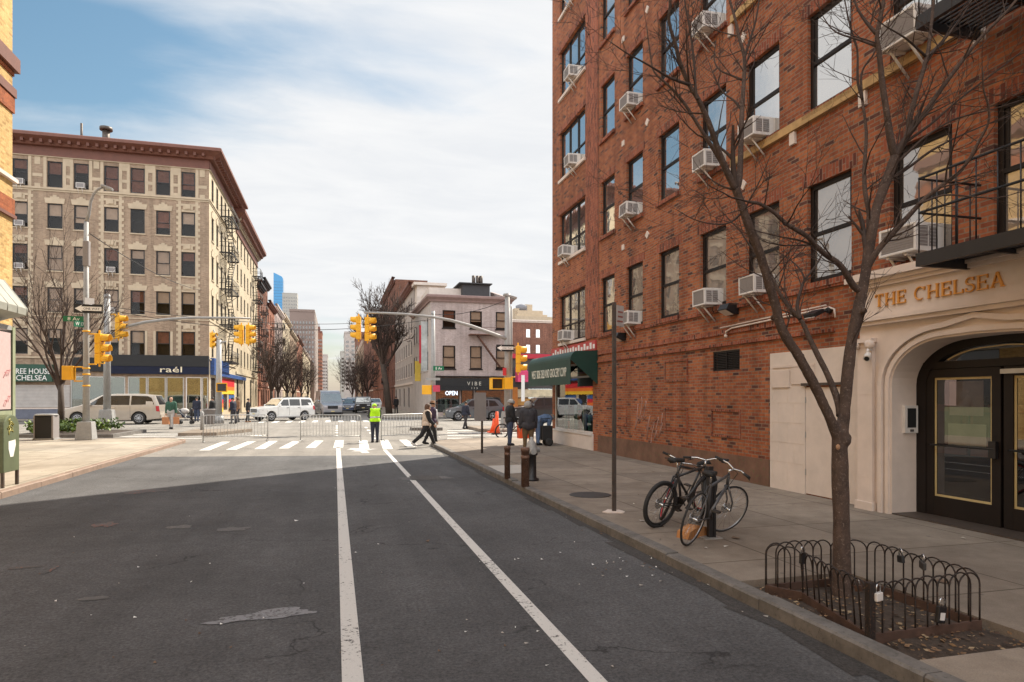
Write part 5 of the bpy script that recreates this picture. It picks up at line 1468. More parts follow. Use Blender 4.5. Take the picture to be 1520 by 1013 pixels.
# rooftop: dark penthouse, white parapet, stair bulkhead, sloping party wall
mb = MB(); a, b = onY(687, 450, YF + 5).x, onY(727, 450, YF + 5).x; mb.bx(a, b, YF + 5, YF + 9, HP, onY(700, 422, YF + 5).z); mb.bx(a - .4, b + .2, YF + 4.7, YF + 9, onY(700, 422, YF + 5).z + .001, onY(700, 420.5, YF + 5).z); part('rooftop_bulkhead', mb, paint('charcoal_cladding', (.055, .052, .055), .8, var=.15), root)
mb = MB(); a, b = onY(637, 440, YF + 6).x, onY(686, 440, YF + 6).x; mb.bx(a, b, YF + 6, YF + 6.2, HP, onY(660, 428, YF + 6).z); mb.bx(a, a + .2, YF + 6.2, 73, HP, onY(660, 428, YF + 6).z); part('roof_screen', mb, M['stone_white'], root)
mb = MB(); a, b = onY(618, 440, YF + 12).x, onY(660, 440, YF + 12).x; mb.bx(max(a, XP + .2), b, YF + 12, YF + 13.8, HP, onY(650, 425, YF + 12).z); mb.bx(a - .3, b + .2, YF + 11.6, YF + 13.9, onY(650, 425, YF + 12).z + .001, onY(650, 421, YF + 12).z); part('rooftop_bulkhead', mb, M['stone_white'], root)
mb = MB(); a, b = onY(743, 440, YF).x, XP1
mb.prism([(YF + .01, HP), (YF + 7, HP), (YF + 7, HP + 1.9), (YF + .01, HP + .3)], XP1 - .25, XP1 - .002, 0, 'YZ'); part('party_wall', mb, M['brick_pink'], root)
for u in (703, 709, 714): x = onY(u, 420, YF + 6).x; mb = MB().cyl((x, YF + 6, HP + 2.3), (x, YF + 6, HP + 3.3), .18, n=8); part('roof_vent', mb, M['dark_steel'], root)
# drop ladder and platform of its fire escape
mb = MB(); s0, s1, z = px_(695), px_(741), pz(497)
b_ = MB().bx(s0, s1, -.9, -.01, z - .08, z); b_.xform(Rp); mb.add(b_.v, b_.f)
a, b = Rp @ V((px_(706), -.7, z)), Rp @ V((px_(741), -.7, pz(546)))
for dy in (0, .4): mb.tube([a + V((0, dy, 0)), b + V((0, dy, 0))], .05, 4)
for k in range(1, 14): p = a.lerp(b, k / 14); mb.bx(p.x - .1, p.x + .1, p.y, p.y + .4, p.z - .03, p.z + .03)
mb.tube([Rp @ V((s0, -.88, z + .6)), Rp @ V((s1, -.88, z + .6))], .02, 4)
part('fire_escape', mb, paint('rusty_iron', (.13, .06, .04), .8, var=.3, scale=4), root)
# banners on its side wall
for y, z0h, z1h, mt in ((62.5, 5.0, 8.6, paint('red_banner', (.5, .03, .05))), (61.0, 4.2, 8.8, paint('grey_white_mural', (.4, .42, .42), .8, var=.5, scale=1.2)), (66.0, 3.4, 5.4, paint('yellow_banner', (.5, .35, .05)))):
    mb = MB(); mb.bx(XP - .75, XP - .72, y, y + .1, z0h, z1h) if False else mb.bx(XP - .6, XP - .02, y, y + .04, z0h, z1h); part('banner', mb, mt, root)
# ladders etc. of the right row
specs_r = [
    (73.02, 95, 14.2, 'stucco_grey', 8, 4, 'stone', 'rust_brown', False, 'grey stuccoed four storey house next to the pink corner house'),
    (95.02, 120, 18.6, 'brick_brown', 8, 5, 'rust_brown', 'rust_brown', True, 'tall brown brick house behind the big bare tree'),
    (120.02, 150, 17.5, 'brick_red2', 8, 5, 'rust_brown', 'rust_brown', True, 'red brick house in the right row behind the bare trees'),
    (150.02, 200, 19.5, 'brick_brown', 10, 5, 'stone', 'rust_brown', False, 'long brown brick house far down the right row'),
    (200.02, 255, 18.5, 'brick_tan', 10, 5, 'stone', 'stone', False, 'long tan house far down the right row'),
]
for y0, y1, h, wmn, nw, nr, tr, cn, fe, lab in specs_r:
    row_house('row_house', lab, XP, 1, y0, y1, h, wmn, nw, nr, 3.6, tr, cn, fe, depth=3.2 if y0 < 90 else 4.6, grp='houses along the right of the far street', sill=y0 < 100)
tower('apartment_tower', 'brown apartment tower above the end of the right row', XP, XP + 16, 255.5, 290, onY(532, 497, 256).z, 'brick_brown', 'brick_brown', 5, 9, 8)
xa = onY(511.5, 500, 380).x
tower('apartment_tower', 'dark grey apartment tower at the far end of the right row', xa, xa + 12, 380, 410, onY(515, 495, 380).z, 'stucco_grey', 'stucco_grey', 4, 12, 8)
xa = onY(505.5, 500, 520).x
tower('apartment_tower', 'small pale distant tower just right of the street end', xa, xa + 10, 520, 560, onY(508, 523, 520).z, 'grey_conc', 'grey_conc', 3, 10, 8)
# beyond the avenue on the right: low shop with a red band, red brick block, tan stepped block with a water tank
a, b = XP1 + .02, onY(860, 500, YF).x + 10
r_ = thing('low_shop', 'low dark shop with a red roof band and pink awning right of the pink house', 'building', (a, YF, 0))
mb = MB(); block(mb, a, b, YF + .3, YF + 12, pz(523), 'WESN', 0, 1); part('wall', mb, [paint('charcoal_wall', (.07, .065, .065), .8), M['roof']], r_)
mb = MB(); mb.bx(a, b, YF + .1, YF + .298, pz(531), pz(524)); part('roof_band', mb, paint('crimson_band', (.45, .025, .05), .5), r_)
mb = MB(); mb.bx(a + .4, b, YF + .18, YF + .295, SW + .6, pz(577), 0); mb.bx(a + .4, b, YF + .16, YF + .294, pz(590), pz(578), 1); mb.bx(a + .4, b, YF + .15, YF + .293, pz(602), pz(592), 2); part('shop_window', mb, [M['shop_glass'], paint('pale_sign_glass', (.6, .52, .36), .6, var=.3), paint('amber_sign', (.42, .22, .06), .6, var=.5, scale=3)], r_)
mb = MB(); x = onY(765, 600, YF).x; mb.bx(x - .3, x + .2, YF - .1, YF + .15, SW, pz(575)); part('corner_post', mb, paint('orange_post', (.45, .16, .03), .6), r_)
mb = MB(); x0, x1_ = onY(769, 560, YF - .9).x, onY(784, 560, YF - .9).x; mb.prism([(YF + .1, pz(545)), (YF - .9, pz(552)), (YF - .9, pz(567)), (YF + .1, pz(567))], x0, x1_, 0, 'YZ'); part('awning', mb, paint('pink_awning', (.62, .06, .16), .6), r_)
mb = MB(); x0 = onY(774, 590, YF - 1).x; mb.bx(x0, x0 + .32, YF - .98, YF - .94, pz(596), pz(557)); part('banner', mb, M['white_paint'], r_)
YB = 150
r_ = thing('brick_block', 'red brick block behind the low shop, seen past the corner of the red apartment building', 'building', (30, YB, 0))
x0, x1_ = onY(752, 500, YB).x, onY(850, 500, YB).x; hB_ = onY(790, 478, YB).z
mb = MB(); hs_ = []
for ua, ub in ((781, 787), (795.5, 801.5)):
    for va, vb in ((489, 501), (512, 524)): hs_.append((onY(ua, 500, YB).x - x0, onY(ub, 500, YB).x - x0, onY(790, vb, YB).z, onY(790, va, YB).z))
Rb = facade(mb, (x0, YB), 0, x1_ - x0, 0, hB_, hs_, .15, 0, 0, 1, .5); block(mb, x0, x1_, YB, YB + 14, hB_, 'WEN', 0, 2)
part('wall', mb, [M['brick_brown'], M['interior'], M['roof']], r_)
for h_ in hs_: window(r_, Rb, (h_[0] + h_[1]) / 2, h_[2], h_[1] - h_[0], h_[3] - h_[2], M['white_metal'], M['pane'], 'sash', .05, M['stone'])
cornice(r_, [((x0, YB), 0, x1_ - x0)], hB_ - .2, .6, .4, M['stone'], 2)
YB = 215
r_ = thing('stepped_block', 'tan stepped apartment block with a rooftop water tank in the right distance', 'building', (50, YB, 0))
q = lambda u: onY(u, 460, YB).x
qz = lambda v: onY(790, v, YB).z
mb = MB()
for ua, ub, va, d in ((765, 860, 470, 0), (769, 815, 466, 2), (773, 811, 459, 4), (771, 778, 455, 6), (788, 799, 448, 7)): mb.bx(q(ua), q(ub), YB + d, YB + 16 - d * .5, 0, qz(va))
part('wall', mb, [M['cream']], r_)
for k in range(5):
    x = q(776 + 8 * k); mb = MB().bx(x, x + 1.3, YB + 1.9, YB + 1.98, qz(477), qz(471)); part('window', mb, M['pane_far'], r_)
mb = MB(); c = ((q(779) + q(788)) / 2, YB + 8, 0); mb.lathe([(2.0, qz(457)), (2.05, qz(450)), (.1, qz(446.5))], c, 14)
for k in range(4): mb.cyl((c[0] + 1.5 * (-1) ** k, c[1] + 1.5 * (-1) ** (k // 2), qz(462)), (c[0] + 1.5 * (-1) ** k, c[1] + 1.5 * (-1) ** (k // 2), qz(457)), .2, n=6)
part('water_tank', mb, paint('grey_water_tank', (.2, .2, .22), .8), r_)
# ------------------------------------------------------------------ traffic islands
def island(name_pts, mat=None, h=.15):
    pts = [(q.x, q.y) for q in name_pts]
    m = MB(); n = len(pts)
    m.add([(*p, -.02) for p in pts] + [(*p, h) for p in pts], [tuple(range(n, 2 * n))] + [(i, (i + 1) % n, n + (i + 1) % n, n + i) for i in range(n)])
    return struct('traffic_island', m, mat or M['concrete'])
def isl_px(u0, u1, vf, depth):
    a, b = onZ(u0, vf, .12), onZ(u1, vf, .12)
    return [V((a.x, a.y)), V((b.x, b.y)), V((b.x + .2, b.y + depth)), V((a.x, a.y + depth))]
PL = isl_px(20, 168, 646, 4.6); island(PL, M['kerb'])
RLI = isl_px(264, 318, 644, 4.0); RLI[2].x += 1.0; RLI[1].y += .6; island(RLI)
RI = isl_px(716, 840, 638.5, 4.5); island(RI)
island(isl_px(612, 657, 636, 1.2), M['kerb'])
mb = MB(); a, b = PL[0], PL[1]
mb.quad((a.x + .2, a.y + .2, .154), (b.x - .2, b.y + .2, .154), (b.x - .2, b.y + 4.2, .154), (a.x + .2, a.y + 4.2, .154)); struct('soil', mb, M['soil'])
rnd = random.Random(9); mb = MB()
for k in range(900):
    x, y = rnd.uniform(a.x + .3, b.x - .9), a.y + rnd.uniform(.3, 3.6)
    if noise.noise(V((x * .9, y * .9, 3))) < -.08: continue
    h = rnd.uniform(.15, .6); t = rnd.uniform(0, 6.3); p = V((x, y, .15)); d = V((math.cos(t) * .2, math.sin(t) * .2, 1)).normalized() * h
    s = V((-math.sin(t), math.cos(t), .3)) * rnd.uniform(.04, .09)
    for q in range(3):
        c = p + d * (.45 + .27 * q) + V((rnd.uniform(-.08, .08), rnd.uniform(-.08, .08), 0)); o = V((rnd.uniform(-.1, .1), rnd.uniform(-.1, .1), .09))
        mb.quad(c - s, c - o * .5, c + s, c + o, k % 2)
tag(single('ground_cover', mb, [paint('spring_leaf', (.13, .2, .022), .6, var=.3, scale=8), paint('dull_leaf', (.05, .09, .02), .7, var=.3, scale=8)], None, None), 'bright green spring plants in the kerbed bed round the left street tree', 'plants', None, 'stuff')

# ------------------------------------------------------------------ traffic signals
def signal_proto():
    r0 = thing('traffic_signal', 'x', 'traffic signal', (0, 0, 0), 'yellow traffic signals over the junction')
    mb = MB()
    for k in (-1, 0, 1): mb.box((0, .02, k * .36), (.34, .2, .345))
    mb.box((0, .025, 0), (.28, .17, 1.06)); mb.bx(-.03, .03, .0, .06, .53, .66); mb.bx(-.03, .03, .0, .06, -.64, -.53)
    part('housing', mb, M['signal_yellow'], r0, .02)
    for k, c in ((1, 'red'), (0, 'amber'), (-1, 'green')):
        mb = MB(); n = 14; vs = []; fs = []
        for yy in (-.08, -.34 + 0):
            for rr in (.155, .148):
                for j in range(n + 1):
                    a = R(-38 + 256 * j / n); e = yy if yy > -.2 else yy + (.1 if j in (0, n) else 0)
                    vs.append((rr * math.cos(a), e, k * .36 + rr * math.sin(a)))
        m_ = n + 1
        for j in range(n):
            fs += [(j, j + 1, 2 * m_ + j + 1, 2 * m_ + j), (m_ + j + 1, m_ + j, 3 * m_ + j, 3 * m_ + j + 1), (2 * m_ + j, 2 * m_ + j + 1, 3 * m_ + j + 1, 3 * m_ + j)]
        mb.add(vs, fs, 0, True); part('visor', mb, M['signal_yellow'], r0)
        mb = MB(); mb.lathe([(.0, -.105), (.1, -.1), (.145, -.085), (.145, -.079)], (0, 0, k * .36), 16, 0, 'Y')
        part('lens', mb, M['lens_' + c], r0)
    return r0
for c, q in (('red', (.12, .008, .006)), ('amber', (.16, .06, .004)), ('green', (.004, .05, .03))): M['lens_' + c] = paint('lens_' + c, q, .2, var=.1)
M['lens_hand'] = paint('dark_lens', (.03, .025, .02), .25)
def ped_proto():
    r0 = thing('pedestrian_signal', 'x', 'pedestrian signal', (0, 0, 0), 'yellow pedestrian signal boxes')
    mb = MB(); mb.box((0, 0, 0), (.5, .24, .46)); mb.bx(-.26, .26, -.2, -.121, .19, .23); mb.bx(-.26, -.23, -.2, -.121, -.23, .189); mb.bx(.23, .26, -.2, -.121, -.23, .189); part('housing', mb, M['signal_yellow'], r0, .02)
    mb = MB(); mb.box((0, -.128, 0), (.4, .012, .36)); part('lens', mb, M['lens_hand'], r0)
    return r0
SG, PD = signal_proto(), ped_proto()
_used = set()
def put(proto, p, rz, label, sc=1.0):
    if proto.name in _used: q = copy_tree(proto)
    else: q = proto; _used.add(proto.name)
    return place(q, p, rz, label, None, sc)
def sign_plate(name, label, cat, p, w, h, ang, mat, texts=(), group=None, edge=None, back=True):
    """flat sign: p = centre, faces local -y turned by ang"""
    r0 = thing(name, label, cat, p, group); Rm = Matrix.Translation(V(p)) @ Matrix.Rotation(ang, 4, 'Z')
    mb = MB().bx(-w / 2, w / 2, -.006, .006, -h / 2, h / 2); mb.xform(Rm); part('plate', mb, [mat], r0)
    for s, x, z, tw, th, m_ in texts:
        q = Rm @ V((x, -.009, z)); text_part('lettering', s, tw, th, q, ang, m_, r0, .004)
    return r0, Rm
def one_way(p, ang, w, h, label):
    r0, Rm = sign_plate('one_way_sign', label, 'road sign', p, w, h, ang, M['black'], group='one way signs')
    mb = MB(); y = -.0065
    hw, hh = w * .46, h * .3
    pts = [(-hw, 0), (-hw + h * .75, h * .42), (-hw + h * .62, hh * .75), (hw, hh * .75), (hw, -hh * .75), (-hw + h * .62, -hh * .75), (-hw + h * .75, -h * .42)]
    mb.add([Rm @ V((x, y - .002, z)) for x, z in pts], [tuple(range(len(pts)))]); part('arrow', mb, M['white_paint'], r0)
    text_part('lettering', 'ONE WAY', w * .55, h * .26, Rm @ V((-w * .16, y - .004, -h * .13)), ang, M['black'], r0, .003)
def pole_base(mb, p, w=.6, h=.75, top=.42):
    x, y, z = p
    mb.add([(x - w / 2, y - w / 2, z), (x + w / 2, y - w / 2, z), (x + w / 2, y + w / 2, z), (x - w / 2, y + w / 2, z), (x - top / 2, y - top / 2, z + h), (x + top / 2, y - top / 2, z + h), (x + top / 2, y + top / 2, z + h), (x - top / 2, y + top / 2, z + h)], [(3, 2, 1, 0), (4, 5, 6, 7), (0, 1, 5, 4), (1, 2, 6, 5), (2, 3, 7, 6), (3, 0, 4, 7)])
def pxz(v, t): return H - (v - HY) / F * t

# left lamp post with signals
b0 = onZ(128, 653, SW); t1 = tt(b0)
r0 = thing('street_lamp', 'tall grey lamp post with a curved arm and square base on the left pavement corner', 'lamp post', tuple(b0))
mb = MB(); pole_base(mb, b0, .62, .72, .5); part('base', mb, M['lamp_grey'], r0, .02)
zt_ = pxz(330, t1)
mb = MB(); mb.tube([b0 + V((0, 0, .7)), V((b0.x, b0.y, 4)), V((b0.x, b0.y, zt_))], [.13, .105, .085], 12)
arm = [V((b0.x, b0.y, zt_))]
for u, v in ((132, 318), (134.5, 300), (139, 288), (146, 281), (153, 278.5)): arm.append(at(u, v, t1 + (u - 128) * .0))
mb.tube(arm, [.07, .06, .055, .05, .045, .04], 8); part('pole', mb, M['lamp_grey'], r0)
mb = MB(); e = arm[-1]; mb.box(e + V((.14, 0, -.0)), (.42, .24, .1), 0, Matrix.Rotation(R(18), 3, 'Y')); mb.ball(e + V((.2, 0, -.06)), (.15, .1, .07)); part('lamp_head', mb, M['lamp_grey'], r0, .02)
mb = MB(); zz_ = pxz(377, t1); mb.box((b0.x + .02, b0.y - .02, zz_), (.22, .25, 1.0)); part('control_box', mb, M['grey_mesh'], r0, .03)
mb = MB()
for v in (492, 547, 556, 573): z = pxz(v, t1); mb.cyl((b0.x, b0.y, z - .03), (b0.x, b0.y, z + .03), .14, n=12)
for v, du in ((496, 15), (541, 15), (545, -18), (566, -18)): z = pxz(v, t1); q = at(128 + du, v, t1); mb.tube([(b0.x, b0.y, z), (q.x, q.y, z)], .03, 6)
part('signal_bracket', mb, M['signal_yellow'], r0)
put(SG, at(149, 518, t1 - .1), R(78), 'yellow traffic signal on the left lamp post, nearest the camera of the left signals', 1.12)
put(PD, at(100, 554, t1), R(100), 'yellow pedestrian signal box left of the lamp post, in front of the bare tree', 1.2)
p = at(131, 458.5, t1 - .16); one_way(p, 0, 1.02, .36, 'black one way sign with white arrow on the left lamp post, above green signs')
sign_plate('street_sign', 'green street name sign reading 8 Av on the left lamp post', 'street sign', at(109, 473.5, t1 - .17), .72, .21, 0, M['sign_green'], [('8 Av', -.2, -.065, .42, .13, M['white_paint'])], 'green street name signs')
sign_plate('street_sign', 'short green street name sign reading W 17 St below the 8 Av sign', 'street sign', at(121, 481.5, t1 - .19), .7, .24, R(62), M['sign_green'], [('W 17 St', -.28, -.07, .56, .14, M['white_paint'])], 'green street name signs')
sign_plate('street_sign', 'small white sign seen edge on above the one way sign of the left lamp post', 'street sign', at(133, 447.5, t1 - .2), .34, .26, R(40), M['white_paint'])

# left signal mast with a long arm
b0 = onZ(159, 635.5, .12); t2 = tt(b0)
r0 = thing('signal_mast', 'grey signal mast with a long curved arm over the avenue, behind the left lamp post', 'signal mast', tuple(b0))
mb = MB(); pole_base(mb, b0, .8, 1.0, .6); part('base', mb, M['lamp_grey'], r0, .02)
mb = MB(); z0_ = pxz(441, t2); mb.tube([b0 + V((0, 0, .9)), V((b0.x, b0.y, z0_))], [.19, .16], 12); mb.ball((b0.x, b0.y, z0_), .19, 0, 10, 6); part('pole', mb, M['lamp_grey'], r0)
def ypt(u, v, Y): return onY(u, v, Y)
ya_ = b0.y - .05
mb = MB(); ap_ = [V((b0.x, ya_, pxz(501, t2)))] + [ypt(u, v, ya_) for u, v in ((188, 485), (215, 478.5), (250, 474), (285, 471.8), (330, 472), (372, 473))]
mb.tube(ap_, [.09, .085, .08, .07, .065, .06, .05], 8); part('mast_arm', mb, M['lamp_grey'], r0)
mb = MB()
for v in (467, 503): q = ypt(172, v, ya_); mb.tube([(b0.x, b0.y, q.z), q], .03, 6)
part('signal_bracket', mb, M['signal_yellow'], r0)
put(SG, ypt(177, 485.5, ya_), R(80), 'yellow traffic signal on the left mast itself, higher and behind the lamp post signal', 1.2)
put(SG, ypt(357.5, 497, ya_), R(-95), 'yellow traffic signal at the end of the left mast arm, seen from its back', 1.05)
put(SG, ypt(369.5, 497, ya_), R(75), 'yellow traffic signal at the tip of the left mast arm with visors to the right', 1.05)

# small signal pole across the avenue on the left
b0 = onZ(325, 629, .1); t3 = tt(b0)
r0 = thing('signal_pole', 'slim grey signal pole by the rainbow shop corner across the avenue', 'signal pole', tuple(b0))
mb = MB(); mb.tube([b0, V((b0.x, b0.y, pxz(505, t3)))], [.2, .16], 10); mb.tube([V((b0.x, b0.y, pxz(510, t3))), at(317, 490, t3)], .06, 6); mb.tube([V((b0.x, b0.y, pxz(509, t3))), at(336, 507, t3)], .05, 6); mb.cyl(b0, b0 + V((0, 0, .5)), .32, .3, 10); part('pole', mb, M['lamp_grey'], r0)
put(SG, at(315.5, 505, t3), R(60), 'small distant yellow traffic signal on the slim pole by the rainbow shop', .9)
put(PD, at(329, 575.5, t3 - .3), R(10), 'yellow pedestrian signal on the slim pole by the rainbow shop', 1.25)

# right mast with arm and lamp
b0 = V((*at(753.5, 600, 36).xy, .12)); t4 = tt(b0)
r0 = thing('signal_mast', 'tall grey signal mast with long arm and lamp at the right avenue corner', 'signal mast', tuple(b0))
mb = MB(); pole_base(mb, b0, .7, .9, .55); part('base', mb, M['lamp_grey'], r0, .02)
z0_ = pxz(436, t4); mb = MB(); mb.tube([b0 + V((0, 0, .8)), V((b0.x, b0.y, z0_))], [.2, .15], 12)
mb.tube([V((b0.x + .22, b0.y, .9)), V((b0.x + .22, b0.y, pxz(455, t4)))], .05, 6); part('pole', mb, M['lamp_grey'], r0)
mb = MB(); a_ = at(749, 441, t4); mb.tube([V((b0.x, b0.y, z0_ - .1)), at(760, 441, t4)], .05, 6); mb.box(at(757, 440.5, t4), (.75, .28, .13), 0, Matrix.Rotation(R(14), 3, 'Y')); part('lamp_head', mb, M['lamp_grey'], r0, .03)
yb_ = b0.y - .05; mb = MB()
ap_ = [V((b0.x, yb_, pxz(504, t4)))] + [ypt(u, v, yb_) for u, v in ((735, 497), (700, 484.5), (670, 476), (640, 470.5), (600, 466.5), (570, 465), (540, 464.2))]
mb.tube(ap_, [.1, .095, .09, .08, .07, .06, .055, .05], 8); part('mast_arm', mb, M['lamp_grey'], r0)
mb = MB()
for v in (517, 560): z = pxz(v, t4); q = at(765, v, t4); mb.tube([(b0.x, b0.y, z), (q.x, q.y, z)], .035, 6)
part('signal_bracket', mb, M['signal_yellow'], r0)
put(SG, ypt(531.5, 487, yb_), R(-100), 'yellow traffic signal at the tip of the right mast arm, seen from behind', 1.1)
put(SG, ypt(546.5, 489, yb_), R(70), 'yellow traffic signal on the right mast arm, next to the tip, visors to the right', 1.15)
put(SG, at(770, 533.5, t4 - .1), R(75), 'large yellow traffic signal on the right mast pole in front of the far brick block', 1.35)
put(PD, at(736.5, 570, t4 - .4), R(10), 'yellow pedestrian signal left of the right mast pole', 1.35)
put(PD, at(752.5, 569.5, t4 - .55), R(85), 'yellow pedestrian signal on the front of the right mast pole', 1.35)
one_way(at(750, 517, t4 - .28), 0, 1.0, .36, 'black one way sign on the right mast pole before the pink house')
mb = MB(); q = at(749, 552, t4 - .3); sign_plate('red_sign', 'small red sign on the right mast pole above the pedestrian signals', 'road sign', q, .2, .42, 0, paint('sign_red', (.5, .03, .04), .5))
# pole on the far right corner, by the black shop
b0 = onZ(643, 628.5, .12); t5 = tt(b0)
r0 = thing('signal_pole', 'grey pole with small signs in front of the pink house corner', 'signal pole', tuple(b0))
mb = MB(); mb.tube([b0, V((b0.x, b0.y, pxz(462, t5)))], [.17, .12], 10); mb.cyl(b0, b0 + V((0, 0, .9)), .36, .26, 10); part('pole', mb, M['lamp_grey'], r0)
sign_plate('street_sign', 'green street name sign on the pole before the pink house', 'street sign', at(651, 547, t5 - .2), .7, .3, 0, M['sign_green'], [('8 Av', -.2, -.09, .42, .18, M['white_paint'])], 'green street name signs')
put(PD, at(634.5, 579, t5), R(150), 'yellow pedestrian signal on the pole before the black shop', 1.3)
sign_plate('red_sign', 'small red sign on the pole left of the OPEN sign', 'road sign', at(648, 577, t5 - .2), .5, .42, R(20), paint('sign_red2', (.55, .05, .1), .5))
sign_plate('street_sign', 'small white and black sign crossing the pole before the black shop', 'street sign', at(643, 563, t5 - .25), .9, .16, R(-20), M['lamp_grey'])

# overhead cables
def cable(a, b, sag, label, r=.018):
    mb = MB(); pts = []
    for i in range(21): f_ = i / 20; q = a.lerp(b, f_); q.z -= sag * 4 * f_ * (1 - f_); pts.append(q)
    mb.tube(pts, r, 5); single('cable', mb, M['black'], label, 'cable', 'cables over the junction')
cable(at(160, 455, t2), at(560, 478, 52), .5, 'upper black cable strung from the left mast across the junction')
cable(at(160, 460, t2), at(640, 474, t5), .9, 'lower black cable strung from the left mast to the far right pole')
cable(at(640, 466, t5), at(757, 443, t4), .35, 'short cable between the far right pole and the right mast')
cable(at(133, 347, t1), at(309, 432, 58), .5, 'dark cable from the left lamp post to the tan tenement')

# ------------------------------------------------------------------ crowd barriers
def barrier(u0, v0, u1, v1, label, z=0.0):
    a, b = onZ(u0, v0, z), onZ(u1, v1, z); d = b - a; L_ = d.length; an = math.atan2(d.y, d.x)
    r0 = thing('crowd_barrier', label, 'barrier', tuple(a), 'steel crowd barriers across the street', an)
    Rm = Matrix.Translation(a) @ Matrix.Rotation(an, 4, 'Z'); h = 1.08
    mb = MB(); pts = [(0, 0, .02), (0, 0, h - .12)] + [(.12 - .12 * math.cos(R(q)), 0, h - .12 + .12 * math.sin(R(q))) for q in (30, 60, 90)] + [(L_ - .12 + .12 * math.sin(R(q)), 0, h - .12 + .12 * math.cos(R(q))) for q in (0, 30, 60)] + [(L_, 0, h - .12), (L_, 0, .02)]
    mb.tube(pts, .021, 6); mb.tube([(0, 0, .22), (L_, 0, .22)], .018, 6); mb.xform(Rm); part('frame', mb, M['grey_metal'], r0)
    mb = MB(); n = 19
    for k in range(1, n): mb.cyl((L_ * k / n, 0, .22), (L_ * k / n, 0, h), .008, n=5)
    mb.xform(Rm); part('bars', mb, M['grey_metal'], r0)
    for x in (0.03, L_ - .03):
        mb = MB(); mb.tube([(x, -.3, .012), (x, -.1, .05), (x, .1, .05), (x, .3, .012)], .016, 5); mb.xform(Rm); part('foot', mb, M['grey_metal'], r0)
barrier(301.5, 657, 397.5, 654.5, 'steel crowd barrier at the left, in front of the white car')
barrier(446, 655.6, 535.5, 655.6, 'steel crowd barrier in the middle, in front of the grey van')
barrier(566, 655, 648, 650, 'steel crowd barrier behind the walking couple, right of the high visibility vest')

# ------------------------------------------------------------------ pavement furniture, right
def post_single(u, v, rad, h, label, seed):
    c = onZ(u, v, SW); mb = MB(); rnd = random.Random(seed)
    mb.lathe([(rad, 0), (rad, h - .07), (rad * 1.12, h - .07), (rad * 1.12, h - .005), (rad * .85, h), (.0, h + .008)], c, 18)
    mb.lathe([(rad * 1.04, h * .72), (rad * 1.1, h * .74), (rad * 1.1, h * .78), (rad * 1.04, h * .8)], c, 18)
    single('bollard', mb, M['rusty_post'], label, 'bollard', 'rusty pipe bollards beside the hydrant')
M['rusty_post'] = paint('rust_painted_pipe', (.14, .075, .05), .7, var=.45, scale=9, dirt=(.3, .26, .22))
post_single(753, 711, .06, .68, 'thinner rusty pipe bollard on the left of the black hydrant', 1)
post_single(779.5, 722.5, .075, .74, 'thicker rusty pipe bollard close in front of the black hydrant', 2)
c = onZ(789, 713.5, SW)
r0 = thing('fire_hydrant', 'black fire hydrant with a silver bonnet behind the rusty bollards', 'hydrant', tuple(c))
mb = MB(); mb.lathe([(.15, 0), (.15, .04), (.1, .06), (.095, .5), (.125, .52), (.125, .56)], c, 18); part('barrel', mb, M['black_metal'], r0)
mb = MB(); mb.lathe([(.12, .561), (.115, .66), (.09, .76), (.045, .82), (.03, .84), (.03, .88), (.0, .885)], c, 18); mb.cyl(c + V((-.17, 0, .62)), c + V((.17, 0, .62)), .05, n=10); mb.cyl(c + V((0, -.16, .6)), c + V((0, 0, .6)), .065, n=12); part('bonnet', mb, M['lamp_grey'], r0)
mb = MB(); mb.cyl(c + V((-.16, -.01, .28)), c + V((-.08, 0, .28)), .06, n=10); part('outlet_cap', mb, M['black_metal'], r0)
# tall thin post with a small sign near its top
c = onZ(912, 760, SW); tq = tt(c)
r0 = thing('sign_post', 'tall thin dark rusty post with a small white sign at its top', 'sign post', tuple(c))
zt_ = pxz(449, tq)
mb = MB(); mb.bx(c.x - .028, c.x + .028, c.y - .008, c.y + .008, SW, zt_); mb.bx(c.x - .028, c.x - .018, c.y + .008, c.y + .03, SW, zt_); mb.bx(c.x + .018, c.x + .028, c.y + .008, c.y + .03, SW, zt_); part('post', mb, M['dark_steel'], r0)
z0_, z1_ = pxz(484, tq), pxz(453, tq); mb = MB(); q = R(35)
Rm = Matrix.Translation((c.x + .03, c.y - .012, 0)) @ Matrix.Rotation(q, 4, 'Z'); mb.bx(0, .2, -.003, .003, z0_, z1_); mb.xform(Rm); pl_ = part('sign_plate', mb, paint('grey_white_plate', (.45, .42, .4), .5), r0)
mb = MB(); 
for k in range(3): mb.bx(.03, .17, -.0045, -.0035, z0_ + .06 + k * .07, z0_ + .085 + k * .07)
mb.bx(.0, .06, -.006, -.0046, z0_ + .06, z0_ + .08); mb.xform(Rm); part('sign_text_lines', mb, paint('dull_red_ink', (.3, .1, .08)), pl_)
mb = MB(); rnd = random.Random(3)
pts = [(c.x + .16 * math.cos(a) * rnd.uniform(.7, 1.2), c.y + .16 * math.sin(a) * rnd.uniform(.7, 1.2)) for a in [k * .63 for k in range(10)]]
mb.prism(pts, SW - .001, SW + .012); part('post_footing', mb, M['stone'], r0)
# grey back of a sign on a short post by the corner
c = onZ(715.5, 673, SW); tq = tt(c)
r0 = thing('sign_post', 'short post with a plain grey sign seen from the back near the corner', 'sign post', tuple(c))
mb = MB(); mb.cyl(c, V((c.x, c.y, pxz(584, tq))), .035, n=8); part('post', mb, M['dark_steel'], r0)
a, b = at(703, 600, tq), at(721.5, 600, tq); mb = MB(); mb.bx(a.x, b.x, c.y - .05, c.y - .038, pxz(625, tq), pxz(583, tq)); part('sign_plate', mb, paint('dull_grey_plate', (.22, .2, .19), .6, var=.1), r0)
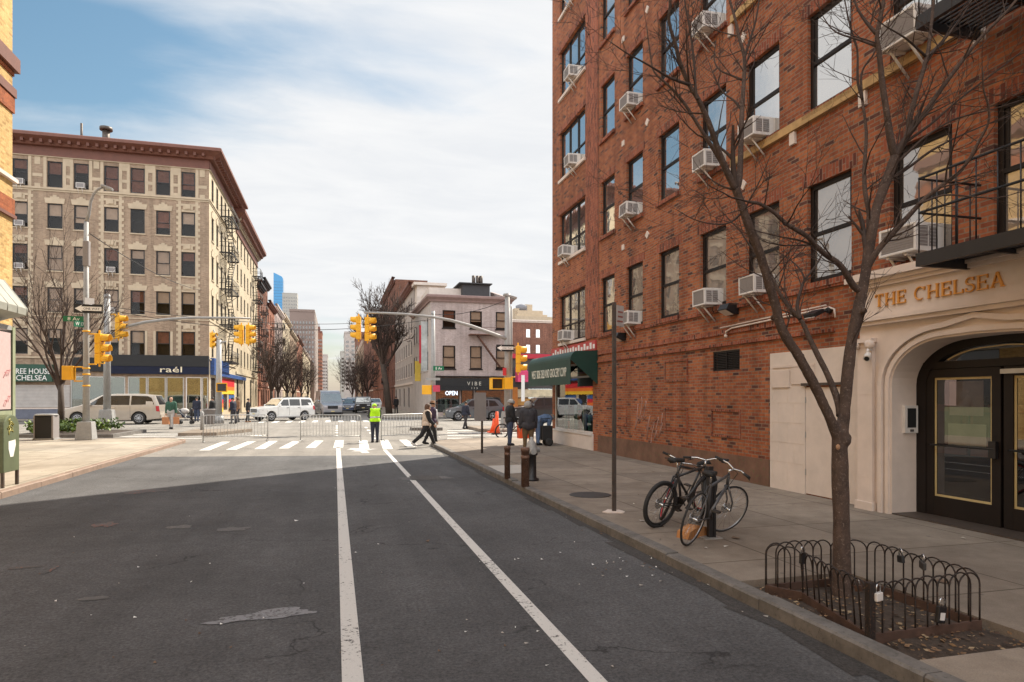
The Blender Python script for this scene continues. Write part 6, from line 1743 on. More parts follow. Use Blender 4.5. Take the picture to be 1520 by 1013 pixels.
# traffic cones and street works post
def cone(u, v, h, rad, label, slim=False):
    c = onZ(u, v, .0); r0 = thing('traffic_cone', label, 'traffic cone', tuple(c), 'orange traffic cones by the right crossing')
    mb = MB(); mb.box(c + V((0, 0, .03)), (rad * 2.6, rad * 2.6, .06)); part('base', mb, M['black'] if slim else M['orange'], r0, .01)
    mb = MB(); mb.lathe([(rad, .061), (rad * (.5 if not slim else .55), h * .5), (rad * (.22 if not slim else .42), h), (.0, h + .01)], c, 16); part('cone', mb, M['orange'], r0)
cone(737.5, 645, 1.1, .17, 'tall slim orange traffic cone by the crossing at the right', True)
cone(733, 642.5, .72, .22, 'short wide orange traffic cone beside the tall slim one')

# ------------------------------------------------------------------ left pavement furniture
r0 = thing('mailbox', 'olive green relay mailbox with a rounded top and stickers at the left edge', 'mailbox', (-6.2, 14.6, SW))
x0, x1_, y0, y1 = -6.52, -5.93, 14.26, 14.9; zb_, ztp = SW + .28, SW + 1.1
pr = [(y0, zb_), (y1, zb_), (y1, ztp)] + [((y0 + y1) / 2 + (y1 - y0) / 2 * math.cos(R(q)), ztp + .26 * math.sin(R(q))) for q in range(15, 180, 15)] + [(y0, ztp)]
mb = MB(); mb.prism(pr, x0, x1_, 0, 'YZ'); part('body', mb, paint('olive_mailbox', (.105, .125, .065), .5, var=.2, scale=3), r0, .015)
mb = MB()
for x in (x0 + .03, x1_ - .03):
    for y in (y0 + .03, y1 - .03): mb = MB(); mb.bx(x - .025, x + .025, y - .025, y + .025, SW, zb_ + .02); part('leg', mb, M['dark_steel'], r0)
mb = MB(); ym = (y0 + y1) / 2
mb.add([(x1_ + .003, ym + a, SW + b) for a, b in ((-.13, .86), (.15, .88), (.16, .78), (.06, .56), (-.06, .56), (-.13, .72))], [tuple(range(6))]); part('sticker', mb, M['white_paint'], r0)
mb = MB(); rnd = random.Random(6)
for k in range(5): mb.tube([(x1_ + .004, ym - .16 + .05 * q + rnd.uniform(-.05, .05), SW + 1.0 + .08 * k * .6 + rnd.uniform(-.06, .1)) for q in range(5)], .009, 4)
part('paint_scribble', mb, paint('yellow_scribble', (.38, .33, .08)), r0)
c = onZ(69, 653, SW)
r0 = thing('litter_bin', 'grey box shaped litter bin with a dark open front on the left pavement', 'litter bin', tuple(c))
mb = MB(); w_, d_, h_ = .68, .62, .96
for q in ((-w_ / 2, -w_ / 2 + .05, -d_ / 2, d_ / 2), (w_ / 2 - .06, w_ / 2, -d_ / 2, d_ / 2), (-w_ / 2 + .05, w_ / 2 - .06, d_ / 2 - .05, d_ / 2)): mb.bx(c.x + q[0], c.x + q[1], c.y + q[2], c.y + q[3], SW, SW + h_)
part('shell', mb, M['grey_mesh'], r0, .01)
mb = MB(); mb.lathe([(.39, h_), (.4, h_ + .05), (.34, h_ + .07), (.3, h_ + .05)], c, 20); mb.bx(c.x - w_ / 2 - .03, c.x + w_ / 2 + .03, c.y - d_ / 2, c.y + d_ / 2, SW + .001, SW + .07); part('rim', mb, M['lamp_grey'], r0)
mb = MB(); mb.bx(c.x - w_ / 2 + .055, c.x + w_ / 2 - .065, c.y - d_ / 2 + .02, c.y + d_ / 2 - .055, SW + .072, SW + h_ - .03); part('liner', mb, M['black'], r0)
c = onZ(311, 630, .12); mb = MB(); mb.lathe([(.3, 0), (.36, .9), (.4, .92), (.36, .95)], c, 14); single('litter_bin', mb, M['grey_mesh'], 'round grey litter bin by the slim pole across the avenue', 'litter bin')
for u, v, lab in ((284, 628, 'small black bollard by the shop door across the avenue, right of the pushchair'), (300, 640, 'thin pale post at the left barrier with a white cap')):
    c = onZ(u, v, .1); mb = MB(); mb.lathe([(.09, 0), (.09, .9), (.05, .98), (0, 1.0)], c, 10); single('bollard', mb, M['black_metal'] if v < 635 else M['lamp_grey'], lab, 'bollard')
# ------------------------------------------------------------------ vehicles
def carpaint(name, col, metal=.3, rough=.28):
    m, nt, b = newmat(name)
    v = pos(nt, obj=True); f = noisef(nt, v, 3, 4, .6); r = ramp(nt, [(.3, [x * .88 for x in col]), (.7, col)]); nt.links.new(f, r.inputs[0])
    nt.links.new(r.outputs[0], b.inputs['Base Color']); b.inputs['Metallic'].default_value = metal; b.inputs['Roughness'].default_value = rough
    b.inputs['Coat Weight'].default_value = .6; b.inputs['Coat Roughness'].default_value = .08
    return m
M['car_glass'] = glass('car_glass', (.012, .014, .016), .04, .02)
M['car_glass_pale'] = glass('car_windscreen', (.06, .08, .08), .3, .02)
M['trim'] = paint('black_plastic_trim', (.02, .02, .021), .6)
M['head_lamp'] = paint('headlamp_glass', (.55, .56, .58), .15, .2, var=.1, obj=True)
M['tail_lamp'] = paint('tail_lamp_red', (.42, .008, .012), .2, 0, var=.1, obj=True)
M['alloy'] = paint('alloy_rim', (.42, .42, .43), .35, .7, var=.1, obj=True)
M['plate'] = paint('number_plate', (.6, .5, .25), .5, obj=True)
def vehicle(name, label, cat, S, col, group=None, simple=False):
    """S: dict with L W H belt, top (list of x,z from bonnet front edge to rear), axles, wheel radius, windows"""
    r0 = thing(name, label, cat, (0, 0, 0), group)
    L_, W, belt, Ht = S['L'], S['W'], S['belt'], S['H']; rw = S['rw']; ra = rw * 1.18; gz = S.get('gz', .22)
    prof = [(L_ / 2 - .06, gz + .06)] + S['top'] + [(-L_ / 2 + .06, gz + .1)]
    low = []
    for ax in sorted(S['ax']):
        dz = gz - rw; a0 = math.degrees(math.asin(max(-.99, dz / ra)))
        low += [(ax - ra * math.cos(R(a0 + (180 - 2 * a0) * k / 8)), rw + ra * math.sin(R(a0 + (180 - 2 * a0) * k / 8))) for k in range(9)]
    prof += low
    bm = bmesh.new()
    va = [bm.verts.new((x, -W / 2, z)) for x, z in prof]; vb = [bm.verts.new((x, W / 2, z)) for x, z in prof]
    n = len(prof)
    bm.faces.new(va); bm.faces.new(list(reversed(vb)))
    for i in range(n): bm.faces.new((va[i], vb[i], vb[(i + 1) % n], va[(i + 1) % n]))
    def cut(co, no): bmesh.ops.bisect_plane(bm, geom=bm.verts[:] + bm.edges[:] + bm.faces[:], plane_co=co, plane_no=no)
    xf, xr = L_ / 2 - S.get('nose', .55), -L_ / 2 + S.get('tail', .4)
    cut((0, 0, belt), (0, 0, 1)); cut((0, 0, belt - .28), (0, 0, 1)); cut((xf, 0, 0), (1, 0, 0)); cut((xr, 0, 0), (1, 0, 0)); cut((0, 0, rw + .02), (0, 0, 1))
    tumb = S.get('tumb', .2)
    def ys(x, z):
        k = 1.0
        if z > belt: k -= tumb * (z - belt) / (Ht - belt)
        elif z < belt - .28: k -= .05 * (belt - .28 - z) / (belt - .28)
        else: k -= 0
        if x > xf: k *= 1 - .16 * ((x - xf) / (L_ / 2 - xf)) ** 1.5
        if x < xr: k *= 1 - .08 * ((xr - x) / (L_ / 2 + xr)) ** 1.5
        return W / 2 * k
    for v in bm.verts: v.co.y = math.copysign(ys(v.co.x, v.co.z), v.co.y)
    bmesh.ops.triangulate(bm, faces=[f for f in bm.faces if len(f.verts) > 4])
    bmesh.ops.recalc_face_normals(bm, faces=bm.faces)
    me = bpy.data.meshes.new('body'); bm.to_mesh(me); bm.free(); me.materials.append(col)
    for p in me.polygons: p.use_smooth = True
    o = link('body', me, r0); bv = o.modifiers.new('b', 'BEVEL'); bv.width = S.get('bev', .05); bv.segments = 3; bv.limit_method = 'ANGLE'; bv.angle_limit = R(28)
    try: o.modifiers.new('w', 'WEIGHTED_NORMAL')
    except Exception: pass
    mb = MB(); mb.bx(-L_ / 2 + .3, L_ / 2 - .3, -W / 2 + .28, W / 2 - .28, gz - .03, gz + .3)
    for ax in S['ax']: mb.bx(ax - ra * .96, ax + ra * .96, -W / 2 + .2, W / 2 - .2, gz, rw + ra * .9)
    part('underbody', mb, M['trim'], r0)
    # side windows
    for poly in S['win']:
        for sg in (-1, 1):
            mb = MB(); k = len(poly)
            mb.add([(x, sg * (ys(x, z) + .004), z) for x, z in poly], [tuple(range(k))]); part('side_window', mb, M['car_glass'], r0)
    (xa, za), (xb_, zb_) = S['ws']
    def slope(x0, z0, x1, z1, f0, f1, off, matl, nm, inset=.1):
        pa = (x0 + (x1 - x0) * f0, z0 + (z1 - z0) * f0); pb = (x0 + (x1 - x0) * f1, z0 + (z1 - z0) * f1)
        nn = V((-(z1 - z0), x1 - x0)).normalized() if x0 < x1 else V(((z1 - z0), -(x1 - x0))).normalized()
        mb = MB(); ya, yb = ys(*pa) - inset, ys(*pb) - inset
        mb.quad((pa[0] + nn.x * off, -ya, pa[1] + nn.y * off), (pa[0] + nn.x * off, ya, pa[1] + nn.y * off), (pb[0] + nn.x * off, yb, pb[1] + nn.y * off), (pb[0] + nn.x * off, -yb, pb[1] + nn.y * off))
        part(nm, mb, matl, r0)
    slope(xa, za, xb_, zb_, .06, .94, .012, M['car_glass_pale'], 'windscreen')
    (xa, za), (xb_, zb_) = S['rs']
    slope(xa, za, xb_, zb_, .08, .9, .012, M['car_glass'], 'rear_window', .14)
    for ax in S['ax']:
        for sg in (-1, 1):
            y = sg * (W / 2 - .13)
            mb = MB(); mb.lathe([(rw * .62, -.1), (rw * .9, -.11), (rw, -.08), (rw, .08), (rw * .9, .11), (rw * .62, .1)], (ax, y, rw), 24, 0, 'Y'); wo = part('wheel', mb, M['rubber'], r0)
            if not simple:
                mb = MB(); yo = y + sg * .085
                mb.lathe([(rw * .66, -.02), (rw * .66, .02), (rw * .58, .015), (rw * .56, -.02)], (ax, yo, rw), 24, 0, 'Y')
                for k in range(S.get('spokes', 7)):
                    a = 2 * math.pi * k / S.get('spokes', 7); d = V((math.cos(a), 0, math.sin(a)))
                    mb.tube([V((ax, yo, rw)) + d * .02, V((ax, yo, rw)) + d * rw * .6], [.035, .022], 5)
                mb.lathe([(.07, -.02), (.07, .03), (.0, .035)], (ax, yo, rw), 12, 0, 'Y'); part('rim', mb, M['alloy'], wo)
                mb = MB(); mb.lathe([(rw * .55, -.01), (rw * .55, .01)], (ax, y, rw), 20, 0, 'Y'); part('brake_disc', mb, M['trim'], wo)
            else:
                mb = MB(); mb.lathe([(rw * .6, -.12), (rw * .6, .12)], (ax, y, rw), 16, 0, 'Y'); part('rim', mb, M['alloy'], wo)
    # lamps, grille, bumpers, plates
    fz = S.get('lampz', .72); fx = L_ / 2
    def xfront(z, tab=S['top']):
        for (x0, z0), (x1, z1) in zip([(fx - .06, gz + .06)] + tab, tab):
            if z0 <= z <= z1: return x0 + (x1 - x0) * (z - z0) / max(1e-6, z1 - z0)
        return fx
    def xrear(z):
        tab = list(reversed([*S['top'], (-fx + .06, gz + .1)]))
        for (x0, z0), (x1, z1) in zip(tab, tab[1:]):
            if z0 <= z <= z1: return x0 + (x1 - x0) * (z - z0) / max(1e-6, z1 - z0)
        return -fx
    for sg in (-1, 1):
        xq = xfront(fz); yq = ys(xq - .15, fz)
        mb = MB(); mb.add([(xq + .012, sg * (yq - .5), fz - .08), (xq + .012, sg * (yq - .12), fz - .08), (xq - .25, sg * (yq + .03), fz - .02), (xq - .3, sg * (yq + .03), fz + .1), (xq - .02, sg * (yq - .12), fz + .1), (xq - .0, sg * (yq - .5), fz + .07)], [(0, 1, 4, 5), (1, 2, 3, 4)]); part('headlight', mb, M['head_lamp'], r0)
        xq = xrear(fz + .2); yq = ys(xq + .15, fz + .2); h2 = S.get('tailh', .32)
        mb = MB(); mb.add([(xq - .012, sg * (yq - .22), fz), (xq - .012, sg * (yq - .03), fz), (xq + .16, sg * (yq + .012), fz + .02), (xq + .2, sg * (yq + .006), fz + h2), (xq + .03, sg * (yq - .03), fz + h2), (xq + .02, sg * (yq - .2), fz + h2)], [(0, 1, 4, 5), (1, 2, 3, 4)]); part('tail_light', mb, M['tail_lamp'], r0)
    mb = MB(); zg = S.get('grz', fz - .02); xq = xfront(zg); yg = W / 2 * .45
    for k in range(4): mb.bx(xq - .03, xq + .02 + .004 * k, -yg, yg, zg - .12 + k * .065, zg - .09 + k * .065, 1)
    mb.bx(xq - .04, xq + .012, -yg, yg, zg - .14, zg + .14, 0); part('grille', mb, [M['trim'], M['chrome'] if S.get('chrome', True) else M['trim']], r0)
    mb = MB(); mb.bx(fx - .16, fx + .02, -W / 2 * .8, W / 2 * .8, gz + .06, gz + .2); part('front_bumper', mb, M['trim'] if S.get('dark_bumper') else col, r0, .02)
    mb = MB(); mb.bx(-fx - .02, -fx + .16, -W / 2 * .86, W / 2 * .86, gz + .12, gz + .34); part('rear_bumper', mb, M['trim'] if S.get('dark_bumper') else col, r0, .03)
    mb = MB(); mb.bx(fx + .021, fx + .03, -.16, .16, gz + .22, gz + .32); part('number_plate', mb, M['plate'], r0)
    if not simple:
        for sg in (-1, 1):
            mb = MB()
            for x in S.get('doors', ()):
                z0, z1 = gz + .14, belt - .02
                for q in range(4):
                    za, zb2 = z0 + (z1 - z0) * q / 4, z0 + (z1 - z0) * (q + 1) / 4; ym = (ys(x, za) + ys(x, zb2)) / 2
                    mb.bx(x - .006, x + .006, sg * ym - .006, sg * ym + .006, za, zb2)
            part('door_seam', mb, M['trim'], r0)
            for x in S.get('handles', ()): mb = MB(); yq = ys(x, belt - .1); mb.box((x, sg * (yq + .015), belt - .1), (.18, .03, .035)); part('door_handle', mb, S.get('hm', M['chrome']), r0)
            x, z = S['mir']; yq = ys(x, z); mb = MB(); mb.ball((x, sg * (yq + .13), z + .06), (.08, .12, .09)); mb.box((x, sg * (yq + .03), z + .01), (.06, .1, .04)); part('mirror', mb, col, r0)
        if S.get('rails'):
            for sg in (-1, 1): x0, x1 = S['rails']; mb = MB(); y = sg * (W / 2 * (1 - tumb) - .08); mb.tube([(x0, y, Ht), (x0 - .1, y, Ht + .05), (x1 + .1, y, Ht + .05), (x1, y, Ht)], .018, 6); part('roof_rail', mb, M['trim'], r0)
        if S.get('step'):
            for sg in (-1, 1): mb = MB(); mb.bx(S['ax'][1] + ra, S['ax'][0] - ra, sg * W / 2 * .97 - .05, sg * W / 2 * .97 + .05, gz - .02, gz + .06); part('side_step', mb, M['lamp_grey'], r0)
    return r0
MINIVAN = dict(L=5.15, W=1.98, H=1.75, belt=1.06, rw=.34, ax=(1.62, -1.46), top=[(2.56, .5), (2.52, .72), (2.3, .88), (1.5, 1.08), (.45, 1.66), (-.3, 1.74), (-1.5, 1.74), (-2.25, 1.66), (-2.5, 1.05), (-2.56, .7)],
    win=[[(1.12, 1.1), (.2, 1.1), (.2, 1.6), (.42, 1.6)], [(.12, 1.1), (-.98, 1.1), (-.98, 1.63), (.12, 1.62)], [(-1.06, 1.1), (-2.25, 1.13), (-2.1, 1.5), (-1.9, 1.6), (-1.06, 1.63)]], ws=((1.5, 1.08), (.45, 1.66)), rs=((-2.25, 1.66), (-2.5, 1.05)), doors=(1.05, .16, -1.02), handles=(.3, -.2), mir=(1.0, 1.06), spokes=10, nose=.7, hm=M['chrome'])
SUV = dict(L=4.8, W=1.92, H=1.82, belt=1.12, rw=.37, ax=(1.48, -1.42), gz=.3, top=[(2.4, .55), (2.4, .95), (2.3, 1.02), (1.05, 1.14), (.42, 1.74), (0, 1.8), (-1.9, 1.8), (-2.1, 1.74), (-2.36, 1.12), (-2.4, .6)],
    win=[[(.88, 1.18), (.0, 1.18), (.0, 1.66), (.42, 1.66)], [(-.08, 1.18), (-1.0, 1.18), (-1.0, 1.68), (-.08, 1.68)], [(-1.12, 1.18), (-2.12, 1.2), (-2.0, 1.6), (-1.85, 1.68), (-1.12, 1.68)]], ws=((1.05, 1.14), (.42, 1.74)), rs=((-2.1, 1.74), (-2.36, 1.12)), doors=(.95, -.04, -1.0), handles=(.12, -.85), mir=(.85, 1.14), lampz=.84, grz=.82, rails=(-.1, -1.9), step=True, spokes=6, tumb=.16, dark_bumper=False, hm=M['trim'])
CROSS = dict(L=4.55, W=1.84, H=1.68, belt=1.02, rw=.35, ax=(1.36, -1.3), top=[(2.26, .5), (2.24, .74), (2.0, .9), (1.2, 1.04), (.3, 1.6), (-.4, 1.67), (-1.4, 1.64), (-1.75, 1.56), (-2.2, 1.06), (-2.27, .6)],
    win=[[(.95, 1.07), (.1, 1.07), (.1, 1.54), (.3, 1.54)], [(.02, 1.07), (-.9, 1.07), (-.9, 1.55), (.02, 1.56)], [(-1.0, 1.07), (-1.75, 1.12), (-1.45, 1.5), (-1.0, 1.54)]], ws=((1.2, 1.04), (.3, 1.6)), rs=((-1.75, 1.56), (-2.2, 1.06)), doors=(.9, .06, -.92), handles=(.2, -.75), mir=(.85, 1.03), rails=(-.2, -1.4), spokes=5, nose=.8, hm=M['trim'])
VAN = dict(L=5.7, W=2.06, H=2.45, belt=1.3, rw=.36, ax=(1.9, -1.8), top=[(2.84, .55), (2.82, .95), (2.6, 1.12), (1.95, 1.3), (1.25, 2.2), (.9, 2.4), (.3, 2.45), (-2.6, 2.42), (-2.82, 2.3), (-2.85, .6)],
    win=[[(1.72, 1.36), (.85, 1.36), (.85, 1.95), (1.3, 1.95)]], ws=((1.95, 1.3), (1.25, 2.2)), rs=((-2.82, 2.3), (-2.83, 1.3)), doors=(1.7, .78), handles=(.95,), mir=(1.65, 1.4), lampz=.95, grz=.86, tumb=.12, nose=.9, dark_bumper=True, chrome=False, hm=M['trim'])
JEEP = dict(L=4.3, W=1.86, H=1.86, belt=1.2, rw=.4, ax=(1.32, -1.25), gz=.35, top=[(2.1, .7), (2.1, 1.08), (.85, 1.2), (.55, 1.78), (.3, 1.85), (-2.0, 1.85), (-2.1, 1.2), (-2.12, .6)],
    win=[[(.6, 1.25), (-.1, 1.25), (-.1, 1.72), (.45, 1.72)], [(-.2, 1.25), (-1.0, 1.25), (-1.0, 1.72), (-.2, 1.72)], [(-1.1, 1.25), (-1.95, 1.25), (-1.95, 1.72), (-1.1, 1.72)]], ws=((.85, 1.2), (.55, 1.78)), rs=((-2.0, 1.85), (-2.1, 1.2)), doors=(.7, -.15, -1.05), handles=(.0, -.9), mir=(.6, 1.22), lampz=.95, grz=.9, tumb=.1, dark_bumper=True, chrome=False, hm=M['trim'])
CP = {n: carpaint('car_paint_' + n, c, mt) for n, c, mt in (('champagne', (.46, .41, .35), .25), ('white', (.72, .72, .7), .0), ('silver', (.36, .37, .39), .4), ('grey', (.13, .145, .165), .4), ('dark', (.035, .035, .04), .3), ('black', (.012, .012, .014), .2), ('blue', (.04, .06, .12), .3), ('yellow', (.6, .33, .02), 0))}
def park(v, p, rz, sc=1.0): place(v, (p[0], p[1], p[2] if len(p) > 2 else 0), rz, None, None, sc)
Yv = 50.0
xm = (onY(95, 600, Yv).x + onY(245, 600, Yv).x) / 2
park(vehicle('minivan', 'champagne coloured minivan parked across the avenue in front of the navy shop', 'minivan', MINIVAN, CP['champagne']), (xm, Yv), R(180), 1.17)
p = onZ(419, 624.5); park(vehicle('sport_utility_car', 'white sport utility car crossing the junction, nose to the left', 'car', SUV, CP['white']), p, R(180 + 36), .98)
p = onZ(488, 617.5); park(vehicle('delivery_van', 'silver grey high roofed van facing the camera behind the middle barrier', 'van', VAN, CP['silver']), (p.x, p.y, 0), R(-90 + 8), 1.0)
Yg = 50.5; xm = (onY(660, 600, Yg).x + onY(746, 600, Yg).x) / 2
park(vehicle('crossover_car', 'grey crossover car before the black shop, nose to the left', 'car', CROSS, CP['grey']), (xm, Yg), R(180), 1.02)
xm = onY(800, 600, 47).x; park(vehicle('sport_utility_car', 'dark sport utility car behind the hooded man, partly hidden by the shop corner', 'car', SUV, CP['dark']), (xm + .4, 48), R(180), 1.0)
p = onZ(515, 612); park(vehicle('parked_car', 'dark car just right of the grey van', 'car', CROSS, CP['blue'], None), (p.x, p.y, 0), R(-90))
p = onZ(539, 613); park(vehicle('off_road_car', 'black boxy off road car facing the camera left of the high visibility vest', 'car', JEEP, CP['black']), (p.x, p.y, 0), R(-92))
p = onZ(556, 609); park(vehicle('parked_car', 'white car beyond the man in the high visibility vest', 'car', CROSS, CP['white'], None, True), (p.x, p.y, 0), R(-90))
k = 0
for x, y, S, c, lab in ((-4.7, 70, CROSS, 'silver', 'silver car parked on the left of the far street, first behind the white car'), (-4.7, 77, SUV, 'dark', 'dark car parked on the left of the far street, second behind the white car'), (-4.7, 85, CROSS, 'blue', 'blue car parked on the left of the far street, third behind the white car'), (-4.7, 94, SUV, 'white', 'white car parked on the left of the far street, fourth in the row'),
                     (2.5, 92, CROSS, 'dark', 'dark car parked on the right of the far street by the big tree'), (2.5, 100, SUV, 'grey', 'grey car parked on the right of the far street past the big tree'), (-1.0, 96, CROSS, 'yellow', 'yellow taxi in the far street behind the black off road car'), (-1.6, 120, SUV, 'black', 'black car far down the middle of the street')):
    park(vehicle('parked_car', lab, 'car', S, CP[c], 'cars along the far street', True), (x, y), R(-90 if x < 0 else -90))
# ------------------------------------------------------------------ people
SKIN = [paint('skin_light', (.5, .29, .2), .6, var=.08, obj=True), paint('skin_brown', (.22, .11, .07), .6, var=.08, obj=True)]
HAIRM = {n: paint('hair_' + n, c, .7, var=.3, scale=12, obj=True) for n, c in (('dark', (.02, .014, .011)), ('brown', (.09, .045, .025)), ('grey', (.3, .28, .26)))}
EYE = paint('eye_dark', (.02, .015, .012), .3)
def cloth(name, c, var=.25): return paint(name, c, .85, var=var, scale=7, obj=True)
def remesh(mb, vox, smooth=2):
    me = mb.mesh('t', []); o = bpy.data.objects.new('t', me); COL.objects.link(o)
    m = o.modifiers.new('r', 'REMESH'); m.mode = 'VOXEL'; m.voxel_size = vox; m.use_smooth_shade = True
    s = o.modifiers.new('s', 'SMOOTH'); s.iterations = smooth; s.factor = .5
    dg = bpy.context.evaluated_depsgraph_get(); r = bpy.data.meshes.new_from_object(o.evaluated_get(dg))
    bpy.data.objects.remove(o); bpy.data.meshes.remove(me); return r
def person(label, loc, rz, height=1.72, skin=0, lean=0, head_tilt=0, legs=((0, 0), (0, 0)), arms=((0, 10, 6), (0, 10, 6)), bulk=1.0, wear=(), hair=None, hat=None, crouch=0, group=None):
    """wear: list of (part name, material, bone classes, offset). forward is local +y"""
    r0 = thing('person', label, 'person', (0, 0, 0), group)
    k = height / 1.75
    Rx = lambda a: Matrix.Rotation(R(a), 3, 'X'); Ry = lambda a: Matrix.Rotation(R(a), 3, 'Y')
    pel = V((0, 0, .95)); T = Rx(-lean)
    up = lambda x, y, z: pel + T @ V((x, y, z - .95))
    bones = []
    def B(a, b, ra, rb, cl, sx=1.0, sy=1.0): bones.append((V(a), V(b), ra, rb, cl, sx, sy))
    b_ = bulk
    B(up(-.06, 0, .95), up(.06, 0, .95), .125 * b_, .125 * b_, 'pelvis'); B(up(0, 0, 1.0), up(0, 0, 1.18), .125 * b_, .125 * b_, 'torso'); B(up(-.05, 0, 1.15), up(-.06, -.0, 1.33), .115 * b_, .125 * b_, 'torso'); B(up(.05, 0, 1.15), up(.06, 0, 1.33), .115 * b_, .125 * b_, 'torso')
    B(up(-.17, -.01, 1.41), up(.17, -.01, 1.41), .068 * b_, .068 * b_, 'torso')
    nk = up(0, -.005, 1.44); Hd = T @ Rx(-head_tilt)
    hp = lambda x, y, z: nk + Hd @ V((x, y, z))
    B(nk, hp(0, .01, .1), .062, .055, 'neck'); B(hp(0, .025, .15), hp(0, .005, .215), .072, .09, 'head'); B(hp(0, .07, .12), hp(0, .02, .17), .045, .07, 'head'); B(hp(0, .095, .165), hp(0, .112, .15), .012, .017, 'head')
    for sg in (-1, 1): B(hp(sg * .083, -.0, .175), hp(sg * .088, -.008, .15), .014, .012, 'head')
    tips = {}
    for sg, (sw, bend) in zip((-1, 1), legs):
        hip = up(sg * .092, 0, .9) if abs(lean) < 30 else pel + V((sg * .092, 0, -.03)); kn = hip + Rx(sw) @ V((sg * .01, 0, -.42)); an = kn + Rx(sw - bend) @ V((0, 0, -.41))
        ft = Rx((sw - bend) * .55)
        B(hip, kn, .092 * b_, .06, 'thigh'); B(kn, an, .058, .04, 'shin'); B(an + ft @ V((0, -.03, -.045)), an + ft @ V((0, .15, -.055)), .04, .034, 'foot'); tips[sg] = an
    hands = []
    for sg, (sw, bend, ab) in zip((-1, 1), arms):
        sh = up(sg * .19, -.01, 1.4); el = sh + T @ Rx(sw) @ Ry(-sg * ab) @ V((0, 0, -.28)); wr = el + T @ Rx(sw + bend) @ Ry(-sg * ab * .5) @ V((0, 0, -.25))
        B(sh, el, .06 * b_, .045 * b_, 'arm'); B(el, wr, .044 * b_, .031, 'forearm')
        d = (wr - el).normalized(); hands.append((wr, d, sg)); B(wr, wr + d * .08, .03, .033, 'hand')
    lo = min(min(b[0].z, b[1].z) - max(b[2], b[3]) * .7 for b in bones if b[4] == 'foot')
    mb = MB()
    for a, b, ra, rb, cl, sx, sy in bones:
        mb.tube([a, b], [ra, rb], 12); mb.ball(a, ra, 0, 12, 8); mb.ball(b, rb, 0, 12, 8)
    me = remesh(mb, .017, 3)
    M0 = Matrix.Scale(k, 4) @ Matrix.Translation((0, 0, -lo))
    def nearest(c):
        best = None
        for a, b, ra, rb, cl, sx, sy in bones:
            d = b - a; t = max(0, min(1, (c - a).dot(d) / max(d.dot(d), 1e-9))); r = ra + (rb - ra) * t
            q = (c - (a + d * t)).length - r
            if best is None or q < best[0]: best = (q, cl)
        return best[1]
    cls = [nearest(p.center) for p in me.polygons]
    vn = [v.normal.copy() for v in me.vertices]
    # fingers and eyes are added to the same continuous body mesh
    ex = MB()
    for wr, d, sg in hands:
        sd = d.orthogonal().normalized(); fw = V((0, 1, 0)); fw = (fw - d * fw.dot(d)); fw = fw.normalized() if fw.length > .1 else sd; nrm = d.cross(fw)
        for q, ln in zip((-.027, -.009, .009, .026), (.062, .075, .07, .055)):
            a = wr + d * .085 + fw * -q; ex.tube([a, a + d * ln * .5 + nrm * -.006 * sg, a + d * ln * .85 + nrm * -.022 * sg], [.0095, .009, .007], 6)
        a = wr + d * .03 + fw * .028; ex.tube([a, a + d * .03 + fw * .025, a + d * .06 + fw * .025], [.011, .01, .008], 6)
    for sg in (-1, 1): ex.ball(hp(sg * .032, .098, .185), .011, 1, 6, 5)
    bmb = MB(); bmb.v = [tuple(v.co) for v in me.vertices]; bmb.f = [tuple(p.vertices) for p in me.polygons]; bmb.m = [0] * len(bmb.f); bmb.sm = [True] * len(bmb.f)
    bmb.add(ex.v, ex.f, 0, True); bmb.m[-len(ex.f):] = ex.m; bmb.xform(M0)
    part('body', bmb, [SKIN[skin], EYE], r0)
    for nm, mt, classes, off in wear:
        keep = [i for i, c in enumerate(cls) if c in classes]
        if not keep: continue
        idx = {}; w_ = MB()
        for i in keep:
            f = []
            for q in me.polygons[i].vertices:
                if q not in idx:
                    idx[q] = len(w_.v); n3 = noise.noise(me.vertices[q].co * 9) * .006 if off > .008 else 0
                    w_.v.append(tuple(me.vertices[q].co + vn[q] * (off + n3)))
                f.append(idx[q])
            w_.f.append(tuple(f)); w_.m.append(0); w_.sm.append(True)
        w_.xform(M0); o = part(nm, w_, mt, r0); sm = o.modifiers.new('s', 'SOLIDIFY'); sm.thickness = .008; sm.offset = 1
    hm = Matrix.Translation(nk) @ Hd.to_4x4()
    if hair:
        w_ = MB(); ln = {'short': 100, 'long': 125, 'fringe': 88}[hair[1]]
        vs = []; nu, nv = 16, 9
        for i in range(nv + 1):
            for j in range(nu):
                a = 2 * math.pi * j / nu; front = math.sin(a) > .45
                ph = R((62 if front else ln) * i / nv); vs.append((.098 * math.sin(ph) * math.cos(a), -.002 + .108 * math.sin(ph) * math.sin(a), .2 + .106 * math.cos(ph) - (0 if front or hair[1] != 'long' else .07 * max(0, i - 5) / 4)))
        w_.add(vs, [(i * nu + j, (i + 1) * nu + j, (i + 1) * nu + (j + 1) % nu, i * nu + (j + 1) % nu) for i in range(nv) for j in range(nu)], 0, True)
        w_.xform(M0 @ hm); o = part('hair', w_, HAIRM[hair[0]], r0); sm = o.modifiers.new('s', 'SOLIDIFY'); sm.thickness = .012; sm.offset = 1
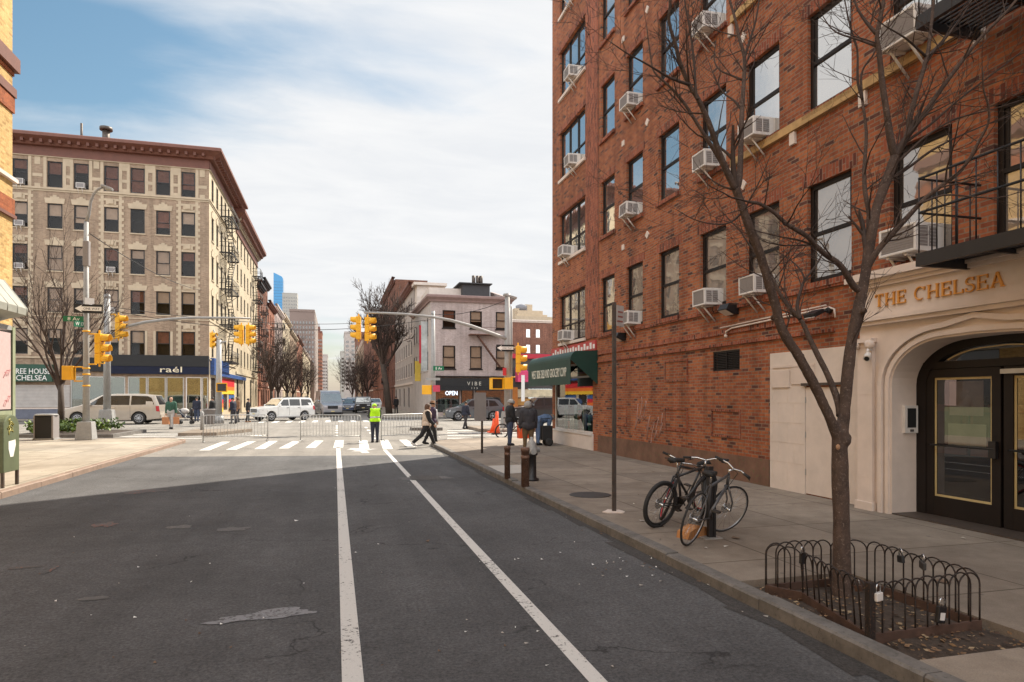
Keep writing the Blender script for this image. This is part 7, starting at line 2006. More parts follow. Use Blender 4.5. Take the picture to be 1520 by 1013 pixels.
    if hat:
        kind, mt = hat; w_ = MB()
        if kind == 'hood':
            vs = []; nu, nv = 16, 9
            for i in range(nv + 1):
                for j in range(nu):
                    a = 2 * math.pi * j / nu; front = math.sin(a) > .35; ph = R((72 if front else 150) * i / nv)
                    vs.append((.118 * math.sin(ph) * math.cos(a) * (1.1 if i > 6 else 1), -.012 + .125 * math.sin(ph) * math.sin(a), .185 + .125 * math.cos(ph)))
            w_.add(vs, [(i * nu + j, (i + 1) * nu + j, (i + 1) * nu + (j + 1) % nu, i * nu + (j + 1) % nu) for i in range(nv) for j in range(nu)], 0, True)
        elif kind == 'helmet':
            w_.lathe([(.124, .17), (.126, .2), (.118, .25), (.09, .29), (.045, .315), (.0, .32)], (0, .0, 0), 18); w_.v = [(x, y * 1.18, z) for x, y, z in w_.v]
            for q in (-.05, 0, .05): w_.tube([(q, -.11, .24), (q, -.05, .305), (q, .04, .315), (q, .12, .25)], .012, 5)
        elif kind == 'beanie':
            w_.lathe([(.104, .175), (.108, .2), (.104, .25), (.08, .295), (.04, .32), (.0, .325)], (0, -.005, 0), 18); w_.lathe([(.108, .172), (.115, .18), (.115, .21), (.108, .215)], (0, -.005, 0), 18)
        elif kind == 'brim':
            w_.lathe([(.19, .235), (.19, .243), (.1, .25), (.095, .31), (.06, .335), (.0, .33)], (0, 0, 0), 20)
        w_.xform(M0 @ hm); o = part({'hood': 'hood', 'helmet': 'helmet', 'beanie': 'beanie', 'brim': 'hat'}[kind], w_, mt, r0)
        if kind == 'hood': sm = o.modifiers.new('s', 'SOLIDIFY'); sm.thickness = .012; sm.offset = 1
    place(r0, loc, rz)
    Mw = Matrix.Translation(V(loc)) @ Matrix.Rotation(rz, 4, 'Z') @ M0
    return r0, [Mw @ (wr + d * .09) for wr, d, sg in hands]
C = {n: cloth('cloth_' + n, c) for n, c in (('black', (.012, .012, .014)), ('navy', (.018, .022, .04)), ('charcoal', (.035, .034, .04)), ('denim', (.09, .14, .24)), ('jeans', (.035, .05, .09)), ('olive', (.12, .08, .04)), ('beige', (.5, .4, .32)), ('grey', (.3, .29, .28)), ('palegrey', (.42, .4, .38)), ('green', (.03, .09, .06)), ('brown', (.2, .1, .05)), ('white', (.65, .63, .6)), ('hivis', (.42, .8, .01)), ('lime', (.4, .75, .03)), ('purple', (.05, .03, .06)))}
M['reflect'] = paint('reflective_strip', (.5, .5, .52), .3, .3)
UP = ('torso', 'arm', 'forearm', 'pelvis'); LOW = ('pelvis', 'thigh', 'shin'); SH = ('foot',)
def outfit(top, low, shoe, o1=.02, o2=.012, topname='jacket'): return [('trousers', low, LOW, o2), (topname, top, UP if topname != 'sweater' else ('torso', 'arm', 'forearm'), o1), ('shoes', shoe, SH, .012)]
p = onZ(556.5, 657); o, hd = person('person in a yellow high visibility vest and lime beanie, back to the camera', p, R(5), 1.56, 0, 4, 35, ((2, 4), (-1, 3)), ((28, 70, 8), (28, 70, 8)), 1.1, outfit(C['charcoal'], C['navy'], C['black'], .022) , None, ('beanie', C['lime']))
# high visibility vest over the jacket, with grey reflective band
def shell_from(o, nm, mt, off, zlo, zhi, xmax):
    src = [q for q in kids(o) if q.name.startswith('jacket')][0].data; w_ = MB(); idx = {}
    for pl in src.polygons:
        c = pl.center
        if zlo < c.z < zhi and abs(c.x) < xmax:
            f = []
            for q in pl.vertices:
                if q not in idx: idx[q] = len(w_.v); w_.v.append(tuple(src.vertices[q].co + src.vertices[q].normal * off))
                f.append(idx[q])
            w_.f.append(tuple(f)); w_.m.append(0); w_.sm.append(True)
    q = link(nm, w_.mesh(nm, [mt]), o); q.matrix_parent_inverse = Matrix(); s = q.modifiers.new('s', 'SOLIDIFY'); s.thickness = .006; s.offset = 1; return q
shell_from(o, 'vest', C['hivis'], .016, .84, 1.34, .185); shell_from(o, 'reflective_band', M['reflect'], .024, .98, 1.04, .185)
p = onZ(633, 664); person('person in a pale padded jacket and dark trousers striding to the right over the crossing', p, R(-92), 1.63, 0, 4, 2, ((26, 4), (-28, 22)), ((-18, 15, 6), (20, 25, 6)), 1.08, [('trousers', C['black'], LOW, .016), ('jacket', C['beige'], ('torso', 'pelvis'), .035), ('sleeves', C['black'], ('arm', 'forearm'), .024), ('shoes', C['white'], SH, .012)], ('brown', 'long'))
p = onZ(641, 660); person('person in a brimmed hat and dark coat walking just behind the pale padded jacket', p, R(-92), 1.66, 0, 3, 0, ((-16, 8), (14, 4)), ((14, 20, 6), (-14, 15, 6)), 1.1, outfit(C['purple'], C['black'], C['black'], .03), ('dark', 'short'), ('brim', C['brown']))
p = onZ(691, 637); person('person in dark clothes with a pale shoulder bag walking before the grey crossover car', p, R(-60), 1.56, 0, 3, 0, ((14, 4), (-12, 10)), ((-8, 15, 6), (10, 20, 6)), 1.1, outfit(C['navy'], C['charcoal'], C['black'], .03), ('dark', 'short'))
p = onZ(757, 661.5, SW); o, hd4 = person('person in a grey cycle helmet, black jacket and jeans standing near the corner in profile', p, R(-85), 1.6, 1, 2, 8, ((2, 3), (-2, 2)), ((6, 15, 4), (10, 20, 6)), 1.12, outfit(C['black'], C['jeans'], C['black'], .028), ('dark', 'short'), ('helmet', C['grey']))
p = onZ(784, 676, SW); o, hd5 = person('person in a dark quilted jacket and grey hood seen from behind by the hydrant', p, R(-6), 1.56, 0, 2, 6, ((4, 3), (-3, 4)), ((4, 12, 8), (6, 14, 8)), 1.2, outfit(C['charcoal'], C['olive'], C['white'], .035), None, ('hood', C['grey']))
p = onZ(799, 661, SW); person('person in denim bending forward beside the corner shop window', p, R(-70), 1.6, 0, 78, 10, ((6, 6), (-4, 4)), ((55, 20, 6), (60, 15, 6)), 1.1, outfit(C['denim'], C['denim'], C['black'], .025), ('grey', 'short'))
p = onZ(254, 637, .0); o, hd7 = person('bald person in a green sweater carrying two brown paper bags towards the camera', p, R(172), 1.8, 0, 0, 4, ((14, 4), (-10, 12)), ((0, 6, 9), (0, 6, 9)), 1.12, outfit(C['green'], C['palegrey'], C['black'], .028, .018, 'sweater'))
BAG = paint('brown_paper_bag', (.45, .2, .09), .8, var=.15, scale=6)
def bag(c, w, d, h, mt, label, name='shopping_bag', rz=0):
    r0 = thing(name, label, 'bag', tuple(c), None); Rm = Matrix.Translation(V(c)) @ Matrix.Rotation(rz, 4, 'Z'); z0 = -h - .16
    mb = MB(); mb.add([(-w / 2, -d / 2, z0), (w / 2, -d / 2, z0), (w / 2, d / 2, z0), (-w / 2, d / 2, z0), (-w * .53, -d * .42, z0 + h), (w * .53, -d * .42, z0 + h), (w * .53, d * .42, z0 + h), (-w * .53, d * .42, z0 + h)], [(3, 2, 1, 0), (0, 1, 5, 4), (1, 2, 6, 5), (2, 3, 7, 6), (3, 0, 4, 7), (4, 5, 6, 7)]); mb.xform(Rm); part('sack', mb, mt, r0, .015)
    mb = MB(); 
    for y in (-d * .3, d * .3): mb.tube([(-w * .2, y, z0 + h), (-w * .12, y * .3, .0), (w * .12, y * .3, .0), (w * .2, y, z0 + h)], .008, 5)
    mb.xform(Rm); part('handle', mb, mt, r0)
bag(hd7[0] + V((0, 0, .02)), .34, .2, .4, BAG, 'brown paper bag held on the right by the person in green', rz=.2)
bag(hd7[1] + V((0, 0, .02)), .36, .2, .42, BAG, 'brown paper bag held on the left by the person in green', rz=-.2)
bag(V((hd4[1].x + .22, hd4[1].y - .05, hd4[1].z + .1)), .4, .3, .45, M['orange'], 'bright orange delivery bag held by the person in the cycle helmet', 'delivery_bag')
for u, v, z, rz, ht, w_, h_, lab in ((346, 629, .1, 60, 1.66, outfit(C['navy'], C['charcoal'], C['black']), ('dark', 'short'), 'person in navy standing left of two others before the rainbow shop'), (352.5, 627, .1, 120, 1.7, outfit(C['brown'], C['charcoal'], C['black']), ('brown', 'long'), 'person in a brown coat in the middle of three before the rainbow shop'), (368, 627, .0, -80, 1.7, outfit(C['black'], C['black'], C['brown']), ('dark', 'short'), 'person in black at the kerb right of the rainbow shop'),
                             (588, 614, .1, 20, 1.75, outfit(C['black'], C['black'], C['black'], .03), ('dark', 'short'), 'person in black on the far right pavement near the big tree'), (577, 613, .1, 170, 1.7, outfit(C['navy'], C['navy'], C['black'], .03), ('dark', 'short'), 'person in dark blue beside the trunk of the big tree'), (316, 628, .1, 60, 1.7, outfit(C['black'], C['jeans'], C['black'], .03), ('dark', 'short'), 'person in black behind the slim signal pole across the avenue'),
                             (292, 626, .1, 0, 1.7, outfit(C['navy'], C['jeans'], C['black']), ('dark', 'short'), 'person in the shop doorway under the navy fascia')):
    p = onZ(u, v, z); person(lab, p, R(rz), ht, 0, 2, 4, ((6, 4), (-6, 4)), ((5, 15, 6), (-5, 15, 6)), 1.1, w_, h_, group=None)
# pushchair by the shop
p = onZ(275, 630, .05); r0 = thing('pushchair', 'dark pushchair with a pale hood in front of the navy fascia shop door', 'pushchair', tuple(p))
mb = MB(); q = lambda x, y, z: p + V((x, y, z))
for y in (-.22, .22):
    mb.tube([q(-.45, y, 1.0), q(.1, y, .45), q(.4, y, .12)], .016, 6); mb.tube([q(.1, y, .45), q(-.3, y, .12)], .016, 6)
mb.tube([q(-.45, -.22, 1.0), q(-.45, .22, 1.0)], .016, 6); part('frame', mb, M['grey_metal'], r0)
mb = MB(); mb.prism([(p.x - .15, p.z + .45), (p.x + .3, p.z + .4), (p.x + .34, p.z + .5), (p.x - .02, p.z + .55), (p.x - .25, p.z + .95), (p.x - .32, p.z + .9)], p.y - .2, p.y + .2, 0, 'XZ'); part('seat', mb, C['navy'], r0, .02)
mb = MB(); mb.ball(q(-.05, 0, .85), (.3, .22, .2)); part('hood', mb, C['palegrey'], r0)
for x, y in ((.4, -.22), (.4, .22), (-.3, -.24), (-.3, .24)): mb = MB(); mb.lathe([(.06, -.02), (.12, -.02), (.12, .02), (.06, .02)], q(x, y, .12), 14, 0, 'Y'); part('wheel', mb, M['rubber'], r0)
# small black cart by the bending person
p = onZ(811, 662, SW); r0 = thing('hand_cart', 'small black wheeled hand cart by the shop wall next to the bending person', 'cart', tuple(p))
mb = MB(); mb.tube([p + V((-.2, 0, .15)), p + V((-.2, 0, .95)), p + V((.15, 0, .95))], .018, 6); mb.box(p + V((0, 0, .45)), (.36, .3, .5)); part('body', mb, M['black'], r0, .02)
for y in (-.18, .18): mb = MB(); mb.lathe([(.06, -.02), (.14, -.02), (.14, .02), (.06, .02)], p + V((.05, y, .14)), 14, 0, 'Y'); part('wheel', mb, M['rubber'], r0)
# ------------------------------------------------------------------ bicycles
M['bike_black'] = paint('bike_frame_black', (.03, .028, .028), .4, .2, var=.2, scale=12, obj=True)
M['bike_grey'] = paint('bike_frame_grey', (.1, .1, .105), .4, .3, var=.2, scale=12, obj=True)
M['bike_red'] = paint('bike_red', (.4, .02, .025), .4, .1, obj=True)
def bicycle(label, loc, yaw, lean, steer, fm, R_=.335, tyre=.018, flat=True, rimm=None, base=1.02, seat_h=.88, sc=1.0, basket=False, group='bicycles chained at the rack'):
    r0 = thing('bicycle', label, 'bicycle', (0, 0, 0), group)
    xr, xf = -base * .42, base * .58
    BBp, ST, HT, HB = V((0, 0, .29)), V((-.17, 0, .74)), V((xf - .2, 0, .8)), V((xf - .16, 0, .66))
    ra = V((xr, 0, R_)); fa = V((xf, 0, R_))
    mb = MB(); t = .017
    mb.tube([BBp, ST], t, 8); mb.tube([ST + V((.01, 0, -.04)), HT], t, 8); mb.tube([BBp, HB], t * 1.15, 8); mb.tube([HT, HB], t * 1.15, 8)
    for y in (-.05, .05): mb.tube([ra + V((0, y, 0)), BBp + V((0, y * .5, 0))], .009, 6); mb.tube([ra + V((0, y, 0)), ST + V((0, y * .3, -.03))], .008, 6)
    part('frame', mb, fm, r0)
    def wheel(c, fr=None):
        mb = MB(); n = 28
        pts = [(math.cos(2 * math.pi * k / n), 0, math.sin(2 * math.pi * k / n)) for k in range(n)]
        mb.tube([c + V(q) * (R_ - tyre) for q in pts], tyre, 7, 0, closed=True)
        mb.tube([c + V(q) * (R_ - tyre * 2.2) for q in pts], tyre * .55, 5, 1, closed=True)
        for k in range(18):
            a = 2 * math.pi * k / 18; mb.tube([c + V((0, .02 * (-1) ** k, 0)), c + V((math.cos(a), 0, math.sin(a))) * (R_ - tyre * 2)], .0016, 3, 2)
        mb.cyl(c + V((0, -.05, 0)), c + V((0, .05, 0)), .02, n=8, m=2); mb.lathe([(.06, .035), (.075, .035), (.075, .038), (.06, .038)], c, 14, 2, 'Y')
        if fr is not None: mb.xform(fr)
        return part('wheel', mb, [M['rubber'], rimm or M['alloy'], M['chrome']], r0)
    wheel(ra)
    ax = (HT - HB).normalized(); S_ = Matrix.Translation(HB) @ Matrix.Rotation(R(steer), 4, ax) @ Matrix.Translation(-HB)
    wheel(fa, S_)
    mb = MB()
    for y in (-.05, .05): mb.tube([HB + V((0, y * .7, -.02)), fa + V((-.02, y, .12)), fa + V((0, y, 0))], [.013, .011, .008], 6)
    mb.tube([HB, HB + V((0, 0, -.03))], .03, 6); mb.xform(S_); part('fork', mb, fm, r0)
    top = HT + ax * .06; st = top + V((.07, 0, .02)); mb = MB(); mb.tube([HT, top, st], .014, 6)
    if flat: mb.tube([st + V((-.05, -.3, .03)), st + V((0, -.12, .03)), st, st + V((0, .12, .03)), st + V((-.05, .3, .03))], .012, 6)
    else: mb.tube([st + V((.02, -.22, .0)), st + V((.0, -.05, 0)), st + V((0, .05, 0)), st + V((.02, .22, 0))], .012, 6)
    gb = MB()
    for sg in (-1, 1):
        if flat: gb.tube([st + V((-.03, sg * .2, .03)), st + V((-.05, sg * .31, .03))], .018, 7); gb.tube([st + V((.02, sg * .17, .01)), st + V((.03, sg * .26, -.02))], .007, 5)
        else: gb.tube([st + V((.02, sg * .2, 0)), st + V((.1, sg * .22, -.01)), st + V((.12, sg * .22, -.08)), st + V((.03, sg * .22, -.14))], .014, 6)
    mb.xform(S_); gb.xform(S_); hb = part('handlebar', mb, fm if not flat else M['chrome'], r0); part('grip', gb, M['rubber'], hb)
    mb = MB(); mb.tube([(0 + hx, hy, hz) for hx, hy, hz in ((st.x, .02, st.z), (st.x + .12, .03, st.z - .06), (xf - .1, .03, R_ + .3))], .004, 4); mb.xform(S_); part('cable', mb, M['black'], r0)
    mb = MB(); sp = ST + (ST - BBp).normalized() * (seat_h - .74); mb.tube([ST, sp], .013, 6); pm = part('seat_post', mb, M['chrome'], r0)
    mb = MB(); vs = []
    for x, wd, z in ((-.13, .07, .03), (-.1, .075, .045), (-.02, .055, .035), (.06, .026, .03), (.14, .018, .02)):
        vs += [(sp.x + x, -wd, sp.z + z - .02), (sp.x + x, -wd * .6, sp.z + z + .012), (sp.x + x, wd * .6, sp.z + z + .012), (sp.x + x, wd, sp.z + z - .02), (sp.x + x, 0, sp.z + z - .045)]
    fs = [(i * 5 + j, i * 5 + (j + 1) % 5, (i + 1) * 5 + (j + 1) % 5, (i + 1) * 5 + j) for i in range(4) for j in range(5)] + [(4, 3, 2, 1, 0), (20, 21, 22, 23, 24)]
    mb.add(vs, fs, 0, True); part('saddle', mb, M['rubber'], r0)
    mb = MB(); mb.lathe([(.09, .045), (.095, .045), (.095, .05), (.09, .05)], BBp, 20, 0, 'Y'); mb.lathe([(.085, .046), (.02, .047)], BBp, 12, 0, 'Y')
    mb.tube([BBp + V((0, .06, 0)), BBp + V((.1, .07, -.13))], .01, 5); mb.tube([BBp + V((0, -.06, 0)), BBp + V((-.1, -.07, .13))], .01, 5); mb.box(BBp + V((.1, .12, -.135)), (.09, .09, .02)); mb.box(BBp + V((-.1, -.12, .135)), (.09, .09, .02))
    mb.tube([BBp + V((0, .048, .09)), ra + V((0, .04, .04))], .004, 4); mb.tube([BBp + V((0, .048, -.09)), ra + V((0, .04, -.04))], .004, 4); part('crank', mb, M['iron'], r0)
    r0.location = loc; r0.rotation_mode = 'XYZ'; r0.rotation_euler = Matrix.Rotation(yaw, 3, 'Z').to_4x4().to_euler() if not lean else (Matrix.Rotation(yaw, 4, 'Z') @ Matrix.Rotation(lean, 4, 'X')).to_euler(); r0.scale = (sc, sc, sc)
    return r0
pr_ = onZ(1012, 809, SW); pf_ = onZ(1080, 792, SW)
yaw = math.atan2(pf_.y - pr_.y, pf_.x - pr_.x); mid = pr_.lerp(pf_, .42)
bicycle('thin tyred road bicycle with drop grips leaning on the black rack post, nearest the kerb', tuple(mid), yaw + R(10), R(14), -26, M['bike_grey'], .33, .013, True, M['alloy'], .98, .86, .97)
pr_ = onZ(975, 783, SW)
bicycle('fat tyred mountain bicycle with tilted rear wheel and black saddle, left in the rack', (pr_.x + .4, pr_.y + .17, SW - .01), R(22), R(11), 30, M['bike_black'], .33, .026, True, M['bike_black'], 1.04, .92, .97)
pr_ = onZ(990, 775, SW)
bicycle('dark bicycle behind the fat tyred one in the rack, front wheel turned left', (pr_.x + .55, pr_.y + .5, SW - .01), R(205), R(-14), 40, M['bike_black'], .32, .022, True, M['bike_red'], 1.0, .8, .95)
pr_ = onZ(746, 652, 0)
bicycle('delivery bicycle standing behind the person in the cycle helmet', (pr_.x + .4, pr_.y + .2, .0), R(15), R(4), 10, M['bike_black'], .34, .024, True, M['bike_black'], 1.05, .9, 1.0, group=None)
c = onZ(1054, 799, SW); r0 = thing('bike_rack', 'black steel rack post with a flat base plate between the bicycles', 'bike rack', tuple(c))
mb = MB(); mb.bx(c.x - .03, c.x + .03, c.y - .03, c.y + .03, SW, SW + .86); mb.bx(c.x + .04, c.x + .065, c.y - .03, c.y + .03, SW, SW + .8); part('post', mb, M['black_metal'], r0, .004)
mb = MB(); mb.bx(c.x - .12, c.x + .12, c.y - .09, c.y + .09, SW + .001, SW + .014); part('base_plate', mb, M['grey_metal'], r0)
a = onZ(1024, 800, SW); mb = MB(); mb.prism([(-.2, 0), (.2, 0), (.2, .1), (.02, .14), (-.18, .08)], -.09, .09, 0, 'XZ'); mb.xform(Matrix.Translation(a + V((.1, .1, .002))) @ Matrix.Rotation(R(22), 4, 'Z'))
single('wooden_block', mb, paint('raw_orange_timber', (.38, .17, .06), .8, var=.3, scale=9), 'split block of orange brown timber lying under the bicycles', 'timber')

# ------------------------------------------------------------------ bare trees
M['bark'] = paint('street_tree_bark', (.07, .045, .034), .9, var=.5, scale=11, dirt=(.2, .15, .12), bmp=(22, (1, 1, .3), .9, .02))
M['bark_dark'] = paint('dark_bark', (.06, .045, .036), .9, var=.35, scale=3)
M['twig'] = paint('twig', (.055, .036, .028), .9, var=.3, scale=5)
rt = random.Random(31)
def rdir(d, ang):
    a = d.orthogonal().normalized(); a = Matrix.Rotation(rt.uniform(0, 6.283), 3, d) @ a
    return (d * math.cos(ang) + a * math.sin(ang)).normalized()
def grow(mb, p, d, ln, r, depth, up=.12, n=5, kids_=(2, 4), spread=(.35, .85), minr=.003, wob=.16, ratio=.62):
    pts = [p.copy()]; rs = [r]; seg = ln / n
    for i in range(n):
        d = (d + V((rt.uniform(-1, 1), rt.uniform(-1, 1), rt.uniform(-.7, .9))) * wob + V((0, 0, up * .4))).normalized()
        pts.append(pts[-1] + d * seg); rs.append(max(minr * .6, r * (1 - .65 * (i + 1) / n)))
    mb.tube(pts, rs, 5 if r > .02 else 3 if r < .008 else 4, 0, False)
    if depth <= 0: return
    k = rt.randint(*kids_)
    for q in range(k):
        f = rt.uniform(.3, 1.0); i = min(n - 1, int(f * n)); b = pts[i].lerp(pts[i + 1], f * n - i)
        dd = (pts[i + 1] - pts[i]).normalized()
        grow(mb, b, rdir(dd, rt.uniform(*spread)), ln * rt.uniform(.45, .75), max(minr, rs[i] * ratio), depth - 1, up, max(3, n - 1), kids_, spread, minr, wob, ratio)
# the street tree in front of the red brick building: trunk and limbs as they stand
t0 = 5.75
base = at(1250, 872, t0); base.z = SW - .08
r0 = thing('street_tree', 'bare young street tree with a forked trunk inside the low hooped guard', 'tree', tuple(base))
LIMBS = [  # (pixels, depth offsets at start and end, radius px at start and end)
    ('trunk', [(1250, 885), (1249.5, 838), (1249, 780), (1247.5, 720), (1246.5, 680), (1246.5, 655), (1247.5, 640)], 0, 0, 14.8, 13),
    ('A', [(1246, 658), (1240, 640), (1228.6, 614), (1207, 568), (1189, 536), (1181, 522), (1168, 503), (1156, 477), (1153, 460), (1143, 427), (1136, 403), (1126, 371), (1111, 334), (1101, 305), (1092, 280)], 0, -.25, 10, 8),
    ('A1', [(1092, 282), (1079, 255), (1068, 228), (1052, 182), (1036.6, 148), (1023, 126), (1009, 93), (1003, 67), (993, 32), (995, -4), (985, -60), (975, -110)], -.25, -.7, 6.5, 1.5),
    ('A1b', [(1036, 148), (1032.7, 138), (1030.7, 99), (1025, 49), (1017, 6), (1008, -60)], -.45, -.3, 3.2, 1),
    ('A1c', [(1023, 126), (995, 116), (969.5, 101), (952, 91), (930, 79), (905, 62)], -.5, -.9, 3, .8),
    ('A1d', [(1085, 268), (1068, 236), (1040, 192), (1013, 150), (991, 126), (971, 107), (965, 80), (960, 40)], -.25, -.1, 5, .9),
    ('A2', [(1093, 284), (1097, 268), (1099, 240), (1101, 173), (1104, 123), (1105, 86), (1096.5, 54), (1091.6, 30), (1083, 0), (1070, -50)], -.25, .35, 6.5, 1.5),
    ('A2b', [(1102, 165), (1090, 150), (1074, 138), (1062, 118), (1052, 92)], 0, .3, 2.6, .7),
    ('A2c', [(1104, 120), (1085, 112), (1068, 104), (1060, 88), (1063, 60)], .1, .5, 2.4, .6),
    ('A2d', [(1105, 86), (1113, 60), (1122, 30), (1128, -6), (1140, -60)], .2, .4, 2.6, .8),
    ('A3', [(1105, 312), (1085, 330), (1060, 333), (1030, 326), (1005, 312)], -.2, -.5, 2.2, .5),
    ('A4', [(1089, 282), (1070, 276), (1052, 264), (1036, 248)], -.2, .2, 2.4, .6),
    ('M', [(1247, 618), (1244, 596), (1228.6, 557), (1215.5, 531), (1200, 499), (1191.7, 480), (1181, 466), (1173, 459), (1158, 437), (1148, 416), (1138, 396), (1118, 372)], .02, .5, 7, 2.2),
    ('M2', [(1188, 474), (1184, 460), (1184, 448), (1190, 427), (1195, 415), (1203, 405), (1215, 388), (1232, 352)], .1, .45, 4, .8),
    ('M3', [(1195, 415), (1186, 398), (1170, 384), (1150, 372)], .25, .6, 2, .5),
    ('C', [(1247, 655), (1250, 640), (1253, 612), (1257, 568), (1261, 531), (1265.5, 499), (1274, 460), (1281, 427), (1287, 390)], 0, .05, 11.5, 9.5),
    ('Ca', [(1287, 392), (1294, 345), (1302, 306), (1316, 268), (1329, 232)], .05, .1, 9.5, 8.5),
    ('Cb', [(1286, 395), (1289, 350), (1289.5, 316), (1284, 284), (1283, 248), (1286, 197), (1280, 148), (1278.6, 111), (1288, 92), (1297, 80), (1304, 50)], .05, .5, 5.5, 1.2),
    ('Cb2', [(1280, 148), (1273, 120), (1272.5, 74), (1262, 40), (1255, 6), (1246, -40)], .35, .6, 2.6, .8),
    ('C1', [(1329, 234), (1322, 208), (1317, 173), (1309.5, 123), (1304.6, 74), (1302, 54), (1307, 25), (1312, -4), (1316, -70)], .1, .0, 7, 2.5),
    ('C1b', [(1302, 52), (1285, 32), (1270, 6), (1262, -40)], .05, .3, 4, 1),
    ('C1c', [(1303, 70), (1288, 64), (1270, 58), (1245, 50), (1232, 40), (1220, 22)], .05, .4, 2.8, .8),
    ('C2', [(1331, 230), (1346.5, 202), (1351, 173), (1361, 136), (1376, 84), (1381, 49), (1386, 0), (1390, -60)], .1, .3, 6, 1.8),
    ('C2b', [(1376, 86), (1403, 57), (1428, 25), (1446, -6)], .25, .5, 3.4, 1.2),
    ('C2c', [(1374, 84), (1344, 57), (1314, 39), (1296, 24)], .2, -.1, 2.6, .8),
    ('C3', [(1346, 204), (1362, 182), (1374, 165), (1393, 138), (1418, 104), (1455, 57), (1492, 20), (1512, -4), (1540, -40)], .1, -.3, 5, 2),
    ('C4', [(1343, 212), (1380, 186), (1415, 155), (1443, 133), (1492, 96), (1525, 70)], .1, -.1, 3, 1),
    ('D', [(1284, 405), (1294.7, 384), (1306, 368), (1319, 353), (1344, 326), (1369, 299), (1393, 279), (1423, 257), (1440, 234), (1453, 210), (1467, 183), (1467, 158), (1460, 133), (1458, 100)], .05, -.6, 6.5, 1.2),
    ('D2', [(1365, 303), (1400, 290), (1440, 292), (1480, 294), (1515, 285)], -.2, -.5, 2.4, .7),
    ('E', [(1322, 262), (1329, 262), (1354, 245), (1381, 225), (1418, 205), (1462, 186), (1500, 172)], .1, .4, 3.4, .9),
    ('E2', [(1330, 244), (1369, 207), (1400, 186), (1423, 175), (1475, 162), (1512, 150)], .1, -.2, 2.8, .8),
    ('B', [(1280, 434), (1267, 425), (1252, 400), (1240, 388), (1225, 378), (1210, 364), (1198, 351), (1168, 333), (1148, 315), (1128, 303), (1112, 300)], .05, -.45, 6.5, 3),
    ('B2', [(1214, 368), (1190, 358), (1160, 352), (1130, 345), (1115, 340)], -.15, -.3, 2.4, .8),
    ('B3', [(1252, 399), (1236, 402), (1224, 404), (1215, 420)], -.05, .2, 1.8, .5),
]
mb = MB(); tw = MB(); core = MB()
for nm, pts, d0, d1, ra, rb_ in LIMBS:
    n = len(pts); P = []; rs = []
    cum = [0]
    for i in range(1, n): cum.append(cum[-1] + math.hypot(pts[i][0] - pts[i - 1][0], pts[i][1] - pts[i - 1][1]))
    for i, (u, v) in enumerate(pts):
        f = cum[i] / cum[-1]; t = t0 + d0 + (d1 - d0) * f
        q = at(u, v, t); P.append(q); rs.append((.8 if nm != 'trunk' else .88) * (ra + (rb_ - ra) * f ** .8) * t / F * (1 + .05 * math.sin(i * 2.3)))
    if nm == 'trunk': P[0].z = SW - .08; rs[0] *= 1.18
    # resample smoothly (Catmull-Rom) so limbs bend like wood
    PP, RR = [], []
    for i in range(n - 1):
        a, b, c, d = P[max(i - 1, 0)], P[i], P[i + 1], P[min(i + 2, n - 1)]
        for q in range(3):
            x = q / 3; PP.append(.5 * ((2 * b) + (c - a) * x + (2 * a - 5 * b + 4 * c - d) * x * x + (3 * b - a - 3 * c + d) * x ** 3)); RR.append(rs[i] + (rs[i + 1] - rs[i]) * x)
    PP.append(P[-1]); RR.append(rs[-1])
    big = ra > 4.5
    (core if nm in ('trunk', 'A', 'C', 'Ca') else mb if big else tw).tube(PP, RR, 10 if ra > 9 else 8 if big else 6, 0, True)
    if nm == 'trunk': continue
    L_ = sum((PP[i + 1] - PP[i]).length for i in range(len(PP) - 1))
    cnt = int(L_ * (7 if ra < 4 else 5)) if nm not in ('A', 'C', 'Ca') else 3
    for q in range(cnt):
        i = rt.randint(int(len(PP) * (.15 if ra < 7 else .45)), len(PP) - 2); dd = (PP[i + 1] - PP[i]).normalized()
        grow(tw, PP[i], rdir(dd, rt.uniform(.45, 1.1)), rt.uniform(.25, .7), min(RR[i] * .5, .008), 2 if rt.random() < .7 else 1, .1, 5, (2, 4), (.4, .9), .0022, .17)
    grow(tw, PP[-1], (PP[-1] - PP[-2]).normalized(), .5, RR[-1] * .8, 2, .1, 5, (2, 4), (.35, .8), .0022, .15)
for u, v, rr in ((1254, 655, 9), (1258, 650, 6), (1187, 530, 7), (1148, 472, 5), (1283, 462, 5)): core.ball(at(u, v, t0 - .03), rr * t0 / F)
me_ = remesh(core, .013, 3)
for v_ in me_.vertices: v_.co += v_.normal * .004 * noise.noise(V((v_.co.x * 30, v_.co.y * 30, v_.co.z * 7)))
mb.add([v_.co for v_ in me_.vertices], [tuple(p_.vertices) for p_ in me_.polygons], 0, True)
part('trunk', mb, M['bark'], r0); part('crown', tw, M['twig'], r0)
mb = MB(); q = at(1244, 664, t0 - .09); mb.ball(q, (.022, .012, .026), 0, 10, 6); part('pruned_knot', mb, paint('pale_cut_wood', (.35, .2, .11), .8), r0)

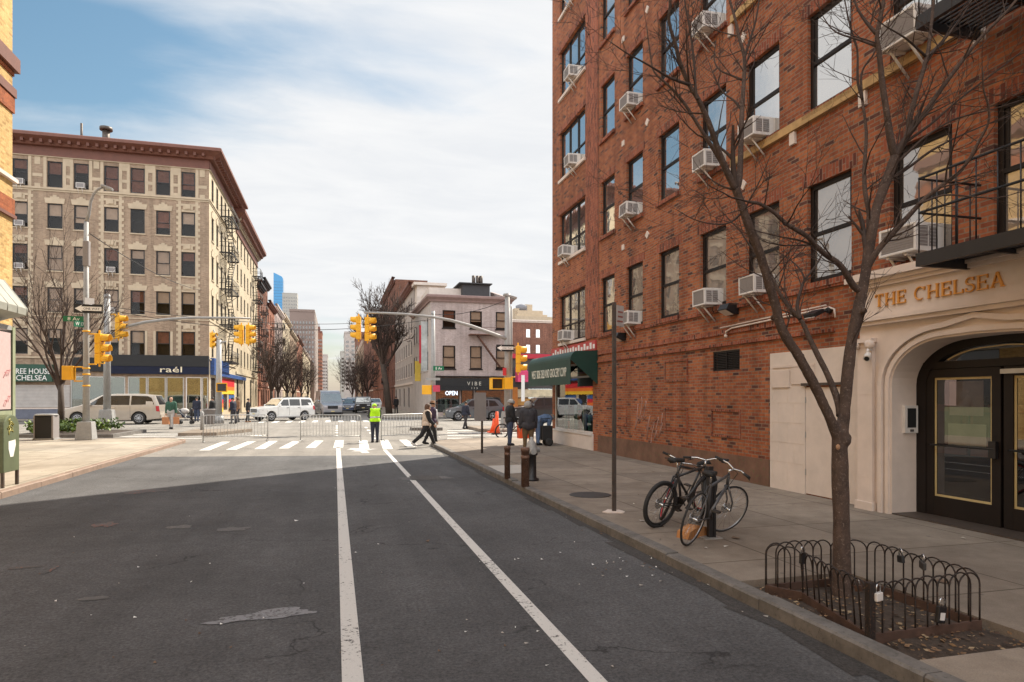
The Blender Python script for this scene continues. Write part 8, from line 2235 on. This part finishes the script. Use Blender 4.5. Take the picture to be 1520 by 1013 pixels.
def bare_tree(label, p, h, fork, rad, spread, depth, seed, bm_=None, limbs=5, group='bare street trees beyond the junction', tr=.35, lean=(0, 0), minr=.012):
    global rt
    rt = random.Random(seed)
    r0 = thing('bare_tree', label, 'tree', tuple(p), group)
    mb = MB(); top = V((p.x + lean[0], p.y + lean[1], p.z + fork)); mb.tube([p + V((0, 0, -.1)), p.lerp(top, .5) + V((rt.uniform(-.1, .1), 0, 0)), top], [rad * 1.2, rad, rad * .8], 9)
    cr = MB()
    for k in range(limbs):
        a = 2 * math.pi * (k + rt.uniform(-.3, .3)) / limbs; sp_ = rt.uniform(.35, 1.0) * spread
        d = V((math.cos(a) * sp_, math.sin(a) * sp_, 1)).normalized(); s = p.lerp(top, rt.uniform(.75, 1.0)); ln = (h - fork) * rt.uniform(.55, .8)
        grow(cr, s, d, ln, rad * .55, depth, .14, 6, (3, 5), (.3, .75), minr, .13, .58)
    grow(cr, top, V((lean[0] * .1, 0, 1)), (h - fork) * .8, rad * .7, depth, .14, 6, (3, 5), (.3, .75), minr, .1, .58)
    part('trunk', mb, bm_ or M['bark_dark'], r0); part('crown', cr, M['twig'], r0); return r0
p = onZ(90, 641, .15); bare_tree('bare tree in the planted island behind the litter bin, before the green shop sign', p, 7.6, 2.3, .14, .75, 3, 5, limbs=8, minr=.009)
p = onZ(578, 614.5, .12); bare_tree('tallest bare tree, leaning left over the far right pavement', p, 10.8, 5.8, .3, .8, 4, 23, limbs=8, lean=(-.8, 0), minr=.02)
k = 0
for x, y, h, lab in ((-7.0, 80, 9, 'left of the far street, first tree past the white car'), (-7.2, 92, 10, 'left of the far street, second tree'), (-7.0, 106, 10.5, 'left of the far street, third tree'), (-7.2, 124, 10, 'left of the far street, fourth tree'), (-7, 150, 11, 'left of the far street, fifth tree'), (-7, 185, 11, 'left of the far street, farthest tree'),
                  (5.2, 112, 10, 'right of the far street, behind the tallest tree'), (5.2, 132, 11, 'right of the far street, second behind the tallest'), (5.0, 160, 11.5, 'right of the far street, third behind the tallest'), (5.0, 200, 12, 'right of the far street, farthest')):
    bare_tree('bare tree on the ' + lab, V((x, y, .12)), h * .82, 2.6, .2, .8, 3, 40 + k, limbs=7, minr=.012 + y * .00005); k += 1

# ------------------------------------------------------------------ tree guard, padlocks, litter
GZ = SW - .03
c1, c2, c3, c4, c5, c6 = V((3.70, 5.08)), V((3.86, 4.80)), V((3.635, 3.83)), V((4.66, 3.86)), V((4.66, 4.95)), V((4.4, 5.1))
r0 = thing('tree_guard', 'low rusty tree guard of overlapping iron hoops with bent front panel round the street tree', 'tree guard', (4.1, 4.5, GZ))
M['guard_iron'] = paint('rusting_black_iron', (.026, .02, .018), .65, .3, var=.5, scale=14, dirt=(.13, .06, .032))
M['guard_plank'] = paint('rusted_edging', (.07, .038, .026), .85, var=.45, scale=7)
def panel(a, b, rail=True, h=.39, tilt=0.0):
    d = b - a; L_ = d.length; n = max(2, round(L_ / .098)); st = L_ / n; d = d.normalized(); nn = V((-d.y, d.x))
    mb = MB(); rnd = random.Random(int(L_ * 1000))
    for k in range(n - 1 if n > 2 else n):
        x0, x1 = k * st, min(L_, (k + 2) * st); rr = (x1 - x0) / 2; hh = h + rnd.uniform(-.008, .008); off = .005 * (-1) ** k
        pts = [(x0, 0.0), (x0, (hh - rr * .9) * .5), (x0, hh - rr * .9)] + [(x0 + rr - rr * math.cos(R(q)), hh - rr * .9 + rr * .9 * math.sin(R(q))) for q in range(20, 180, 20)] + [(x1, hh - rr * .9), (x1, (hh - rr * .9) * .5), (x1, 0)]
        P3 = []
        for s, z in pts: q = a + d * s + nn * (off + tilt * z / h); P3.append((q.x, q.y, GZ + .03 + z))
        mb.tube(P3, .0065, 5)
    o = part('hoop_panel', mb, M['guard_iron'], r0)
    if rail:
        mb = MB(); q = [a - nn * .014, b - nn * .014, b + nn * .014, a + nn * .014]
        mb.prism([(v.x, v.y) for v in q], GZ - .04, GZ + .055); part('edging_rail', mb, M['guard_plank'], o)
panel(c1, c2); panel(c2, c3, tilt=-.03); panel(c3, c4); panel(c4, c5); panel(c5, c6); panel(c6, c1)
for c in (c3,): mb = MB(); mb.box((c.x, c.y, GZ + .2), (.05, .05, .44)); part('corner_post', mb, M['guard_iron'], r0, .004)
def padlock(p, ang, w, h, bm_, label, plate=None):
    q = thing('padlock', label, 'padlock', tuple(p), 'padlocks hung on the tree guard'); Rm = Matrix.Translation(p) @ Matrix.Rotation(ang, 4, 'Z') @ Matrix.Rotation(R(rt.uniform(-14, 14)), 4, 'Y')
    mb = MB(); mb.box((0, 0, -h * .5 - .02), (w, .03, h)); mb.xform(Rm); o = part('lock_body', mb, bm_, q, .006)
    mb = MB(); mb.tube([(-w * .32, 0, -.025), (-w * .32, 0, .015)] + [(w * .32 * math.cos(R(a)), 0, .015 + w * .32 * math.sin(R(a))) for a in range(150, 0, -30)] + [(w * .32, 0, .015), (w * .32, 0, -.025)], .005, 6); mb.xform(Rm); part('shackle', mb, M['chrome'], q)
    if plate: mb = MB(); mb.bx(-w * .28, w * .28, -.0185, -.0155, -h * .8 - .02, -h * .35 - .02); mb.xform(Rm); part('key_plate', mb, plate, q)
    return q
zt_ = GZ + .4
padlock(V((c3.x + .05, c3.y - .02, zt_ - .03)), R(15), .075, .06, M['white_metal'], 'large pale padlock at the front corner post of the tree guard')
padlock(V((c3.x + .6, c3.y - .03, GZ + .23)), R(5), .08, .12, M['black_metal'], 'black key box with a pale plate low on the right panel of the tree guard', M['white_metal'])
padlock(V((c5.x - .03, 4.55, zt_ + .0)), R(70), .08, .06, M['black_metal'], 'black padlock on the back right run of the guard, nearer the trunk')
padlock(V((c5.x - .03, 4.33, zt_ + .0)), R(60), .09, .06, M['iron'], 'dark padlock on the back right run of the guard, nearer the doors')
padlock(V((c2.x, c2.y, zt_ + .01)), R(10), .06, .09, M['black_metal'], 'black combination lock on the bend of the front panel of the guard')
padlock(V((3.68, 4.0, zt_ - .03)), R(-70), .05, .045, M['guard_plank'], 'small reddish padlock beside the large pale one')
rnd = random.Random(77)
mb = MB()
for k in range(650):
    x, y = rnd.uniform(PITX0 + .03, PITX1 - .05), rnd.uniform(PITY0 + .05, PITY1 - .05); z = SW - .035 + rnd.uniform(0, .02); s = rnd.uniform(.008, .028); a = rnd.uniform(0, 6.3); t = rnd.uniform(-.5, .5)
    u_ = V((math.cos(a), math.sin(a), t * .5)) * s; w_ = V((-math.sin(a), math.cos(a), rnd.uniform(-.4, .4))) * s * .6; c = V((x, y, z))
    mb.quad(c - u_, c - w_, c + u_, c + w_, k % 5 if k % 5 < 4 else 0)
tag(single('leaf_litter', mb, [paint('dry_leaf', (.16, .09, .04), .9), paint('dark_leaf', (.06, .035, .022), .9), paint('pale_leaf', (.3, .22, .13), .9), paint('wood_chip', (.22, .13, .07), .9)], None, None), 'dry leaves and chips on the soil inside the tree guard', 'leaves', None, 'stuff')
mb = MB()
def scrap(u, v, z, s):
    c = onZ(u, v, z); a = rnd.uniform(0, 6.3); e = rnd.uniform(.3, .9)
    u_ = V((math.cos(a), math.sin(a), 0)) * s; w_ = V((-math.sin(a), math.cos(a), 0)) * s * e; h = V((0, 0, rnd.uniform(.006, .014))); c.z += .008
    mb.quad(c - u_ - w_, c + u_ - w_ * .8 + h, c + u_ * .8 + w_, c - u_ * .9 + w_ + h * .5, rnd.choice((0, 0, 1, 2)))
for k in range(46): u, v = rnd.uniform(880, 1060), rnd.uniform(832, 870); v += (u - 960) * .18 * 0; scrap(u, 842 + rnd.gauss(0, 14), 0, rnd.uniform(.008, .022))
for k in range(70): scrap(rnd.uniform(20, 1000), rnd.uniform(690, 1000), 0, rnd.uniform(.006, .016))
for k in range(40):
    u = rnd.uniform(720, 1090); v = rnd.uniform(690, 815) ; q = onZ(u, v, SW)
    if KR + .2 < q.x < XR - .1: scrap(u, v, SW, rnd.uniform(.008, .02))
for u, v, s in ((970, 701, .05), (440, 774, .03), (635, 804, .04), (953, 774, .035), (1092, 800, .05), (1079, 812, .04), (945, 702, .03), (1430, 800, .04), (1400, 865, .06)): scrap(u, v, SW if u > 700 else 0, s)
for k in range(26):
    y = rnd.uniform(2.2, 20); c = V((KR - rnd.uniform(.02, .3), y, 0)); s = rnd.uniform(.01, .03); a = rnd.uniform(0, 6.3)
    mb.quad(c + V((s, 0, .012)), c + V((0, s, .008)), c + V((-s, 0, .014)), c + V((0, -s, .008)), rnd.choice((1, 2, 2)))
tag(single('street_litter', mb, [M['white_paint'], paint('pale_scrap', (.35, .32, .28), .8), paint('brown_scrap', (.14, .09, .06), .9)], None, None), 'small scraps of paper and leaves scattered over road and pavement', 'litter', None, 'stuff')
